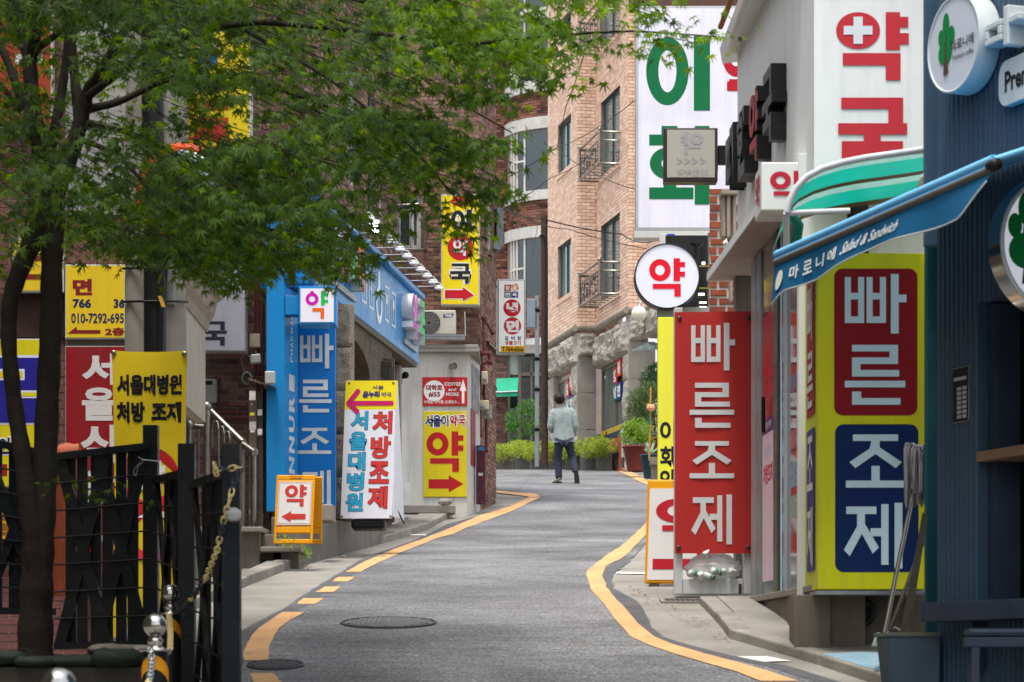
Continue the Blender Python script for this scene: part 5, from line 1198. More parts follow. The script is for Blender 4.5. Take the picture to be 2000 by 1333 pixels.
# ---------------------------------------------------------------- dark steel fence
m_fence = M('fence_steel', '#161b20', .5, metal=.1, var=.25, scale=8, bump=.2, stain=.3, coat=.05, scratch='#3b332d')
m_fedge = M('fence_steel_worn', '#6b6258', .6, metal=.3, var=.2)
FN = thing('steel_fence', 'dark blue grey steel fence of crossed bars round the tree bed', 'fence', Vector((-2.3, 15.4, .03)))
posts = [P(293, 830, 15.5), P(363, 866, 13.9), P(450, 866, 12.3)]
for p, w in zip(posts, (.095, .095, .094)):
    f = Fr((p.x-w/2, p.y, -.6), (1, 0, 0)); q = MB(); q.box(f, 0, w, 0, p.z+.6, -w, 0); q.build('post', m_fence, FN, bevel=.005)
def fence_panel(p, r, zt0, zt1, zb0, zb1, n):
    d = Vector((r.x-p.x, r.y-p.y, 0)); L = d.length; f = Fr((p.x, p.y, 0), d)
    def bar(a0, b0, a1, b1, w, c0, c1, name='bar', m=None):
        dx, dy = a1-a0, b1-b0; l = math.hypot(dx, dy); nx_, ny_ = -dy/l*w/2, dx/l*w/2
        q = MB(); q.prism(f, [(a0-nx_, b0-ny_), (a1-nx_, b1-ny_), (a1+nx_, b1+ny_), (a0+nx_, b0+ny_)], c0, c1); q.build(name, m or m_fence, FN)
    T = lambda a: zt0+(zt1-zt0)*a/L
    Bt = lambda a: zb0+(zb1-zb0)*a/L
    bar(0, T(0), L, T(L), .045, -.05, .03, 'top_rail'); bar(0, Bt(0), L, Bt(L), .045, -.05, .03, 'bottom_rail')
    for i in range(n):
        a = L*(.08+.8*(i+.5)/n); bar(a, Bt(a), a, T(a), L/n*.66, -.045+.02*(i % 2), -.03+.02*(i % 2), 'slat')
    for x0, x1 in ((.05, .55), (.55, .05), (.45, .95), (.95, .45)): bar(L*x0, Bt(L*x0), L*x1, T(L*x1), .075, -.012+.003*(x0 > x1), .012+.003*(x0 > x1), 'cross_bar')
    q = MB()
    for k in range(1, 7):
        z = k/7; q.tube([f.pt(0, Bt(0)+(T(0)-Bt(0))*z, .02), f.pt(L, Bt(L)+(T(L)-Bt(L))*z, .02)], .006, 5)
    q.build('wire', m_fence, FN)
fence_panel(P(108, 0, 15.6), posts[0], P(0, 893, 15.6).z, P(0, 872, 15.5).z, P(0, 1262, 15.6).z, P(0, 1258, 15.5).z, 6)
fence_panel(P(-140, 0, 16.2), P(100, 0, 15.7), P(0, 835, 16.2).z, P(0, 890, 15.7).z, P(0, 1190, 16.).z, P(0, 1195, 15.7).z, 3)
fence_panel(posts[0]+Vector((.05, -.05, 0)), posts[1], P(0, 940, 15.5).z, P(0, 925, 13.9).z, P(0, 1300, 15.5).z, P(0, 1370, 13.9).z, 5)
fence_panel(posts[1]+Vector((.05, -.05, 0)), posts[2], P(0, 950, 13.9).z, P(0, 925, 12.3).z, P(0, 1370, 13.9).z, P(0, 1440, 12.3).z, 5)
q = MB(); q.tube([P(276, 860+40*math.sin(k*.3), 15.3) if 0 else P(270+9*math.sin(k*.45), 893+k*2.4 if k < 8 else 931-(k-8)*2.4*1.6, 15.35) for k in range(16)], .004, 5); q.tube([P(276, 898, 15.4), P(310, 902, 15.4)], .004, 5); q.build('tie_wire', m_gal, FN)

# tree bed with kerb, soil and sandbags
BD = thing('tree_bed', 'dark concrete kerb of the tree bed in the lower left corner', 'planter', P(100, 1333, 12.9))
q = MB(); q.box(Fr((-4.2, 13.1, -1.2), (1, 0, 0)), 0, 2.22, 0, P(0, 1303, 13.1).z+1.2, -.14, 0); q.build('kerb', M('dark_kerb', '#3d3a35', .9, var=.2, bump=.4, stain=.4), BD, bevel=.01)
q = MB(); nx_, ny_ = 14, 12
for j in range(ny_+1):
    for i in range(nx_+1): x, y = -5.5+3.5*i/nx_, 13.2+2.6*j/ny_; q.v.append(Vector((x, y, .0+RND.uniform(-.03, .05))))
for j in range(ny_):
    for i in range(nx_): k = j*(nx_+1)+i; q.f.append([k, k+1, k+nx_+2, k+nx_+1]); q.sm.append(True)
q.build('soil', m_soil, BD)
def sandbag(u0, u1, vt, vb, Y, lb, col='#2c352d'):
    c = P((u0+u1)/2, (vt+vb)/2, Y); rx, rz = (u1-u0)/2/F*Y, (vb-vt)/2/F*Y; t = thing('sandbag', lb, 'sandbag', c-Vector((0, 0, rz)), 'dark green sandbags on the tree bed kerb')
    q = MB(); r = random.Random(int(u0)+7); nn = 18; mm = 10
    for i in range(mm+1):
        th = math.pi*i/mm
        for k in range(nn):
            ph = 2*math.pi*k/nn; sx_, sz_ = math.copysign(abs(math.cos(th))**.6, -math.cos(th)), math.sin(th)**.7
            q.v.append(c+Vector((rx*sx_, .13*sz_*math.cos(ph)+r.uniform(-.006, .006), rz*sz_*math.sin(ph)*(1+.12*math.sin(3*sx_+u0))+r.uniform(-.004, .004))))
    for i in range(mm):
        for k in range(nn): q.f.append([i*nn+k, i*nn+(k+1) % nn, (i+1)*nn+(k+1) % nn, (i+1)*nn+k]); q.sm.append(True)
    q.build('sack', M('sack_'+col[1:], col, .85, var=.25, scale=10, bump=.5, bscale=35), t)
sandbag(-60, 50, 1268, 1302, 13.2, 'leftmost dark sandbag on the tree bed kerb'); sandbag(30, 110, 1282, 1304, 13.15, 'small flat dark sandbag between two bigger ones'); sandbag(95, 200, 1280, 1305, 13.2, 'long flat dark sandbag in front of the trunk foot'); sandbag(180, 278, 1266, 1306, 13.15, 'fullest sandbag at the fence end of the row'); sandbag(172, 262, 1258, 1282, 13.45, 'pale grey sack lying behind the fullest sandbag', '#6d675c')

# ---------------------------------------------------------------- bollards and chains
m_chrome = M('polished_steel', '#b9b6b0', .12, metal=1, var=.04); m_yref = M('reflective_yellow', '#d08a10', .45, var=.08)
BOLL = [(115, 1338, 66, 'nearest ball topped steel bollard at the bottom edge'), (303, 1222, 46, 'second ball topped bollard holding the hanging chain end'), (333, 1161, 37, 'third ball topped bollard in front of the fence')]
bpos = []
proto = None
for u, v, dpx, lb in BOLL:
    Yb_ = .105*F/dpx*.98; c = P(u, v, Yb_); gzz = gz(Yb_)
    bpos.append(c)
    t = thing('bollard', lb, 'bollard', Vector((c.x, c.y, c.z-1.0)), 'ball topped bollards with chains')
    q = MB(); q.ball(c, .0525, 24, 14); q.build('ball', m_chrome, t)
    q = MB(); q.lathe(c, [(.022, -.05), (.035, -.062), (.035, -.072), (.03, -.085), (.03, -.1), (.072, -.102), (.072, -.112), (.03, -.113)], 20); q.build('collar', m_chrome, t)
    q = MB(); q.lathe(c, [(.056, -.114), (.058, -1.0)], 20); q.build('post', M('bollard_black', '#17181a', .4, var=.1), t)
    for s in range(1):
        q = MB(); nn = 20
        for k in range(nn):
            an = 2*math.pi*k/nn; a2 = 2*math.pi*(k+1)/nn; z1, z2 = -.2-.3*s-.07*math.sin(an), -.2-.3*s-.07*math.sin(a2)
            q.poly([c+Vector((.0592*math.cos(an), .0592*math.sin(an), z1-.06)), c+Vector((.0592*math.cos(a2), .0592*math.sin(a2), z2-.06)), c+Vector((.0592*math.cos(a2), .0592*math.sin(a2), z2)), c+Vector((.0592*math.cos(an), .0592*math.sin(an), z1))])
        q.build('reflective_band', m_yref, t)
def torus_link(l=.042, w=.026, r=.0048):
    pts = []; n = 12
    for k in range(n+1):
        a = 2*math.pi*k/n; pts.append(Vector((math.cos(a)*w/2*1.0, 0, math.sin(a)*w/2+math.copysign((l-w)/2, math.sin(a)) if abs(math.sin(a)) > 1e-6 else 0)))
    q = MB(); q.tube(pts, r, 6, False); return q.mesh('link')
def chain(lb, pts, cols):
    t = thing('chain', lb, 'chain', pts[0], 'yellow and black bollard chains')
    org = ORG[t.name]; me = {}
    for c in set(cols):
        me[c] = torus_link(); me[c].materials.append({'y': M('chain_yellow', '#ddc88c', .45, var=.1), 'k': M('chain_black', '#3a3f46', .4, var=.1), 's': m_gal}[c])
    P_ = [Vector(p) for p in pts]; L = [0]
    for i in range(len(P_)-1): L.append(L[-1]+(P_[i+1]-P_[i]).length)
    step = .031; n = int(L[-1]/step)
    for i in range(n):
        s = (i+.5)*step; k = max(j for j in range(len(L)-1) if L[j] <= s); tt = (s-L[k])/(L[k+1]-L[k]); p = P_[k].lerp(P_[k+1], tt); d = (P_[k+1]-P_[k]).normalized()
        o = bpy.data.objects.new('link', me[cols[min(int(i/n*len(cols)), len(cols)-1)]]); LINK(o); o.parent = t
        o.matrix_basis = Matrix.Translation(p-org) @ d.to_track_quat('Z', 'Y').to_matrix().to_4x4() @ Matrix.Rotation(math.pi/2*(i % 2)+.3, 4, 'Z')
def sag(p, r, s, n=14): return [p.lerp(r, i/n)-Vector((0, 0, s*4*(i/n)*(1-i/n))) for i in range(n+1)]
pc = P(472, 915, 12.22); p1 = P(424, 905, 12.2)
c3 = bpos[2]+Vector((.04, 0, -.107)); c2 = bpos[1]+Vector((.05, -.02, -.07))
chain('long chain from the fence post down to the third bollard', [P(418, 905, 12.2), P(423, 925, 12.2), P(432, 918, 12.15)]+[P(472, 912, 12.15), P(458, 940, 12.15), P(446, 985, 12.15), P(436, 1020, 12.2), P(424, 1075, 12.3), P(402, 1130, 12.5), P(375, 1170, 12.8), c3], 'ykykkyyykyyyyyykkkkykkkkk')
chain('chain hanging from the third to the second bollard', [bpos[2]+Vector((0, -.06, -.11)), P(333, 1240, 12.6), P(332, 1270, 12.3), P(320, 1280, 11.5), c2+Vector((-.01, 0, -.04))], 'yyyykkkyy')
chain('chain dropping from the second bollard to the nearest one', [bpos[1]+Vector((-.01, -.07, -.1)), P(297, 1290, 10.4), P(292, 1330, 10.1), P(250, 1400, 9.2), P(160, 1405, 8)], 'ssyyykkkkyy')
t = thing('plastic_scrap', 'scrap of clear plastic bag tied to the chain', 'plastic bag', P(455, 1005, 12.2)); q = MB(); r = random.Random(4); q.ball(P(456, 1006, 12.15), .036, 12, 8, (1.1, .6, .95)); q.v = [v+Vector((r.uniform(-.006, .006), r.uniform(-.006, .006), r.uniform(-.006, .006))) for v in q.v]; q.build('bag', M('clear_plastic', '#a5a6a6', .25, var=.1), t)
# ---------------------------------------------------------------- red brick shop with the big white sign
RS = thing('red_brick_shop', 'red brick shop with wide white mortar joints behind the round sign', 'building', P(1400, 1000, 22.5))
m_rbk = M('red_orange_brick', '#9a5238', .85, col2='#6e3a2c', var=.2, scale=14, island=.15, bump=.4, stain=.12)
m_wm = M('white_mortar', '#b9b7ae', .95, var=.12, scale=9, bump=.4)
Yq = 21.2; fq = Fr(P(1386, 1010, Yq), (1, 0, 0)); k = Yq/F
q = MB(); panel(q, fq, 90*k, 640*k, []); q.build('wall', m_wm, RS)
brick_wall(RS, fq, 90*k, 640*k, 36*k, 16.6*k, m_rbk, [], 150, [(1380, 440, 1445, 615)], joint=.022, proud=.012)
bxp(1300, 460, 1386, 900, 27.0, .05, 'dark_shop_window', M('shop_interior', '#1b1917', .15, var=.5, scale=2), RS)
for u, v, w, h in ((1364, 573, 12, 4), (1366, 590, 14, 2.5), (1366, 599, 14, 2.5), (1371, 512, 6, 5)): bxp(u, v, u+w, v+h, 26.9, .01, 'ceiling_light', M('lamp_lit_soft', '#fff6e8', .4, var=0, emit=1.6), RS, 0)
q = MB(); q.lathe(P(1360, 476, 26.6), [(.01, -.16), (.015, -.05), (.08, 0), (.0, .012)], 16); q.build('pendant_lamp', M('pendant_dark', '#2b2724', .5), RS)
bxp(1382.5, 455, 1386, 930, 26.5, .05, 'window_frame', m_brz, RS); bxp(1366, 519, 1388, 521, 26.4, .02, 'yellow_bar', M('bar_yellow', '#8d8a2e', .5), RS, 0); bxp(1366, 562, 1386, 564, 26.4, .02, 'yellow_bar', M('bar_yellow', '#8d8a2e', .5), RS, 0)
bxp(1288, 457, 1302, 480, 27.6, .05, 'white_strip', m_alu, RS); bxp(1302, 457, 1318, 480, 27.6, .06, 'blue_strip', M('strip_blue', '#1552a4', .5), RS); bxp(1318.5, 457, 1350, 480, 27.7, .06, 'curtain', m_alu, RS)
# moulded stone cornice post
q = MB(); f = Fr(P(1411, 475, 20.6), (1, 0, 0)); k = 20.6/F
for i, (a, c0) in enumerate(((0, .0), (8, .03), (15, -.02), (20, .02))): q.box(f, a*k, (a+7)*k, 12*k-(i*2)*k, 105*k, -.2, c0)
q.box(f, -3*k, 30*k, 92*k, 104*k, -.2, .06); q.build('cornice', m_corn, RS, bevel=.01)
bxp(1425, 530, 1431, 590, 20.5, .1, 'moulding', m_corn, RS, .01); bxp(1410, 530, 1425, 1000, 20.9, .1, 'corner_stone', m_corn, RS, .01) if 0 else None
bxp(1230, -30, 1480, 14, 31.2, .3, 'upper_wall', m_bkd, RS)
t = thing('dog_figurine', 'tiny white dog figure perched on the stone moulding', 'figurine', P(1417, 492, 20.4)); q = MB(); q.ball(P(1418, 484, 20.4), .03, 10, 7, (.8, .8, 1.2)); q.ball(P(1417, 474, 20.38), .02, 10, 7); q.tube([P(1415, 474, 20.36), P(1412.5, 476, 20.34)], [.012, .006], 6); q.tube([P(1418, 471, 20.38), P(1419, 466, 20.38)], [.008, .004], 6); q.tube([P(1415, 490, 20.38), P(1414, 497, 20.37)], .01, 6); q.tube([P(1421, 490, 20.38), P(1422, 499, 20.37)], .01, 6); q.build('figure', M('china_white', '#d6d5d0', .3), t)
# giant white pharmacy sign
t, f = sign_board('giant_pharmacy_sign', 'giant white lightbox sign with huge green syllables', 'sign', (1242, 12, 1500, 450), 29, .3, '#dad8e2', .03, .03, '#b4b5b6')
ink(t, f, '#0e6a3e', lambda mb: (glyph(mb, f, '이', (1262, 73, 1388, 206), .006), glyph(mb, f, '화', (1268, 248, 1388, 400), .006)))
ink(t, f, '#b01c2c', lambda mb: (glyph(mb, f, '약', (1411, 70, 1500, 200), .006), pxrect(mb, f, (1424, 155, 1500, 178), .009), glyph(mb, f, '국', (1425, 246, 1510, 372), .006)))
MB().box(f, -.02, 1.62, -.09, -.004, -.25, .0).build('bottom_rail', m_alu, t)
# round lit sign
t = thing('round_sign', 'round lit white pharmacy sign with red syllable', 'sign', P(1303, 606, 25.4)); Yo = 25.5; f = face_cam(1303, 540, Yo); rr = 64/F*Yo
q = MB(); q.lathe(f.o, [(rr*.97, -.22), (rr, -.2), (rr, .012), (rr*.965, .014), (rr*.96, 0)], 48, f.n, False); q.build('rim', M('rim_dark', '#23262e', .4, metal=.3), t)
m_rl = M('round_lit', '#cfd0dd', .4, var=.01, emit=.1); MB().disc(f, 0, 0, rr*.965, rr*.965, .004, 48).build('lit_face', m_rl, t)
ink(t, f, '#d4162c', lambda mb: glyph(mb, f, '약', (1268, 505, 1338, 577), .007))
bxp(1285, 600, 1400, 619, 25.6, .2, 'mount', m_grey, t)
# tall yellow board
t, f = sign_board('tall_yellow_board', 'narrow tall yellow board with black lettering beside the red banner', 'sign', (1285, 620, 1345, 990), 25.2, .12, '#d3d03a', .05)
for ch, v0, v1 in (('이', 821, 866), ('화', 872, 913), ('약', 917, 960)):
    ink(t, f, '#1d2024', lambda mb: text(mb, f, ch, (1289, v0, 1321, v1), .007, .03)) 
ink(t, f, '#1d2024', lambda mb: text(mb, f, '국', (1288, 925, 1322, 960), .0085, .03)) if 0 else None

# ---------------------------------------------------------------- white pharmacy building
m_wpan = M('white_panel', '#dcdddb', .5, var=.04, scale=2, streak=.14, stain=.05)
m_wbox = M('white_frame', '#c4c6c6', .45, var=.05, stain=.15)
WP = thing('white_pharmacy', 'white panelled pharmacy building with big red lettering on the corner', 'building', P(1600, 1200, 15.2))
Yw = 15.0; e0 = Vector((P(1590, 0, Yw).x, Yw, 0)); e1 = Vector((e0.x-.034*3.75, Yw+3.75, 0))
fw = Fr((e0.x, Yw, 3.0), (1, 0, 0)); fside = wall_fr(up(e1, 3.06), up(e0, 3.06)); Ls = (e0-e1).length
q = MB(); q.box(fw, 0, .9, 0, 2.2, -.3, 0); q.build('front_panel', m_wpan, WP)
bxp(1560, 300, 1835, 1175, 15.32, .1, 'front_wall', m_wpan, WP)
q = MB(); q.box(fside, 0, Ls-.003, 0, 1.66, -.3, -.002); q.build('side_panel', m_wpan, WP)
q = MB(); q.hexa([fside.pt(-.3, 1.64, .08), fside.pt(Ls-.5, 1.64, .14), fside.pt(-.3, 1.76, .1), fside.pt(Ls-.5, 1.76, .18), fside.pt(-.25, 1.66, -.2), fside.pt(Ls, 1.66, -.2), fside.pt(-.25, 1.76, -.2), fside.pt(Ls, 1.76, -.2)]); q.build('eave', m_wpan, WP)
q = MB(); q.tube([fside.pt(.5, 1.72, .19), fside.pt(Ls-.4, 1.72, .24)], .022, 8); q.build('rusty_pipe', M('rust_orange', '#9a6a2a', .7, var=.2), WP)
q = MB(); q.box(fside, -.5, Ls-1.2, -.04, 0, -.35, .17); q.build('canopy_slab', M('canopy_soffit', '#a59a92', .6, var=.05, stain=.1), WP, bevel=.004)
q = MB(); q.box(fside, -.5, Ls-1.2, -.041, .02, .171, .18); q.build('canopy_edge', m_wpan, WP)
def red(mb):
    for i, s in enumerate((('d', 1633, 24, 1719, 96), )): pxdisc(mb, fw, 1676, 60, 43, .004, 36)
    for i, r in enumerate(((1730, 24, 1758, 98), (1758, 33, 1774, 54), (1758, 65, 1775, 87), (1646, 104, 1759, 128), (1730, 128, 1759, 157), (1643, 191, 1764, 213), (1735, 213, 1764, 241), (1637, 241, 1772, 263), (1687, 263, 1720, 276), (1644, 276, 1764, 310))): pxrect(mb, fw, r, .004+.0004*i)
q = MB(); red(q); q.build('lettering', INK('#b8303a'), WP); q = MB(); pxrect(q, fw, (1648, 51, 1704, 68), .007); pxrect(q, fw, (1667, 33, 1685, 86), .0075); q.build('cross', INK('#ccd2d4'), WP)
# lower shop: glass side, plinth, posts
fg_ = wall_fr(up(e1, 0.43), up(e0, .43)); 
zled = .47
fg_ = wall_fr(up(e1+Vector((.04, 0, 0)), zled), up(e0+Vector((.04, 0, 0)), zled)); Hs = 3.0-zled
def sd(u0, u1): return fg_.hit(u0, 900)[0], fg_.hit(u1, 900)[0]
q = MB(); q.box(fg_, 0, Ls, 0, Hs, -.3, -.22); q.build('shop_back', m_dark, WP)
for u0, u1, col, nm in ((1478, 1487, '#8e9194', 'door_frame'), (1511, 1519, '#5b5a50', 'door_frame'), (1531, 1535, '#b9bcc0', 'door_frame'), (1468, 1476, '#a2a4a4', 'door_frame')):
    a0, a1 = sd(u0, u1); q = MB(); q.box(fg_, a0, a1, 0, Hs, -.05, .004); q.build(nm, M('alu_'+col[1:], col, .4, metal=.4, var=.08), WP, bevel=.004)
for u0, u1, col, rg in ((1487, 1511, '#3a3836', .08), (1519, 1531, '#2a2e33', .08), (1535, 1572, '#55524c', .06)):
    a0, a1 = sd(u0, u1); q = MB(); q.box(fg_, a0, a1, 0, Hs, -.02, -.008); q.build('glass_pane', M('shopglass_'+col[1:], col, rg, var=.4, scale=2, spec=.8, coat=.3), WP)
hz = lambda v: fg_.hit(1500, v)[1]
a0, a1 = sd(1488, 1510); Lp_ = a1-a0
for v0, v1, col, nm in ((612, 815, '#a01c24', 'red_poster'), (815, 845, '#5d2a63', 'purple_poster'), (845, 1135, '#dcc3cb', 'pink_poster')):
    q = MB(); q.box(fg_, a0, a1, hz(v1), hz(v0), -.0075, -.004); q.build('window_poster', M('poster_'+col[1:], col, .4, var=.1, scale=1.5), WP, nm.replace('_', ' ')+' behind the glass door')
q = MB(); text(q, fg_, '약국', None, -.0035, .05, rect=(a0+Lp_*.15, hz(800), a0+Lp_*.85, hz(670))); text(q, fg_, '처방조제', None, -.0035, .04, rect=(a0+Lp_*.1, hz(945), a0+Lp_*.9, hz(905))); q.build('lettering', INK('#c22838'), WP)
q = MB(); text(q, fg_, '서울대병원', None, -.0035, .03, rect=(a0+Lp_*.15, hz(895), a0+Lp_*.85, hz(868))); text(q, fg_, '대한약국', None, -.0035, .03, rect=(a0+Lp_*.3, hz(838), a0+Lp_*.8, hz(822))); q.build('lettering', INK('#c9c2cc'), WP)
a0, a1 = sd(1538, 1568); 
for i, (v0, v1, col) in enumerate(((870, 905, '#b06a66'), (930, 975, '#8798b0'), (990, 1030, '#98a08c'), (770, 800, '#7a6a80'))):
    q = MB(); q.box(fg_, a0+.1, a1-.1, hz(v1), hz(v0), -.0075, -.004); q.build('window_notice', M('notice_'+col[1:], col, .5, var=.4, scale=25), WP)
q = MB(); q.tube([fg_.pt(sd(1499, 1500)[0], hz(845), .03), fg_.pt(sd(1499, 1500)[0], hz(775), .03)], .014, 8); q.build('door_handle', m_black, WP)
q = MB(); a0 = sd(1532, 1533)[0]; q.tube([fg_.pt(a0, 0, .02), fg_.pt(a0, Hs, .02)], .008, 6); q.build('blue_cord', M('cord_blue', '#9ec1d6', .5), WP)
# corner post of grey stone and plinth
bxp(1437, 527, 1468, 1165, 19.0, .2, 'corner_post', M('grey_render', '#8a8682', .8, var=.08), WP, .006)
q = MB(); q.box(fg_, -.05, Ls+.02, -.045, 0, -.3, .06); q.build('ledge', M('ledge_stone', '#8e867a', .8, var=.15, stain=.3), WP, bevel=.006)
m_plin = M('brown_plinth', '#6f655a', .85, var=.15, scale=3, bump=.3, stain=.4, streak=.3)
for i in range(3):
    q = MB(); q.box(fg_, .6+i*(Ls-.6)/3+.004, .6+(i+1)*(Ls-.6)/3-.004, -.9, -.047, -.28, .03+.012*i); q.build('plinth_block', m_plin, WP, bevel=.008)
bxp(1552, 1162, 1622, 1330, 14.95, .3, 'plinth_block', m_plin, WP, .008); bxp(1622.5, 1160, 1860, 1330, 15.1, .3, 'plinth_block', M('dark_plinth', '#554d45', .85, var=.15, bump=.3, stain=.4), WP)
bxp(1413, 1165, 1432, 1198, 18.3, .2, 'wooden_block', M('old_wood', '#4a443d', .85, var=.2), WP, .004)
q = MB(); c = P(1683, 1196, 15.08); 
q.lathe(c, [(.05, 0), (.085, .0), (.092, .01), (.085, .025), (.055, .025), (.05, .005)], 24, (0, -1, 0)); q.build('vent_ring', m_black, WP)
# yellow corner sign box
t, f = sign_board('yellow_corner_sign', 'big yellow lightbox with red and navy panels on the pharmacy corner', 'sign', (1597, 495, 1809, 1152), 14.7, .62, '#c2c211')
ink(t, f, '#7c141d', lambda mb: pxround(mb, f, (1629, 525, 1792, 812), 17, .005)); ink(t, f, '#08224f', lambda mb: pxround(mb, f, (1631, 829, 1794, 1118), 17, .005))
ink(t, f, '#b4ccd4', lambda mb: [glyph(mb, f, c, p, .0062) for c, p in (('빠', (1650, 537, 1768, 652)), ('른', (1650, 674, 1768, 791)), ('조', (1652, 849, 1768, 955)), ('제', (1648, 985, 1766, 1106)))], 'lettering')
fy = Fr((f.o.x-.002, 14.7+.61, f.o.z), (0, -1, 0)); hy = (1152-495)/F*14.7
ink(t, fy, '#9c2a34', lambda mb: mb.poly([fy.pt(a, b, .004) for a, b in ((.12, hy*.53), (.5, hy*.53), (.5, hy*.95), (.12, hy*.95))])); ink(t, fy, '#3a3a78', lambda mb: mb.poly([fy.pt(a, b, .004) for a, b in ((.12, hy*.06), (.5, hy*.06), (.5, hy*.49), (.12, hy*.49))]))
ink(t, fy, '#cfcdd0', lambda mb: [glyph(mb, fy, c, None, .008, rect=(.17, hy*b, .45, hy*(b+.17))) for c, b in (('빠', .755), ('른', .555), ('조', .3), ('제', .08))])
MB().box(f, 0, .66, -.03, -.006, -.6, 0).build('bottom_trim', m_gal, t)
# black block letters on the side wall
t = thing('black_block_letters', 'black raised block letters on the white side wall', 'sign lettering', fside.pt(1.5, .4, 0))
m_bl = M('letter_black', '#1a1a1c', .45, var=.1)
for i, ch in enumerate('대한약국'):
    a, b, s = .08+i*.69, .5-.02*i, .47
    q = MB(); fr = fside
    if ch in GL: glyph(q, fr, ch, None, .0, .1, rect=(a, b, a+s, b+s*1.05)); q.build('letter', m_bl, t); q = MB(); glyph(q, fr, ch, None, .1025, rect=(a, b, a+s, b+s*1.05)); q.build('letter_face', M('letter_red', '#a04446', .5) if ch == '약' else M('letter_grey', '#5a5a5c', .5), t)
    else:
        v, fz = text_geo(ch, .07); n = len(v); A = [fr.pt(a+s*x, b+s*1.05*y, .1) for x, y in v]; B = [p_-fr.n*.1 for p_ in A]; ed = {}
        for g in fz:
            for k in range(len(g)): e = tuple(sorted((g[k], g[(k+1) % len(g)]))); ed[e] = ed.get(e, 0)+1
        q.add(A+B, [(x, y, y+n, x+n) for (x, y), c_ in ed.items() if c_ == 1]); q.build('letter', m_bl, t)
        q = MB(); q.add([p_+fr.n*.002 for p_ in A], fz); q.build('letter_face', M('letter_grey', '#5a5a5c', .5), t)
# square hanging lightbox seen from behind (mirror-wise print)
t = thing('square_lightbox', 'unlit square lightbox with faded backwards print on a black arm', 'sign', P(1350, 355, 19.3)); f = face_cam(1297, 355, 19.4); k = 19.4/F
q = MB(); q.box(f, 0, 105*k, 0, 105*k, -.16, 0); q.build('case', M('case_bronze', '#3a3330', .45, metal=.3), t, bevel=.008)
MB().box(f, 6*k, 99*k, 8*k, 101*k, .0005, .004).build('face', M('faded_face', '#a9a69b', .5, var=.05, scale=3), t)
ink(t, f, '#9d9a9c', lambda mb: (text(mb, f, '약', (1330, 258, 1374, 302), .006, .03, flip=True), [text(mb, f, '>', (1322+15*i, 308, 1334+15*i, 322), .006, .02) for i in range(4)], text(mb, f, '대한약국', (1322, 331, 1382, 345), .006, .015, flip=True)))
bxp(1402.5, 284, 1442, 320, 19.45, .08, 'arm', m_black, t, .006)
# small white box sign
t = thing('small_box_sign', 'small white box sign with red syllable under the black letters', 'sign', P(1520, 415, 15.3)); f = Fr(P(1487, 412, 15.35), (1, 0, 0)); k = 15.35/F
q = MB(); q.box(f, 0, 90*k, 0, 95*k, -.4, 0); q.build('case', m_wpan, t, bevel=.01)
ink(t, f, '#b8283a', lambda mb: glyph(mb, f, '약', (1504, 334, 1572, 392), .004)); f5 = Fr(f.o+Vector((-.002, .38, 0)), (0, -1, 0)); ink(t, f5, '#b8283a', lambda mb: glyph(mb, f5, '약', None, .003, rect=(.06, .06, .3, .26)))

# ---------------------------------------------------------------- red banner frame, arrow board behind it
t = thing('red_banner', 'tall red banner with white syllables tied over a white frame', 'banner', P(1392, 1160, 18.6)); Yr_ = 18.6; f = face_cam(1317, 1082, Yr_); k = Yr_/F
n, m_ = 12, 12; q = MB()
def rb(a, b): return f.pt(a, b, .05+.002*math.sin(a*21)+.002*math.sin(b*4+a*6))
wr, hr = 150*k, 470*k
for j in range(n+1):
    for i in range(m_+1): q.v.append(rb(wr*i/m_, hr*j/n+(2*k*(i/m_) if j == n else 0)))
q.f = [[j*(m_+1)+i, j*(m_+1)+i+1, (j+1)*(m_+1)+i+1, (j+1)*(m_+1)+i] for j in range(n) for i in range(m_)]; q.sm = [True]*len(q.f); q.build('cloth', M('banner_red', '#b5302c', .5, var=.05, scale=2), t)
q = MB()
g2 = Fr(f.o+f.n*.0533, f.r)
for ch, px in (('빠', (1350, 632, 1434, 724)), ('른', (1347, 748, 1434, 836)), ('조', (1347, 862, 1434, 936)), ('제', (1350, 968, 1432, 1060))): glyph(q, g2, ch, px, .002)
q.build('lettering', INK('#d3d3d2'), t)
q = MB()
for a, b in ((.06, .975), (.95, .975), (.05, .025), (.95, .025)): q.lathe(rb(wr*a, hr*b)+f.n*.004, [(.018, 0), (.018, .006), (.008, .007)], 10, f.n)
q.build('eyelet', M('eyelet_dark', '#5a4a40', .4, metal=.6), t)
q = MB()
for r in ((1317, 1082-480, 1333, 1161), (1452, 1082-465, 1467, 1161)): a0, b0 = f.hit(r[0], r[3], 0); a1, b1 = f.hit(r[2], r[1], 0); q = MB(); q.box(f, a0, a1, b0, b1, -.1, .02); q.build('frame_post', m_wbox, t, bevel=.006)
a0, b0 = f.hit(1333.5, 1161, 0); a1, b1 = f.hit(1451.5, 1131, 0); q = MB(); q.box(f, a0, a1, b0, b1, -.1, .015); q.build('frame_base', m_wbox, t, bevel=.006)
q = MB(); a0, b0 = f.hit(1442, 1160, 0); a1, b1 = f.hit(1448, 1141, 0); q.box(f, a0, a1, b0, b1, .016, .024); q.build('latch', M('rust_brown', '#4a3428', .7), t)
t = thing('rubbish_bag', 'clear plastic bag full of empty cans and cups inside the white frame', 'bag', P(1395, 1130, 18.55)); r = random.Random(8)
q = MB(); c = P(1393, 1108, 18.62); q.ball(c, .18, 56, 34, (1.25, .3, .66)); nv = []; from mathutils import noise as N_
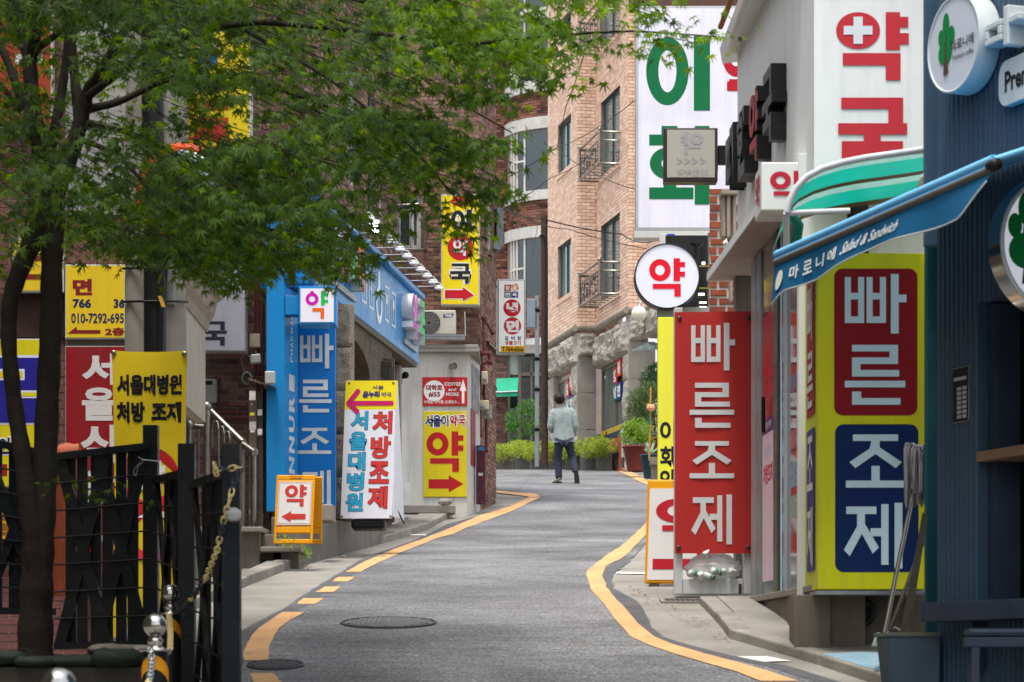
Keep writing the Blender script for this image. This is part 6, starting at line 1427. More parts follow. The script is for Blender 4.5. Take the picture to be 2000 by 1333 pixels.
for v in q.v:
    d = v-c; s = 1+.22*abs(N_.noise(d*26))+.12*abs(N_.noise(d*60+Vector((5, 0, 0))))-.1; top = max(0, d.z)/.11; nv.append(c+Vector((d.x*s*(1-.25*top), d.y*s, d.z*s)))
q.v = nv; q.tube([P(1385, 1092, 18.6), P(1380, 1082, 18.58), P(1378, 1076, 18.55)], [.03, .012, .03], 8); o = q.build('film', film_mat('bag_film', '#e4e7e7', .3), t)
for i in range(12):
    p = c+Vector((r.uniform(-.19, .19), -.05+r.uniform(-.01, .01), r.uniform(-.085, -.02))); ax = Vector((r.uniform(-1, 1), -.6, r.uniform(-.6, .6))); q = MB(); q.lathe(p, [(.0, -.03), (.019, -.03), (.022, -.025), (.022, .025), (.018, .03), (0, .028)], 12, ax); q.build('can', M('can_%d' % (i % 3), ['#d7d8d6', '#c3c9c6', '#6f8f7a'][i % 3], .3, var=.1), t)
t = thing('arrow_board', 'white board with yellow frame and red print standing behind the banner', 'sign', P(1300, 1160, 19.8)); Yp_ = 19.8; k = Yp_/F; f = Fr(P(1259, 1140, Yp_), (1, 0, 0), (.035, .08, 1)); w, h = 190*k, 205*k
q = MB(); q.box(f, 0, w, 0, h, -.04, 0); q.build('frame', m_oy, t, bevel=.015); q = MB(); q.box(f, .02, w-.02, .03, h-.075, .001, .005); q.build('face', M('white_plastic', '#d9d7d4', .5, var=.04, stain=.08), t)
ink(t, f, '#b4202e', lambda mb: (glyph(mb, f, '약', None, .008, rect=(.075, h*.44, .62, h*.82)), mb.poly([f.pt(a, b, .008) for a, b in ((.06, h*.135), (.42, h*.135), (.42, h*.07), (.66, h*.185), (.42, h*.3), (.42, h*.235), (.06, h*.235))])))
q = MB()
for a in (.04, .3): q.box(f, a, a+.08, -.1, -.002, -.2, .0)
q.build('wooden_foot', M('old_wood', '#4a443d', .85, var=.2), t); q = MB(); pxdisc(q, f, 1312, 944, 4, .004); q.build('hand_hole', m_black, t)

# ---------------------------------------------------------------- curved teal canopy over the pharmacy corner
t = thing('curved_canopy', 'curved translucent canopy with teal stripes and white edge rail', 'canopy', P(1680, 410, 14.3))
prof = [(1536, 417), (1541, 395), (1553, 370), (1575, 347), (1605, 331), (1645, 319), (1690, 310), (1740, 303), (1790, 296), (1826, 290)]
Yn_, Yf_ = 14.1, 14.68
pn = [P(u, v, Yn_) for u, v in prof]; off = Vector((0, .86, -.13)); 
m_poly = leaf_mat('polycarbonate', '#7fb0a8', '#8ab8b0', .4, .25, .5, 1.1, 1); m_teal = leaf_mat('teal_stripe', '#109a8a', '#12a090', .4, .35, .5, 1.25, 1)
stripes = [(0, .14, m_poly), (.14, .42, m_teal), (.42, .5, m_brz), (.5, .62, m_poly), (.62, .9, m_teal), (.9, 1, m_brz)]
for s0, s1, mm in stripes:
    q = MB()
    A = [p+off*s0 for p in pn]; B = [p+off*s1 for p in pn]
    q.add(A+B, [(i, i+1, len(A)+i+1, len(A)+i) for i in range(len(A)-1)], True); q.build('canopy_strip', mm, t)
q = MB(); q.tube([p+Vector((0, -.02, .0)) for p in pn], .02, 8); q.build('edge_rail', m_wbox, t)
q = MB(); q.tube([P(1536, 417, Yn_), P(1660, 412, Yn_)], .018, 8); q.tube([P(1536, 417, Yn_), P(1536, 560, Yn_+.3)], .02, 8); q.tube([P(1826, 288, Yn_), P(1830, 390, Yn_)], .022, 8); q.build('bracket', m_wbox, t)
q = MB(); q.tube([P(1540, 415, Yn_+.05), P(1560, 440, Yn_+.3), P(1548, 520, Yn_+.5)], .03, 8); q.build('teal_post', m_teal, t)

# ---------------------------------------------------------------- dark blue cafe front
m_nav = M('navy_cladding', '#3a5166', .5, var=.08, scale=3, streak=.25, coat=.05); m_nav2 = M('navy_wood', '#333c4c', .5, var=.1, scale=4)
CF = thing('navy_cafe', 'navy blue ribbed cafe front at the right edge of the street', 'building', Vector((2.5, 13.3, -.3)))
fd = Fr((2.375, 13.5, -.35), (.325, -.946, 0)); Hd = 4.2
q = MB(); q.box(fd, .42, .55, 0, 1.35, -.12, -.02); 
wop = (.46, .66, 1.2, 2.28)
q = MB(); panel(q, fd, 8, Hd+2.5, [wop], .25); panel(q, Fr((2.375, 13.5, -.35), (.95, .3, 0)), 1, Hd, []); q.build('wall', m_nav, CF)
for i in range(44):
    a = .012+i*.05
    for b0, b1 in (((0, wop[1]), (wop[3], Hd)) if wop[0]-.04 < a < wop[2] else ((0, Hd),)):
        w = .036 if i % 5 else .042; q = MB(); q.hexa([fd.pt(a, b0, .001), fd.pt(a+w, b0, .001), fd.pt(a, b1, .001), fd.pt(a+w, b1, .001), fd.pt(a+.006, b0, .011), fd.pt(a+w-.006, b0, .011), fd.pt(a+.006, b1, .011), fd.pt(a+w-.006, b1, .011)]); q.build('rib', m_nav, CF)
bxp(1806, -20, 1832, 480, 13.75, .05, 'upper_panel', m_nav, CF); bxp(1808, 440, 1832, 1245, 13.9, .06, 'teal_corner_strip', M('dark_teal', '#1d4a52', .4, var=.1), CF, .01)
q = MB(); q.box(fd, .46, 1.2, .66, 2.28, -.3, -.24); q.build('window_glass', M('cafe_glass', '#101a22', .06, var=.4, spec=.8), CF)
q = MB(); q.box(fd, .47, .55, .67, 2.27, -.2, -.05); q.build('window_post', m_nav2, CF)
q = MB(); q.box(fd, .465, 1.19, 1.42, 1.475, -.22, .02); q.build('wood_shelf', M('pine_wood', '#8a6a52', .6, var=.15), CF, bevel=.004)
q = MB(); q.box(fd, .84, 1.1, .7, .92, -.232, -.226); q.build('window_poster', M('poster_teal', '#1a6a68', .5, var=.4, scale=14), CF)
q = MB(); q.box(fd, .85, .95, .95, 1.25, -.232, -.22); q.build('glass_bottle', M('frosted', '#8a93a0', .2, var=.3, scale=12), CF)
q = MB(); q.box(fd, .14, .42, Hd-.35, Hd-.2, .001, .02); 
t = thing('counter_shelf', 'navy wooden counter board fixed across the cafe front', 'counter', fd.pt(.5, .6, .1)); q = MB(); q.box(fd, .17, 1.6, .56, .665, .013, .2); q.build('board', m_nav2, t, bevel=.006); q = MB(); q.box(fd, .5, .56, .3, .558, .014, .1); q.box(fd, 1.2, 1.26, .3, .558, .014, .1); q.build('bracket', m_nav2, t)
t = thing('menu_plate', 'black and silver price plate with grid on the navy wall', 'plate', fd.pt(.2, 1.6, 0))
a0, b0 = fd.hit(1862, 828, .014); a1, b1 = fd.hit(1893, 714, .014); q = MB(); q.box(fd, a0, a1, b0, b1, .012, .018); q.build('plate', M('plate_silver', '#a9abad', .4, metal=.5), t); q = MB(); q.box(fd, a0+.004, a1-.004, b0+.004, b1-.004, .0185, .02); q.build('face', m_black, t)
q = MB()
for i in range(7):
    for j in range(2): q.box(fd, a0+(a1-a0)*(.3+.34*j), a0+(a1-a0)*(.56+.34*j), b0+(b1-b0)*(.07+.085*i), b0+(b1-b0)*(.13+.085*i), .0205, .0215)
q.box(fd, a0+.02, a1-.02, b0+(b1-b0)*.76, b0+(b1-b0)*.82, .0205, .0215); q.build('price_cell', M('cell_grey', '#b4b4b4', .6), t, kind='stuff')
# stool
t = thing('cafe_stool', 'navy wooden stool with padded seat under the counter', 'stool', fd.pt(.5, -.1, .4))
g = Fr(P(1890, 1333, 12.2)+Vector((0, 0, 0)), (1, -.12, 0)); z0 = P(0, 1262, 12.2).z-g.o.z
q = MB(); q.box(g, 0, .42, z0-.005, z0+.045, -.34, 0); q.build('seat_frame', m_nav2, t, bevel=.004); q = MB(); q.box(g, .0, .42, z0+.047, z0+.09, -.34, .0); q.build('seat_pad', M('navy_vinyl', '#2c3b49', .35, var=.06), t, bevel=.02)
for a, c in ((.02, -.02), (.36, -.02), (.02, -.32), (.36, -.32)): q = MB(); q.box(g, a, a+.04, -.5, z0-.006, c-.03, c+.015); q.build('leg', m_nav2, t, bevel=.003)
# round cafe signs
def cafe_disc(lb, c, nrm, r, dep, dx=0, em=0):
    t = thing('cafe_disc_sign', lb, 'sign', c); f = Fr(c, Vector((-nrm[1], nrm[0], 0))); 
    if f.n.dot(Vector(nrm)) < 0: f = Fr(c, Vector((nrm[1], -nrm[0], 0)))
    q = MB(); q.lathe(f.o, [(r*.98, -dep), (r, -dep+.01), (r, .002), (r*.985, .008), (r*.95, .008), (r*.94, .0)], 44, f.n, True, False); q.build('drum', M('white_acrylic', '#c6cccc', .3, var=.03), t)
    MB().disc(f, 0, 0, r*.945, r*.945, .002, 44).build('face', M('disc_face%d' % (em*100), '#c6c9d2', .4, var=.02, emit=em), t)
    q = MB(); 
    for i, (x, y, rx, ry) in enumerate(((-.28, .46, .13, .24), (-.08, .2, .14, .19), (-.46, .22, .11, .17), (-.22, .14, .12, .3), (-.3, -.12, .26, .25))): q.disc(f, r*(x+dx), r*y, r*rx, r*ry, .004+.0006*i, 18)
    q.build('tree_print', INK('#0e7a3c'), t)
    q = MB(); q.poly([f.pt(r*(x+dx), r*y, .0085) for x, y in ((-.36, -.58), (-.16, -.56), (-.24, -.2), (-.27, .3), (-.29, .3), (-.32, -.2))]); q.build('trunk_print', INK('#5a3d2c'), t)
    q = MB(); text(q, f, '마로니에', None, .008, .02, rect=(-.06*r, -.16*r, .78*r, .06*r)); text(q, f, 'Premium coffee', None, .008, .01, rect=(0, -.36*r, .78*r, -.24*r)); q.build('lettering', INK('#2a2620'), t)
    return t, f
t, f = cafe_disc('white round cafe sign with green tree print beside the white wall', P(1863, 86, 13.0), (-.93, -.37, 0), .262, .13)
q = MB(); q.tube([f.pt(0, 0, -.13), f.pt(0.1, 0, -.34)], .03, 8); q.build('bracket', m_black, t)
t, f = cafe_disc('larger round cafe sign cut off at the right edge', P(2080, 478, 12.0), (.3, -.95, 0), .36, .12, -.32, .3)
q = MB(); q.lathe(f.o, [(.363, -.12), (.363, .0)], 44, f.n, True, False); q.build('chrome_rim', m_chrome, t); q = MB(); q.tube([f.pt(0, 0, -.1), f.pt(.5, 0, -.1)], .03, 8); q.build('bracket', m_black, t)
t = thing('white_letters', 'white rounded block letters on the navy cafe wall', 'sign lettering', fd.pt(.6, 3.6, 0)); m_wl = M('white_acrylic', '#c6cccc')
x0, y0 = fd.hit(1926, 93, .12); x1, y1 = fd.hit(1957, 36, .12)
th = .034
for i, (a0, a1, b0, b1) in enumerate(((x0, x1, y0, y0+th), (x0, x1, y1-th, y1), (x0, x0+th, y0+th, y1-th), (x1-th, x1, y0+th, y1-th))): q = MB(); q.box(fd, a0, a1, b0, b1, .02, .13); q.build('letter_stroke', m_wl, t, bevel=.006)
x2, y2 = fd.hit(1962, 92, .12); x3, y3 = fd.hit(1985, 2, .12)
q = MB(); q.box(fd, x2, x2+.05, y2, y3, .02, .13); q.build('letter_stroke', m_wl, t, bevel=.008); q = MB(); q.box(fd, x2+.0505, x2+.16, (y2+y3)/2-.0, (y2+y3)/2+.04, .02, .13); q.build('letter_stroke', m_wl, t, bevel=.008)
t = thing('name_plate', 'white rounded plate with black handwriting on the navy wall', 'sign', fd.pt(.75, 3.2, 0)); x0, y0 = fd.hit(1953, 214, .05); x1 = x0+.9; y1 = fd.hit(1960, 150, .05)[1]+.0
hpl = .24; q = MB(); pl_ = []
for cx_, cy_, s in ((x1-.08, y0+.08, 270), (x1-.08, y0+hpl-.08, 0), (x0+.08, y0+hpl-.08, 90), (x0+.08, y0+.08, 180)):
    for k_ in range(7): an = math.radians(s+15*k_); pl_.append((cx_+.08*math.cos(an), cy_+.08*math.sin(an)))
q.prism(fd, pl_, .012, .06); q.build('plate', m_wl, t, bevel=.004); q = MB(); text(q, fd, 'Premium coffee', None, .063, .03, rect=(x0+.07, y0+.07, x0+.85, y0+.18)); q.build('lettering', INK('#2a2620'), t)
# awning
t = thing('cafe_awning', 'blue cafe awning with white handwriting on its drooping valance', 'awning', P(1700, 480, 12.3)); m_aw = M('awning_blue', '#2f7fb4', .6, var=.06, scale=3, stain=.1); m_awd = M('awning_valance', '#0f557c', .65, var=.06, scale=3, stain=.12)
na_, nb_ = P(1518, 498, 13.1), P(1942, 312, 11.0); d = (nb_-na_); n = 18
wall_a, wall_b = fd.pt(.0, 3.35, .02), fd.pt(2.4, 3.35, .02); wall_a.z = wall_b.z = na_.z+.42
q = MB(); q.add([na_, nb_, wall_b, wall_a], [(0, 1, 2, 3)]); q.add([na_, nb_, na_+Vector((-.02, -.02, -.03)), nb_+Vector((-.02, -.02, -.03))], [(0, 1, 3, 2)]); q.build('canvas', m_aw, t)
q = MB(); q.tube([nb_, wall_b], .014, 8); q.build('lit_side_edge', M('awning_lit_edge', '#6fb2dc', .55, var=.05), t)  # light on the canvas edge, painted as a paler blue tube
q = MB(); q.tube([na_, nb_], .024, 10); q.build('front_roll', M('awning_lit_edge', '#6fb2dc'), t)  # paler blue puts the lit top rim into the colour
q = MB(); q.tube([na_+Vector((-.01, -.01, -.045)), nb_+Vector((-.01, -.01, -.045))], .02, 8); q.build('front_bar', M('awning_bar', '#6a6660', .5, metal=.4), t); q = MB(); q.lathe(nb_+Vector((-.01, -.01, -.03))-d.normalized()*.0, [(.0, -.02), (.028, -.02), (.028, .04), (0, .04)], 14, d); q.build('end_cap', m_black, t)
def val(s, b): # valance hanging from the bar: s along, b down, deepest at the far end
    depth = .155*(1-.1*s)+.02*math.sin(s*9)+.055*math.exp(-((s-.0)/.05)**2)-(.0 if s < .9 else .11*(s-.9)/.1)
    p = na_+d*s+Vector((-.015, -.012, -.06)); return p+Vector((-.012*math.sin(s*22)*b-.02*b, -.014*math.sin(s*17)*b, -depth*b))
q = MB()
for i in range(37):
    for j in range(5): q.v.append(val(i/36, j/4))
q.f = [[i*5+j, i*5+j+1, (i+1)*5+j+1, (i+1)*5+j] for i in range(36) for j in range(4)]; q.sm = [True]*len(q.f); q.build('valance', m_awd, t)
q = MB(); q.tube([val(i/36, 1) for i in range(37)], .004, 5); q.build('piping', M('piping_white', '#c9c9c4', .6), t)
nv_ = Vector((d.y, -d.x, 0)).normalized()
if nv_.y > 0: nv_ = -nv_
def vtx(s_, s0, s1, b0, b1, off, sh=0):
    v, fz = text_geo(s_, off); q = MB(); q.add([val(s0+(s1-s0)*(x+sh*y), b1+(b0-b1)*y)+nv_*.008 for x, y in v], fz); q.build('lettering', INK('#d8dbd8'), t)
for i, ch in enumerate('마로니에'): vtx(ch, .1+.065*i, .145+.065*i, .3, .72, .02)
vtx('Salad & Sandwich', .36, .62, .3, .7, .015, .08)
q = MB(); q.poly([val(.045+.02*math.cos(a_), .55+.28*math.sin(a_)*(1.1 if a_ > math.pi else .9))+nv_*.008 for a_ in [k_*math.pi/10 for k_ in range(20)]]); q.build('cone_print', INK('#cfcfc4'), t)
# planter box with cleaning tools
t = thing('trough', 'grey blue concrete trough standing below the navy wall', 'planter', P(1790, 1333, 13.5)); f = Fr(P(1738, 1345, 13.35), (1, .06, 0)); k = 13.4/F
q = MB(); w, h = 98*k, 100*k; q.hexa([f.pt(.02, 0, 0), f.pt(w-.0, 0, 0), f.pt(-.01, h, .02), f.pt(w, h, .02), f.pt(.02, 0, -.3), f.pt(w, 0, -.3), f.pt(-.01, h, -.32), f.pt(w, h, -.32)]); q.build('trough', M('grey_blue_paint', '#4a5a66', .7, var=.12, stain=.25), t, bevel=.006); q = MB(); q.box(f, -.02, w, h+.001, h+.025, -.34, .03); q.build('rim', M('rim_green_grey', '#66695e', .7, var=.15, stain=.2), t, bevel=.005)
t = thing('mop', 'upside down mop with grey strings and steel handle leaning by the trough', 'mop', P(1722, 1268, 14)); q = MB(); q.tube([P(1721, 1266, 14.0), P(1787, 945, 14.2)], .014, 10); q.build('handle', m_ss, t); q = MB(); q.tube([P(1721, 1268, 14.0), P(1725, 1236, 14.02)], .02, 8); q.build('grip', m_black, t)
q = MB(); q.tube([P(1786, 950, 14.2), P(1795, 912, 14.2)], .02, 8); q.build('socket', M('socket_red', '#7a2a2e', .5), t); q = MB(); q.hexa([P(u, v, y) for y in (14.16, 14.24) for u, v in ((1772, 905), (1800, 915), (1775, 868), (1808, 876))]); q.tube([P(1795, 915, 14.18), P(1780, 890, 14.15)], .012, 6); q.tube([P(1795, 915, 14.18), P(1803, 880, 14.15)], .012, 6); q.build('clamp', M('clamp_navy', '#15233f', .5), t)
q = MB(); r = random.Random(2)
for i in range(70):
    s = r.random(); x, y = 1769+38*s, 866+8*s+r.uniform(-3, 3); p0 = P(x, y, 14.2+r.uniform(-.05, .06)); dx = r.uniform(-6, 4); ln = r.uniform(60, 125); q.tube([p0, P(x+dx*.4-3*(s < .3), y+12, 14.17+r.uniform(-.05, .06)), P(x+dx, y+ln, 14.2+r.uniform(-.05, .08))], .007, 4, False)
q.build('strings', M('mop_grey', '#6f6c70', .95, var=.2), t, kind='stuff')
t = thing('wooden_plank', 'weathered plank leaning in the trough', 'plank', P(1760, 1245, 13.6)); q = MB(); q.hexa([P(u, v, y) for y in (13.6, 13.64) for u, v in ((1757, 1242), (1776, 1242), (1802, 1000), (1812, 1010))]); q.build('plank', M('weathered_wood', '#5a5248', .9, var=.25, scale=14, bump=.3), t)
t = thing('broom_stick', 'thin brown broom stick with white tag leaning behind the plank', 'broom', P(1738, 1235, 13.9)); q = MB(); q.tube([P(1738, 1232, 13.9), P(1810, 1040, 14.1)], .012, 8); q.build('stick', M('brown_stick', '#4c4034', .6), t); q = MB(); f = Fr(P(1776, 1137, 13.95), (1, 0, 0), (.3, 0, 1)); q.box(f, 0, .02, 0, .05, 0, .004); q.build('tag', m_wbox, t)
t = thing('dustpan', 'small grey dustpan resting against the trough', 'dustpan', P(1715, 1262, 14)); q = MB(); q.hexa([P(1702, 1262, 13.95), P(1728, 1262, 13.95), P(1710, 1240, 14.15), P(1735, 1238, 14.15), P(1702, 1265, 13.95), P(1728, 1265, 13.95), P(1712, 1236, 14.17), P(1737, 1234, 14.17)]); q.tube([P(1735, 1236, 14.1), P(1748, 1226, 14.1), P(1758, 1232, 14.1)], .008, 6); q.build('pan', M('pan_grey', '#6f7a74', .5), t)
structure(MB().poly([G(1606, 1299, .066), G(1742, 1340, .066), Vector((2.55, 13.4, gz(13.4)+.066)), Vector((2.45, 14.6, gz(14.6)+.066)), Vector((2.12, 14.75, gz(14.75)+.066))]).build('painted_floor', M('floor_paint_blue', '#7f9aa8', .7, var=.15, scratch='#8d8a82')))
# ---------------------------------------------------------------- overhead cables
def cable(lb, pts, r=.009):
    t = thing('overhead_cable', lb, 'cable', pts[0], 'overhead cables between the buildings'); out = []
    for i in range(len(pts)-1): out += sag(pts[i], pts[i+1], (pts[i+1]-pts[i]).length*.012, 8)[: -1]
    q = MB(); q.tube(out+[pts[-1]], r, 5); q.build('wire', m_black, t)
cable('black cable crossing in front of the rounded bay to the giant sign', [P(985, 350, 50), P(1085, 290, 48), P(1245, 192, 40)])
cable('black cable sloping from the balcony down to the giant sign', [P(1085, 290, 48), P(1245, 372, 40)]); cable('pale cable sagging across the pink wall to the round sign', [P(950, 388, 38), P(1060, 428, 44), P(1215, 458, 46), P(1300, 462, 36)], .012)
cable('thin cable dropping behind the noodle sign', [P(1050, 440, 52), P(1000, 690, 42)], .006); cable('thin cable slanting over the lower pink windows', [P(965, 396, 38), P(1110, 448, 46), P(1262, 486, 44)], .008); cable('steep black cable falling from the leaves to the lane', [P(1140, 110, 46), P(1105, 210, 48), P(1088, 290, 48)], .009); cable('black cable climbing across the bay window', [P(1000, 402, 50), P(1075, 348, 50), P(1160, 300, 46)], .008)
# ---------------------------------------------------------------- plants
def leaf_tuft(q, c, rx, ry, rz, n, size, rnd, up_=.3, aspect=.5, shell=.55):
    """n small pointed leaves through an ellipsoid"""
    for _ in range(n):
        while True:
            d = Vector((rnd.uniform(-1, 1), rnd.uniform(-1, 1), rnd.uniform(-1, 1)))
            if shell*.7 < d.length < 1: break
        p = c+Vector((d.x*rx, d.y*ry, d.z*rz)); ax = (d+Vector((rnd.gauss(0, .5), rnd.gauss(0, .5), rnd.gauss(up_, .5)))).normalized(); s = ax.cross(Vector((rnd.gauss(0, 1), rnd.gauss(0, 1), rnd.gauss(0, 1)))).normalized()*size*aspect*.5; L = size*rnd.uniform(.7, 1.25); nn = s.cross(ax).normalized()*size*.1
        q.add([p, p+ax*L*.45+s+nn, p+ax*L, p+ax*L*.45-s+nn], [(0, 1, 2), (0, 2, 3)])
m_lime = leaf_mat('lime_leaf', '#7f9434', '#a8b64c', .3, .5, .48, 1.6, 1); m_shr = leaf_mat('shrub_leaf', '#2f5a2a', '#4f7f3c', .3); m_dkl = leaf_mat('dark_leaf', '#274a28', '#3c6636', .25); m_mid = leaf_mat('mid_leaf', '#4d7a30', '#86a04a', .35); m_agv = leaf_mat('agave_leaf', '#7c9a8c', '#a9bda8', .2)
m_twig = M('twig_brown', '#3d3027', .9, var=.2)
r = random.Random(21)
def pot(c, r0, r1, h, mat, lb_root): 
    q = MB(); q.lathe(c, [(r0, 0), (r1*.97, h*.92), (r1*1.06, h*.92), (r1*1.06, h), (r1*.93, h), (r1*.9, h*.9)], 20, caps=False); q.lathe(c, [(0, h*.9), (r1*.92, h*.9)], 20); return q.build('pot', mat, lb_root)
# lime hedge in a row of grey planters along the crest
hedge_u = [(972, 58.4), (1006, 57.6), (1040, 56.6), (1072, 55.2), (1104, 53.6), (1135, 53.0), (1166, 52.6)]
for i, (u, Y) in enumerate(hedge_u):
    nm = ['leftmost', 'second', 'third', 'fourth', 'fifth', 'sixth', 'seventh'][i]
    c = P(u+14, 918, Y); t = thing('hedge_planter', 'grey box planter with lime green hedge, %s along the crest' % (nm if i == 0 else nm+' from the left'), 'planter', c, 'lime hedge planters in a row at the crest')
    f = Fr(c+Vector((-.18, 0, -.12)), (1, -.12, 0)); q = MB(); q.box(f, 0, .36, 0, .5, -.35, 0); q.build('box', M('planter_grey', '#5d5c58', .7, var=.12, stain=.2), t, bevel=.01)
    q = MB(); top = c.z+.42-.055*(0 if i < 3 else -(i-2)*.35)
    for k in range(7): leaf_tuft(q, Vector((c.x+r.uniform(-.2, .2), c.y-.15+r.uniform(-.2, .15), top+r.uniform(-.16, .12))), .17, .17, .14, 170, .05, r, .4, .6)
    q.build('foliage', m_lime, t, kind='stuff')
# young tree and shrubs by the green awning
def shrub(lb, base, h, blobs, mat, nm='shrub', leaf=.07, n=260, cat='shrub', stems=5, asp=.5):
    t = thing(nm, lb, cat, base); q = MB()
    for c, rad in blobs: leaf_tuft(q, c, rad, rad, rad*.75, n, leaf, r, .3, asp, .3)
    q.build('crown', mat, t)
    q = MB()
    for c, rad in blobs[:stems*2]: m_ = base.lerp(c, .5)+Vector((r.uniform(-.05, .05), 0, .05)); q.tube([base, m_, c], [.025, .016, .006], 6)
    q.build('trunk', m_twig, t); return t
Yt = 59
shrub('young round leaved tree in front of the dark shop doors', P(1048, 915, Yt), 1.5, [(P(u, v, Yt+r.uniform(-.25, .25)), rd) for u, v, rd in ((1005, 815, .22), (1030, 795, .24), (1055, 808, .24), (1020, 840, .25), (1048, 838, .24), (1070, 825, .2), (1010, 868, .2), (1036, 872, .22), (1060, 862, .22), (1075, 845, .16), (1000, 835, .14), (1040, 815, .2))], m_shr, 'young_tree', .075, 170, 'tree', asp=.6)
shrub('low dark green shrub behind the hedge at the left', P(1035, 915, 59.5), .6, [(P(u, v, 59.3), .18) for u, v in ((1022, 885, ), (1038, 876), (1052, 888))], m_mid, 'low_shrub', .06, 200)
shrub('dark broad leaved plant against the stone pillar', P(1148, 905, 55), .5, [(P(u, v, 54.6), .17) for u, v in ((1140, 862), (1158, 858), (1150, 872), (1166, 868))], m_shr, 'leafy_plant', .1, 60, 'plant', asp=.6)
def potted(lb, u, vb, Y, r0, r1, h, pm, blobs, lm, leaf, n, nm='potted_plant', asp=.5):
    c = P(u, vb, Y); t = thing(nm, lb, 'potted plant', c); pot(c, r0, r1, h, pm, t); q = MB()
    for du, v, rad in blobs: leaf_tuft(q, P(u+du, v, Y), rad, rad, rad*.85, n, leaf, r, .4, asp, .3)
    q.build('foliage', lm, t)
    q = MB()
    for du, v, rad in blobs: q.tube([c+Vector((0, 0, h*.9)), P(u+du, v, Y)], [.012, .005], 5)
    q.build('stem', m_twig, t); return t
m_mar = M('maroon_pot', '#6a322c', .6, var=.12, stain=.1); m_tealp = M('teal_pot', '#1f4450', .5, var=.1); m_bluep = M('blue_pot', '#2d566c', .6, var=.12); m_drk = M('dark_pot', '#3a3a3c', .6, var=.12)
potted('broad maroon bowl of dark leaves next to the hedge', 1193, 917, 53.5, .22, .3, .36, m_bluep, [(-16, 868, .2), (2, 862, .22), (18, 868, .18), (-4, 876, .2)], m_shr, .09, 110, asp=.7)
potted('small dark pot with yellowish leaves behind the blue pot', 1212, 914, 52.5, .12, .16, .32, m_drk, [(-6, 882, .1), (6, 880, .1)], m_mid, .06, 80)
potted('tall maroon pot with bushy light green plant', 1245, 921, 48, .2, .29, .5, m_mar, [(-10, 850, .24), (6, 838, .24), (-4, 862, .24), (12, 860, .2), (-14, 838, .16)], m_mid, .07, 260, asp=.55)
potted('second maroon pot half hidden behind the bushy plant', 1282, 925, 49.5, .2, .3, .72, m_mar, [(-30, 800, .26), (-8, 790, .3), (10, 810, .3), (-20, 825, .24), (-36, 780, .2), (-14, 764, .2), (12, 770, .2), (-40, 810, .18)], leaf_mat('pine_needle', '#48613a', '#6d7f52', .25), .12, 330, asp=.1)
potted('clipped round dark conifer standing behind the yellow board', 1288, 930, 50.5, .2, .28, .5, m_mar, [(-12, 740, .28), (0, 752, .28), (-18, 756, .22), (-6, 726, .2)], m_dkl, .07, 380, asp=.3)
t = potted('teal pot with spiky blue grey agave at the road edge', 1271, 935, 46.5, .13, .2, .46, m_tealp, [], m_agv, .1, 1)
q = MB(); c = P(1271, 888, 46.5)
for i in range(26):
    an = r.uniform(0, 6.28); el = r.uniform(.3, 1.3); ax = Vector((math.cos(an)*math.cos(el), math.sin(an)*math.cos(el), math.sin(el))); s = ax.cross(Vector((0, 0, 1))).normalized()*.022; L = r.uniform(.2, .32); q.add([c-s, c+s, c+ax*L*.6+s*.8+Vector((0, 0, .01)), c+ax*L*.6-s*.8+Vector((0, 0, .01)), c+ax*L], [(0, 1, 2, 3), (3, 2, 4)])
q.build('leaf_rosette', m_agv, t)
t = thing('white_cabinet', 'narrow white painted box with lettering among the plant pots', 'cabinet', P(1223, 916, 51.5)); bxp(1215, 848, 1232, 893, 51.5, .3, 'box', m_wplast, t, .01); bxp(1213, 838, 1233, 848, 51.4, .32, 'lid', M('lid_blue_white', '#b4bcc0', .6), t, .01); bxp(1215, 893, 1232, 912, 51.3, .3, 'base', m_drk, t, .02)
t = thing('stone_crate', 'stacked grey wooden crate beside the agave pot', 'crate', P(1290, 935, 46)); bxp(1270, 893, 1292, 908, 45.8, .3, 'top_board', M('grey_wood', '#77726a', .85, var=.2), t, .006); bxp(1273, 908.5, 1292, 940, 45.9, .3, 'side_board', M('grey_wood', '#77726a'), t, .006)
t = thing('lantern_pole', 'yellow bamboo pole with a round pink animal lantern', 'lantern', P(1268, 900, 46)); q = MB(); q.tube([P(1268, 900, 46), P(1271, 757, 46)], .016, 8); q.build('pole', M('bamboo_yellow', '#b5892a', .5, var=.1), t)
q = MB(); c = P(1271, 797, 45.9); q.ball(c, .085, 16, 10, (1, .9, .75)); q.ball(c+Vector((-.05, 0, .055)), .025, 8, 6); q.ball(c+Vector((.05, 0, .055)), .025, 8, 6); q.ball(c+Vector((0, -.075, -.005)), .022, 8, 6, (1, .5, .7)); q.build('lantern', M('lantern_pink', '#d99a70', .6, var=.05), t); q = MB()
for dx in (-.03, .03): q.ball(c+Vector((dx, -.07, .02)), .008, 8, 6)
q.build('eye', m_black, t); q = MB(); q.tube([P(1268, 806, 45.95), P(1267, 830, 45.95)], [.012, .025], 6); q.build('tassel', M('tassel_green', '#1f6a48', .7), t)
t = thing('weed_tuft', 'tuft of green weeds growing from the left kerb', 'weed', G(590, 1108, .1)); q = MB(); leaf_tuft(q, G(590, 1107, .12), .09, .05, .05, 60, .06, r, .8, .25); q.build('leaves', m_mid, t, kind='stuff')
t = thing('weed_tuft', 'sparse weed sprouting at the foot of the yellow folding board', 'weed', P(555, 1064, 21.5)); q = MB(); leaf_tuft(q, P(558, 1060, 21.5), .08, .03, .06, 36, .05, r, .8, .25); q.build('leaves', m_mid, t, kind='stuff')
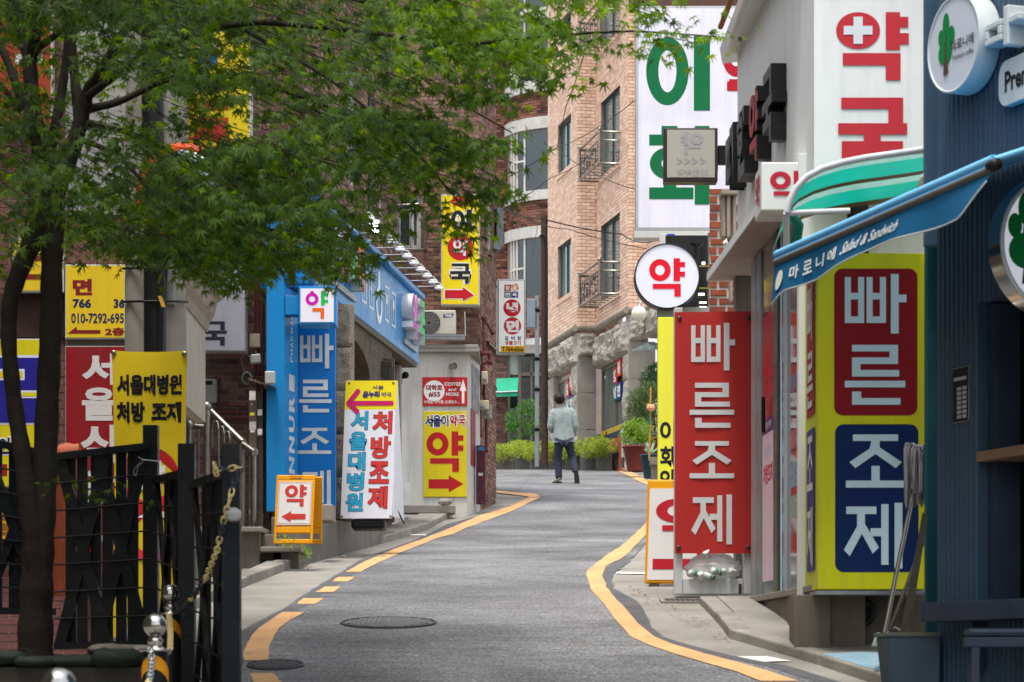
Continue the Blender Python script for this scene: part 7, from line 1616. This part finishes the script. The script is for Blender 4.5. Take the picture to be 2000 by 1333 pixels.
# dry leaves and litter along the kerbs
q = MB()
for _ in range(220):
    if r.random() < .5: u, v = r.uniform(560, 900), 0; v = 1113-(u-560)*.33+r.uniform(2, 14); p = G(u, v)
    else: u = r.uniform(1230, 1430); v = 1150+(u-1230)*.5+r.uniform(-10, 14); p = G(u, min(v, 1262))
    p.z += .006; a = r.uniform(0, 6.28); s = r.uniform(.008, .022); d1, d2 = Vector((math.cos(a), math.sin(a), r.uniform(-.2, .3)))*s, Vector((-math.sin(a), math.cos(a), r.uniform(-.2, .3)))*s*.5; q.poly([p-d1, p+d2, p+d1, p-d2])
o = q.build('fallen_leaves', leaf_mat('dry_leaf', '#6a4a30', '#8d7a58', .1), None, kind='stuff'); o['label'] = 'scattered dry leaves and litter along both kerbs'

# ---------------------------------------------------------------- the walking man
MAN = thing('person', 'man in pale grey jacket and navy trousers walking uphill, head tilted up', 'person', Vector((P(1101, 0, 45).x, 45, gz(45)+.012)))
o0 = ORG['person']
def skin_mesh(name, V, E, Rd, mat, sub=2, root=0):
    bm = bmesh.new(); ly = bm.verts.layers.skin.verify(); vs = []
    for p, rd in zip(V, Rd):
        v = bm.verts.new(p); v[ly].radius = (rd, rd) if not isinstance(rd, tuple) else rd; vs.append(v)
    vs[root][ly].use_root = True
    for a, b in E: bm.edges.new((vs[a], vs[b]))
    me = bpy.data.meshes.new(name); bm.to_mesh(me); bm.free(); o = bpy.data.objects.new(name, me); LINK(o); o.parent = MAN; me.materials.append(mat)
    s = o.modifiers.new('skin', 'SKIN'); s.use_smooth_shade = True; s.branch_smoothing = .6; u_ = o.modifiers.new('subsurf', 'SUBSURF'); u_.levels = u_.render_levels = sub; return o
m_skin = M('skin', '#b98a6c', .55, var=.06)
V = [(.0, 0, .86), (-.01, 0, 1.05), (-.03, .0, 1.25), (-.06, .01, 1.38), (-.075, .0, 1.45), (-.08, -.015, 1.55), (-.08, -.02, 1.6)]
Rd = [.13, .12, .14, .07, .055, .085, .075]; E = [(i, i+1) for i in range(6)]
def add_chain(start, pts, rads):
    k = start
    for p, rd in zip(pts, rads): V.append(p); Rd.append(rd); E.append((k, len(V)-1)); k = len(V)-1
    return k
for s, pts in ((-1, [(-.2, 0, 1.33), (-.25, -.01, 1.04), (-.19, .24, 1.0), (-.16, .3, 1.01)]), (1, [(.15, 0, 1.34), (.215, -.01, 1.05), (.16, .23, .98), (.13, .29, .98)])):
    k = add_chain(2, pts, [.06, .045, .032, .03]); hx, hy, hz_ = pts[-1]
    for j in range(4): add_chain(k, [(hx-s*.01*j+.015*s, hy+.05, hz_+.02-.014*j), (hx-s*.025-s*.01*j+.015*s, hy+.075, hz_+.012-.014*j), (hx-s*.04-s*.006*j, hy+.06, hz_+.004-.014*j)], [.009, .0085, .0075])
    add_chain(k, [(hx-s*.03, hy+.02, hz_+.035), (hx-s*.045, hy+.045, hz_+.03)], [.01, .008])
add_chain(0, [(-.09, .0, .82), (-.105, .02, .45), (-.09, .0, .14), (-.09, .03, .07)], [.09, .05, .03, .025]); add_chain(0, [(.1, .0, .82), (.165, .05, .46), (.2, -.13, .29), (.208, -.17, .23)], [.09, .05, .03, .025])
skin_mesh('body', V, E, Rd, m_skin)
m_jk = M('jacket_cloth', '#8b9694', .8, var=.14, scale=11, bump=.9, bscale=26)
q = MB(); secs = [(.745, .005, .212, .14), (.8, .005, .207, .136), (.92, .0, .192, .128), (1.03, -.01, .186, .122), (1.14, -.015, .198, .127), (1.24, -.02, .21, .127), (1.31, -.022, .195, .115), (1.36, -.03, .15, .095), (1.40, -.05, .085, .075), (1.445, -.064, .066, .066)]
nn = 32
for z, cx_, rx, ry in secs:
    for k in range(nn):
        a = 2*math.pi*k/nn; ex = .75; wr_ = 1+.018*math.sin(k*2.1+z*37)+.012*math.sin(k*5+z*60)
        q.v.append(o0+Vector((cx_+rx*wr_*math.copysign(abs(math.cos(a))**ex, math.cos(a)), .0+ry*wr_*math.copysign(abs(math.sin(a))**ex, math.sin(a)), z+(.012*math.cos(a) if z < .85 else 0)+(-.03*math.cos(a)*0))))
q.f = [[i*nn+k, i*nn+(k+1) % nn, (i+1)*nn+(k+1) % nn, (i+1)*nn+k] for i in range(len(secs)-1) for k in range(nn)]; q.sm = [True]*len(q.f)
def sleeve(pts, rads):
    c_ = []; rr_ = []
    for i in range(len(pts)-1):
        for t_ in range(5): f_ = t_/5; c_.append(o0+Vector(pts[i]).lerp(Vector(pts[i+1]), f_)); rr_.append((rads[i]+(rads[i+1]-rads[i])*f_)*(1+.06*math.sin(len(rr_)*2.3)))
    c_.append(o0+Vector(pts[-1])); rr_.append(rads[-1]); q.tube(c_, rr_, 16)
sleeve([(-.1, -.01, 1.335), (-.185, -.005, 1.31), (-.225, -.01, 1.2), (-.25, -.015, 1.03), (-.215, .1, .985), (-.185, .25, 1.0)], [.06, .073, .07, .062, .058, .045]); sleeve([(.06, -.01, 1.345), (.145, -.005, 1.325), (.19, -.01, 1.21), (.222, -.015, 1.04), (.19, .1, .97), (.155, .24, .98)], [.06, .072, .069, .062, .058, .045])
o = q.build('jacket', m_jk, MAN); sm_ = o.modifiers.new('subsurf', 'SUBSURF'); sm_.levels = sm_.render_levels = 1
q = MB(); 
for a_, b_2 in ((.02, .03),): q.add([o0+Vector((.018, -.137, .75)), o0+Vector((.026, -.137, .75)), o0+Vector((.02, -.134, .9))], [(0, 1, 2)])
q.build('vent_slit', m_black, MAN)
m_tr = M('navy_trousers', '#2d323f', .85, var=.18, scale=10, bump=.25, bscale=150)
skin_mesh('trousers', [(.0, 0, .84), (-.085, .0, .76), (-.1, .01, .6), (-.106, .03, .44), (-.1, .01, .25), (-.088, -.005, .055), (.09, .0, .76), (.125, .02, .6), (.165, .04, .45), (.19, -.07, .34), (.216, -.19, .17)], [(0, 1), (1, 2), (2, 3), (3, 4), (4, 5), (0, 6), (6, 7), (7, 8), (8, 9), (9, 10)], [(.155, .115), (.105, .1), .088, .075, .071, .072, (.105, .1), .088, .076, .07, .07], m_tr)
m_shoe = M('shoe_taupe', '#85786c', .7, var=.1); m_sole = M('shoe_sole', '#3d352d', .8, var=.25, scale=60)
def shoe(c, fwd, upv, lb):
    fwd, upv = Vector(fwd).normalized(), Vector(upv).normalized(); sd_v = fwd.cross(upv); q = MB(); q2 = MB(); nn = 16
    prof = [(-.10, .03, .075), (-.085, .038, .085), (-.03, .036, .08), (.04, .042, .055), (.1, .045, .04), (.145, .036, .032), (.165, .015, .02)]
    for x, w, h in prof:
        for k in range(nn): a = math.pi*2*k/nn; q.v.append(c+fwd*x+sd_v*w*math.cos(a)+upv*(h/2+h/2*math.sin(a)*.98+.012))
        for s1, s2 in ((-1, 0), (1, 0), (1, 1), (-1, 1)): q2.v.append(c+fwd*x*1.03+sd_v*(w+.004)*s1+upv*.024*s2)
    q.f = [[i*nn+k, i*nn+(k+1) % nn, (i+1)*nn+(k+1) % nn, (i+1)*nn+k] for i in range(6) for k in range(nn)]+[list(range(nn)), list(range(6*nn, 7*nn))]; q.sm = [True]*len(q.f)
    q2.f = [[i*4+k, i*4+(k+1) % 4, (i+1)*4+(k+1) % 4, (i+1)*4+k] for i in range(6) for k in range(4)]+[[0, 1, 2, 3], [24, 25, 26, 27]]; q2.sm = [False]*len(q2.f)
    s = q.build('shoe', m_shoe, MAN, lb); q2.build('sole', m_sole, s)
shoe(o0+Vector((-.11, .03, .0)), (-.45, .9, 0), (0, 0, 1), 'left shoe flat on the road'); shoe(o0+Vector((.232, -.235, .115)), (.12, .25, -1), (-.1, .93, .28), 'right shoe lifted with its sole showing')
q = MB(); c = o0+Vector((-.08, -.028, 1.565)); q.ball(c, .108, 20, 14, (.98, 1.0, 1.02)); q.v = [v+Vector((.006*math.sin(v.z*120+v.x*90), .004*math.sin(v.x*130), .004*math.sin(v.x*150))) for v in q.v if True]; 
q.build('hair', M('black_hair', '#17130f', .45, var=.4, scale=40, bump=.6, bscale=250), MAN)
q = MB(); q.ball(c+Vector((-.025, -.098, .035)), .018, 12, 8, (.8, .4, 1.5)); q.build('bald_patch', M('scalp', '#6b5040', .6), MAN)
q = MB()
for s in (-1, 1): q.ball(o0+Vector((-.08+s*.098, .02, 1.535)), .024, 10, 8, (.5, .8, 1.2))
q.build('ear', m_skin, MAN)
q = MB(); q.ball(o0+Vector((-.08, .1, 1.56)), .016, 8, 6, (.8, 1.2, 1)); q.build('nose', m_skin, MAN)

# ---------------------------------------------------------------- maple tree over the street
m_bark = M('maple_bark', '#28221d', .9, var=.3, scale=9, bump=.7, bscale=30, stain=.2)
TR = thing('maple_tree', 'large dark trunked maple spreading green leaves over the street', 'tree', P(60, 1285, 13.6))
Yt = 13.6
def limb(pts, nm='limb'):
    q = MB(); fine = []; rad = []
    for i in range(len(pts)-1):
        (u0, v0, w0, d0), (u1, v1, w1, d1) = pts[i], pts[i+1]
        for k in range(6):
            t_ = k/6; 
            fine.append(P(u0+(u1-u0)*t_, v0+(v1-v0)*t_, Yt+d0+(d1-d0)*t_)); rad.append((w0+(w1-w0)*t_)/2/F*Yt*(1+.05*math.sin(len(rad)*1.7)))
    u, v, w, d_ = pts[-1]; fine.append(P(u, v, Yt+d_)); rad.append(w/2/F*Yt)
    for _ in range(3): fine = [fine[0]]+[(fine[i-1]+fine[i]*2+fine[i+1])/4 for i in range(1, len(fine)-1)]+[fine[-1]]
    q.tube(fine, rad, 14); return q
tk = limb([(68, 1320, 76, 0), (70, 1200, 66, 0), (74, 1080, 62, 0), (86, 960, 50, 0), (92, 800, 46, 0), (99, 650, 43, 0), (101, 520, 42, 0), (104, 420, 48, 0), (98, 350, 44, 0), (78, 290, 36, 0), (63, 200, 30, .05), (57, 110, 28, .1)])
q2 = limb([(72, 1260, 30, 0), (70, 1120, 44, -.03), (62, 1020, 42, -.05), (46, 900, 36, -.05), (28, 790, 32, 0), (16, 670, 31, 0), (20, 580, 33, 0), (46, 510, 38, 0), (80, 440, 42, 0), (102, 400, 48, 0)])
tk.add(q2.v, q2.f, True); tk.build('trunk', m_bark, TR)
limbs = [[(57, 115, 26, .1), (40, 50, 20, .1), (28, -40, 16, .2)], [(60, 120, 24, .1), (72, 50, 20, .0), (72, -50, 16, -.1)], [(62, 100, 18, .1), (95, 80, 14, 0), (130, 50, 12, -.1), (180, 10, 9, -.3)], [(104, 380, 44, 0), (135, 310, 36, 0), (158, 240, 30, 0), (170, 180, 26, 0), (205, 130, 22, -.1), (240, 60, 16, -.2), (300, 10, 10, -.3)], [(156, 240, 24, 0), (146, 150, 20, .1), (138, 60, 18, .1), (118, -40, 16, .1)], [(140, 60, 16, .1), (150, 0, 12, 0), (175, -60, 9, 0)], [(90, 330, 24, .15), (108, 250, 22, .2), (124, 160, 18, .3), (135, 60, 14, .3)], [(60, 250, 20, .1), (40, 190, 18, .1), (8, 100, 16, .2), (-40, 40, 12, .2)], [(55, 240, 12, .2), (30, 200, 10, .2), (-20, 140, 8, .3)],
 [(165, 215, 18, 0), (235, 200, 14, .2), (330, 150, 11, .3), (470, 150, 9, .3), (620, 200, 7, .2), (760, 260, 5, .1)], [(170, 190, 16, -.1), (300, 90, 13, -.4), (480, 40, 11, -.7), (700, 60, 9, -.9), (900, 90, 7, -1.0), (1080, 70, 5, -1.1), (1230, 60, 4, -1.2), (1400, 72, 2.5, -1.2)], [(158, 240, 14, .1), (260, 260, 11, .5), (400, 330, 8, .7), (540, 420, 5, .8), (660, 480, 3, .8)], [(150, 270, 12, -.2), (230, 300, 9, -.6), (300, 380, 6, -.9), (380, 470, 4, -1)], [(480, 60, 8, -.7), (640, 150, 6, -.9), (800, 280, 5, -1), (900, 400, 3, -1)], [(700, 60, 6, -.9), (860, 180, 4, -1), (1000, 260, 2.5, -1.1)], [(60, 180, 9, -.2), (40, 260, 7, -.5), (60, 400, 4, -.8), (40, 480, 3, -.9)], [(300, -30, 12, .6), (560, -20, 9, .9), (820, 20, 6, 1), (980, 60, 4, 1)]]
for l_ in limbs: limb(l_).build('branch', m_bark, TR)
# leaves: seven-lobed, in flat drooping sprays
def leaf_shape(s):
    lob = [(-118, .42), (-78, .72), (-38, .95), (0, 1.1), (38, .95), (78, .72), (118, .42)]; pts = [(0, -.08)]; out = []
    prev = None
    for i, (a, l_) in enumerate(lob):
        if i: m_a = math.radians((a+lob[i-1][0])/2); rr_ = .3; out.append((math.sin(m_a)*rr_*s, math.cos(m_a)*rr_*s))
        a1 = math.radians(a); out.append((math.sin(a1)*l_*s, math.cos(a1)*l_*s))
    return out
SH = leaf_shape(1.0)
def leaf_verts(p, tip, nrm, s, fold):
    tip = tip.normalized(); side = tip.cross(nrm).normalized(); nrm = side.cross(tip)
    v = [p]; 
    for x, y in SH: v.append(p+side*x*s+tip*y*s-nrm*(abs(x)*fold+max(0, y)**2*.22)*s)
    return v
nS = len(SH); LF_ = [(0, i, i+1) for i in range(1, nS)]
EDGE = [(-80, 560), (0, 560), (60, 500), (110, 470), (170, 500), (250, 500), (300, 480), (340, 520), (400, 560), (440, 580), (480, 540), (520, 520), (560, 520), (600, 510), (640, 550), (700, 545), (740, 450), (780, 395), (840, 410), (870, 490), (930, 480), (960, 420), (985, 350), (1040, 340), (1056, 150), (1100, 150), (1160, 120), (1200, 95), (1270, 75)]
def bottom(u):
    for (a, b), (c, d) in zip(EDGE, EDGE[1:]):
        if a <= u <= c: return b+(d-b)*(u-a)/(c-a)
    return 0
rl = random.Random(77); LV = []
def spray(c, n, s, out):
    nr = Vector((rl.gauss(0, .28), rl.gauss(-.18, .28), 1)).normalized(); x = nr.orthogonal().normalized(); x = (out-nr*out.dot(nr)).normalized() if out.length > .01 else x; y = nr.cross(x)
    for i in range(n):
        a = rl.uniform(-2.2, 2.2); rr_ = rl.uniform(.02, .2); d_ = x*math.cos(a)+y*math.sin(a); p = c+d_*rr_+nr*rl.gauss(0, .02)-Vector((0, 0, .35*rr_*rr_*3)); tip = d_+Vector((0, 0, -rl.uniform(.25, 1.3)))+Vector((rl.gauss(0, .3), rl.gauss(0, .3), 0)); ln = nr+Vector((rl.gauss(0, .45), rl.gauss(-.35, .45), 0))
        LV.append((p, tip, ln, s*rl.uniform(.6, 1.15), rl.uniform(.1, .45)))
cnt = 0
while cnt < 275:
    u, v = rl.uniform(-80, 1235), rl.uniform(-150, 580)
    if cnt > 224: u, v = rl.uniform(130, 620), rl.uniform(270, 560)
    vb = bottom(u)-14
    if v > vb: continue
    dens = 1.0
    if u < 260 and 40 < v < 330: dens = .3
    if u < 260 and v >= 330: dens = .75
    if 560 < u < 760 and 300 < v < 470: dens = .5
    if 240 < u < 330 and 120 < v < 420: dens = .45
    if u > 960: dens = .8
    if u > 985 and v > 165: dens = .3
    if 340 < u < 520 and 40 < v < 330: dens = 1
    if rl.random() > dens: continue
    Y = rl.uniform(11.6, 15.4) if u < 900 else rl.uniform(11.8, 13.6)
    c = P(u, v, Y); out = Vector((c.x+2.4, (c.y-13.6)*.8, 0)); 
    ax = Vector((rl.gauss(1, .6), rl.gauss(0, .8), 0)).normalized(); side_ = Vector((-ax.y, ax.x, 0)); tl = rl.uniform(-.22, .05); L_ = rl.uniform(.25, .6); cnt += 1
    for k_ in range(rl.randint(4, 8)):
        s_ = rl.uniform(-1, 1); e_ = c+ax*s_*L_+side_*rl.uniform(-.16, .16)+Vector((0, 0, tl*abs(s_)*L_+rl.gauss(0, .025))); pu, pv = pix(e_)
        if pv < bottom(pu)+6: spray(e_, rl.randint(9, 14), .062, out)
for u in range(230, 985, 11):
    v = bottom(u)-rl.uniform(4, 75); spray(P(u, v, rl.uniform(12, 13.8)), rl.randint(6, 11), .062, Vector((1, -.3, 0)))
for u, v in ((1235, 45), (1262, 60), (1290, 72), (1320, 78), (1350, 84), (1372, 70), (1300, 95), (1260, 105), (1250, 30), (1235, 95), (1275, 40)): spray(P(u, v, 12.4+rl.uniform(-.3, .3)), 8, .05, Vector((1, 0, 0)))
for u, v in ((1395, 62), (1425, 75), (1390, 72), (1360, 45), (1345, 60)): spray(P(u, v, 12.4), 3, .046, Vector((1, 0, 0)))
for u in range(85, 250, 20): spray(P(u, 938+(u-85)*.2+rl.uniform(-6, 6), 13.0), 3, .042, Vector((1, -.2, 0)))
for _ in range(1500):   # the crown goes on above and to the left, out of the frame
    x, y = rl.uniform(-6.2, -1.3), rl.uniform(9.2, 15.8); dd = math.hypot((x+2.6)/3.6, (y-12.6)/3.4)
    if dd > 1: continue
    zlo = 1290/F*y+.35; c = Vector((x, y, zlo+(1-dd**2)*rl.uniform(0, 2.4))); spray(c, 10, .06, Vector((x+2.4, y-13, 0)))
for _ in range(160):   # rear growth seen through the gaps at the left
    u, v = rl.uniform(-60, 560), rl.uniform(-60, 520); spray(P(u, v, rl.uniform(15.4, 16.8)), 8, .05, Vector((1, 1, 0)))
m_leaf = leaf_mat('maple_leaf', (.01, .036, .003), (.064, .13, .01), .5, .55, .465, 2.8, 1.25)
m_leaf2 = leaf_mat('young_sunlit_leaf', (.05, .12, .008), (.12, .22, .018), .5, .5, .47, 2.4, 1.2)  # yellower leaf colour: partly new growth, partly sunlight painted in
def young(k): u, v = pix(k[0]); return (u > 760 and v < 150-(u-760)*.02 and rl.random() < .7) or (u > 960 and rl.random() < .45)  # picks upper right leaves for the painted sunlit colour
YOUNG_SUNLIT = [k for k in LV if young(k)]; ys_ = set(map(id, YOUNG_SUNLIT)); LV = [k for k in LV if id(k) not in ys_]
LV.sort(key=lambda k: k[0].y-(0 if -5 < pix(k[0])[0] < 2005 and 0 < pix(k[0])[1] < 1300 else -100))
q = MB()
for k in LV[300:]:
    n_ = len(q.v); q.v += leaf_verts(*k); q.f += [[n_+i for i in f_] for f_ in LF_]; q.sm += [False]*len(LF_)
q.build('foliage', m_leaf, TR, kind='stuff')
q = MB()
for k in YOUNG_SUNLIT:
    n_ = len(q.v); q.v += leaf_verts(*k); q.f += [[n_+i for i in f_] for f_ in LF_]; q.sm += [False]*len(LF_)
q.build('young_sunlit_foliage', m_leaf2, TR, kind='stuff')
base = [MB() for _ in range(3)]; lm_ = []
for i, b_3 in enumerate(base): b_3.add(leaf_verts(Vector((0, 0, 0)), Vector((0, 1, 0)), Vector((0, 0, 1)), 1, .15+.12*i), LF_); me = b_3.mesh('leaf'); me.materials.append(m_leaf); lm_.append(me)
org = ORG[TR.name]
for j, (p, tip, nrm, s, fold) in enumerate(LV[:300]):
    tip = tip.normalized(); side = tip.cross(nrm).normalized(); nrm = side.cross(tip); o = bpy.data.objects.new('leaf', lm_[j % 3]); LINK(o); o.parent = TR
    o.matrix_basis = Matrix.Translation(p-org) @ Matrix((side, tip, nrm)).transposed().to_4x4() @ Matrix.Scale(s, 4)
# an unseen maple, added nearer than the frame so its crown shades the corner
T2 = thing('maple_tree', 'unseen added maple whose crown shades the near end of the street', 'tree', Vector((-3.4, 6.0, -.9)))
q = MB(); q.tube([Vector((-3.4, 6, -1.2)), Vector((-3.3, 6, 1)), Vector((-3.0, 6.1, 2.4)), Vector((-2.6, 6.2, 3.6))], [.13, .11, .1, .05], 12); q.build('trunk', m_bark, T2)
LV2 = []; LV, keep = LV2, LV
for _ in range(1100):
    x, y = rl.uniform(-6.5, -.8), rl.uniform(1.5, 9.8); dd = math.hypot((x+3.3)/3.2, (y-5.8)/4.0)
    if dd > 1: continue
    c = Vector((x, y, max(1290/F*y+.45, 1.9)+(1-dd**2)*rl.uniform(0, 2.2))); spray(c, 9, .075, Vector((x+3.3, y-6, 0)))
LV = keep; q = MB()
for k in LV2:
    n_ = len(q.v); q.v += leaf_verts(*k); q.f += [[n_+i for i in f_] for f_ in LF_]; q.sm += [False]*len(LF_)
q.build('foliage', m_leaf, T2, kind='stuff')
# twigs
q = MB()
for k in LV[::9]:
    p = k[0]; e = p-k[1].normalized()*.05+Vector((-.12, 0, .03)); q.tube([e, p], [.004, .0015], 4, False)
q.build('twigs', m_bark, TR, kind='stuff')
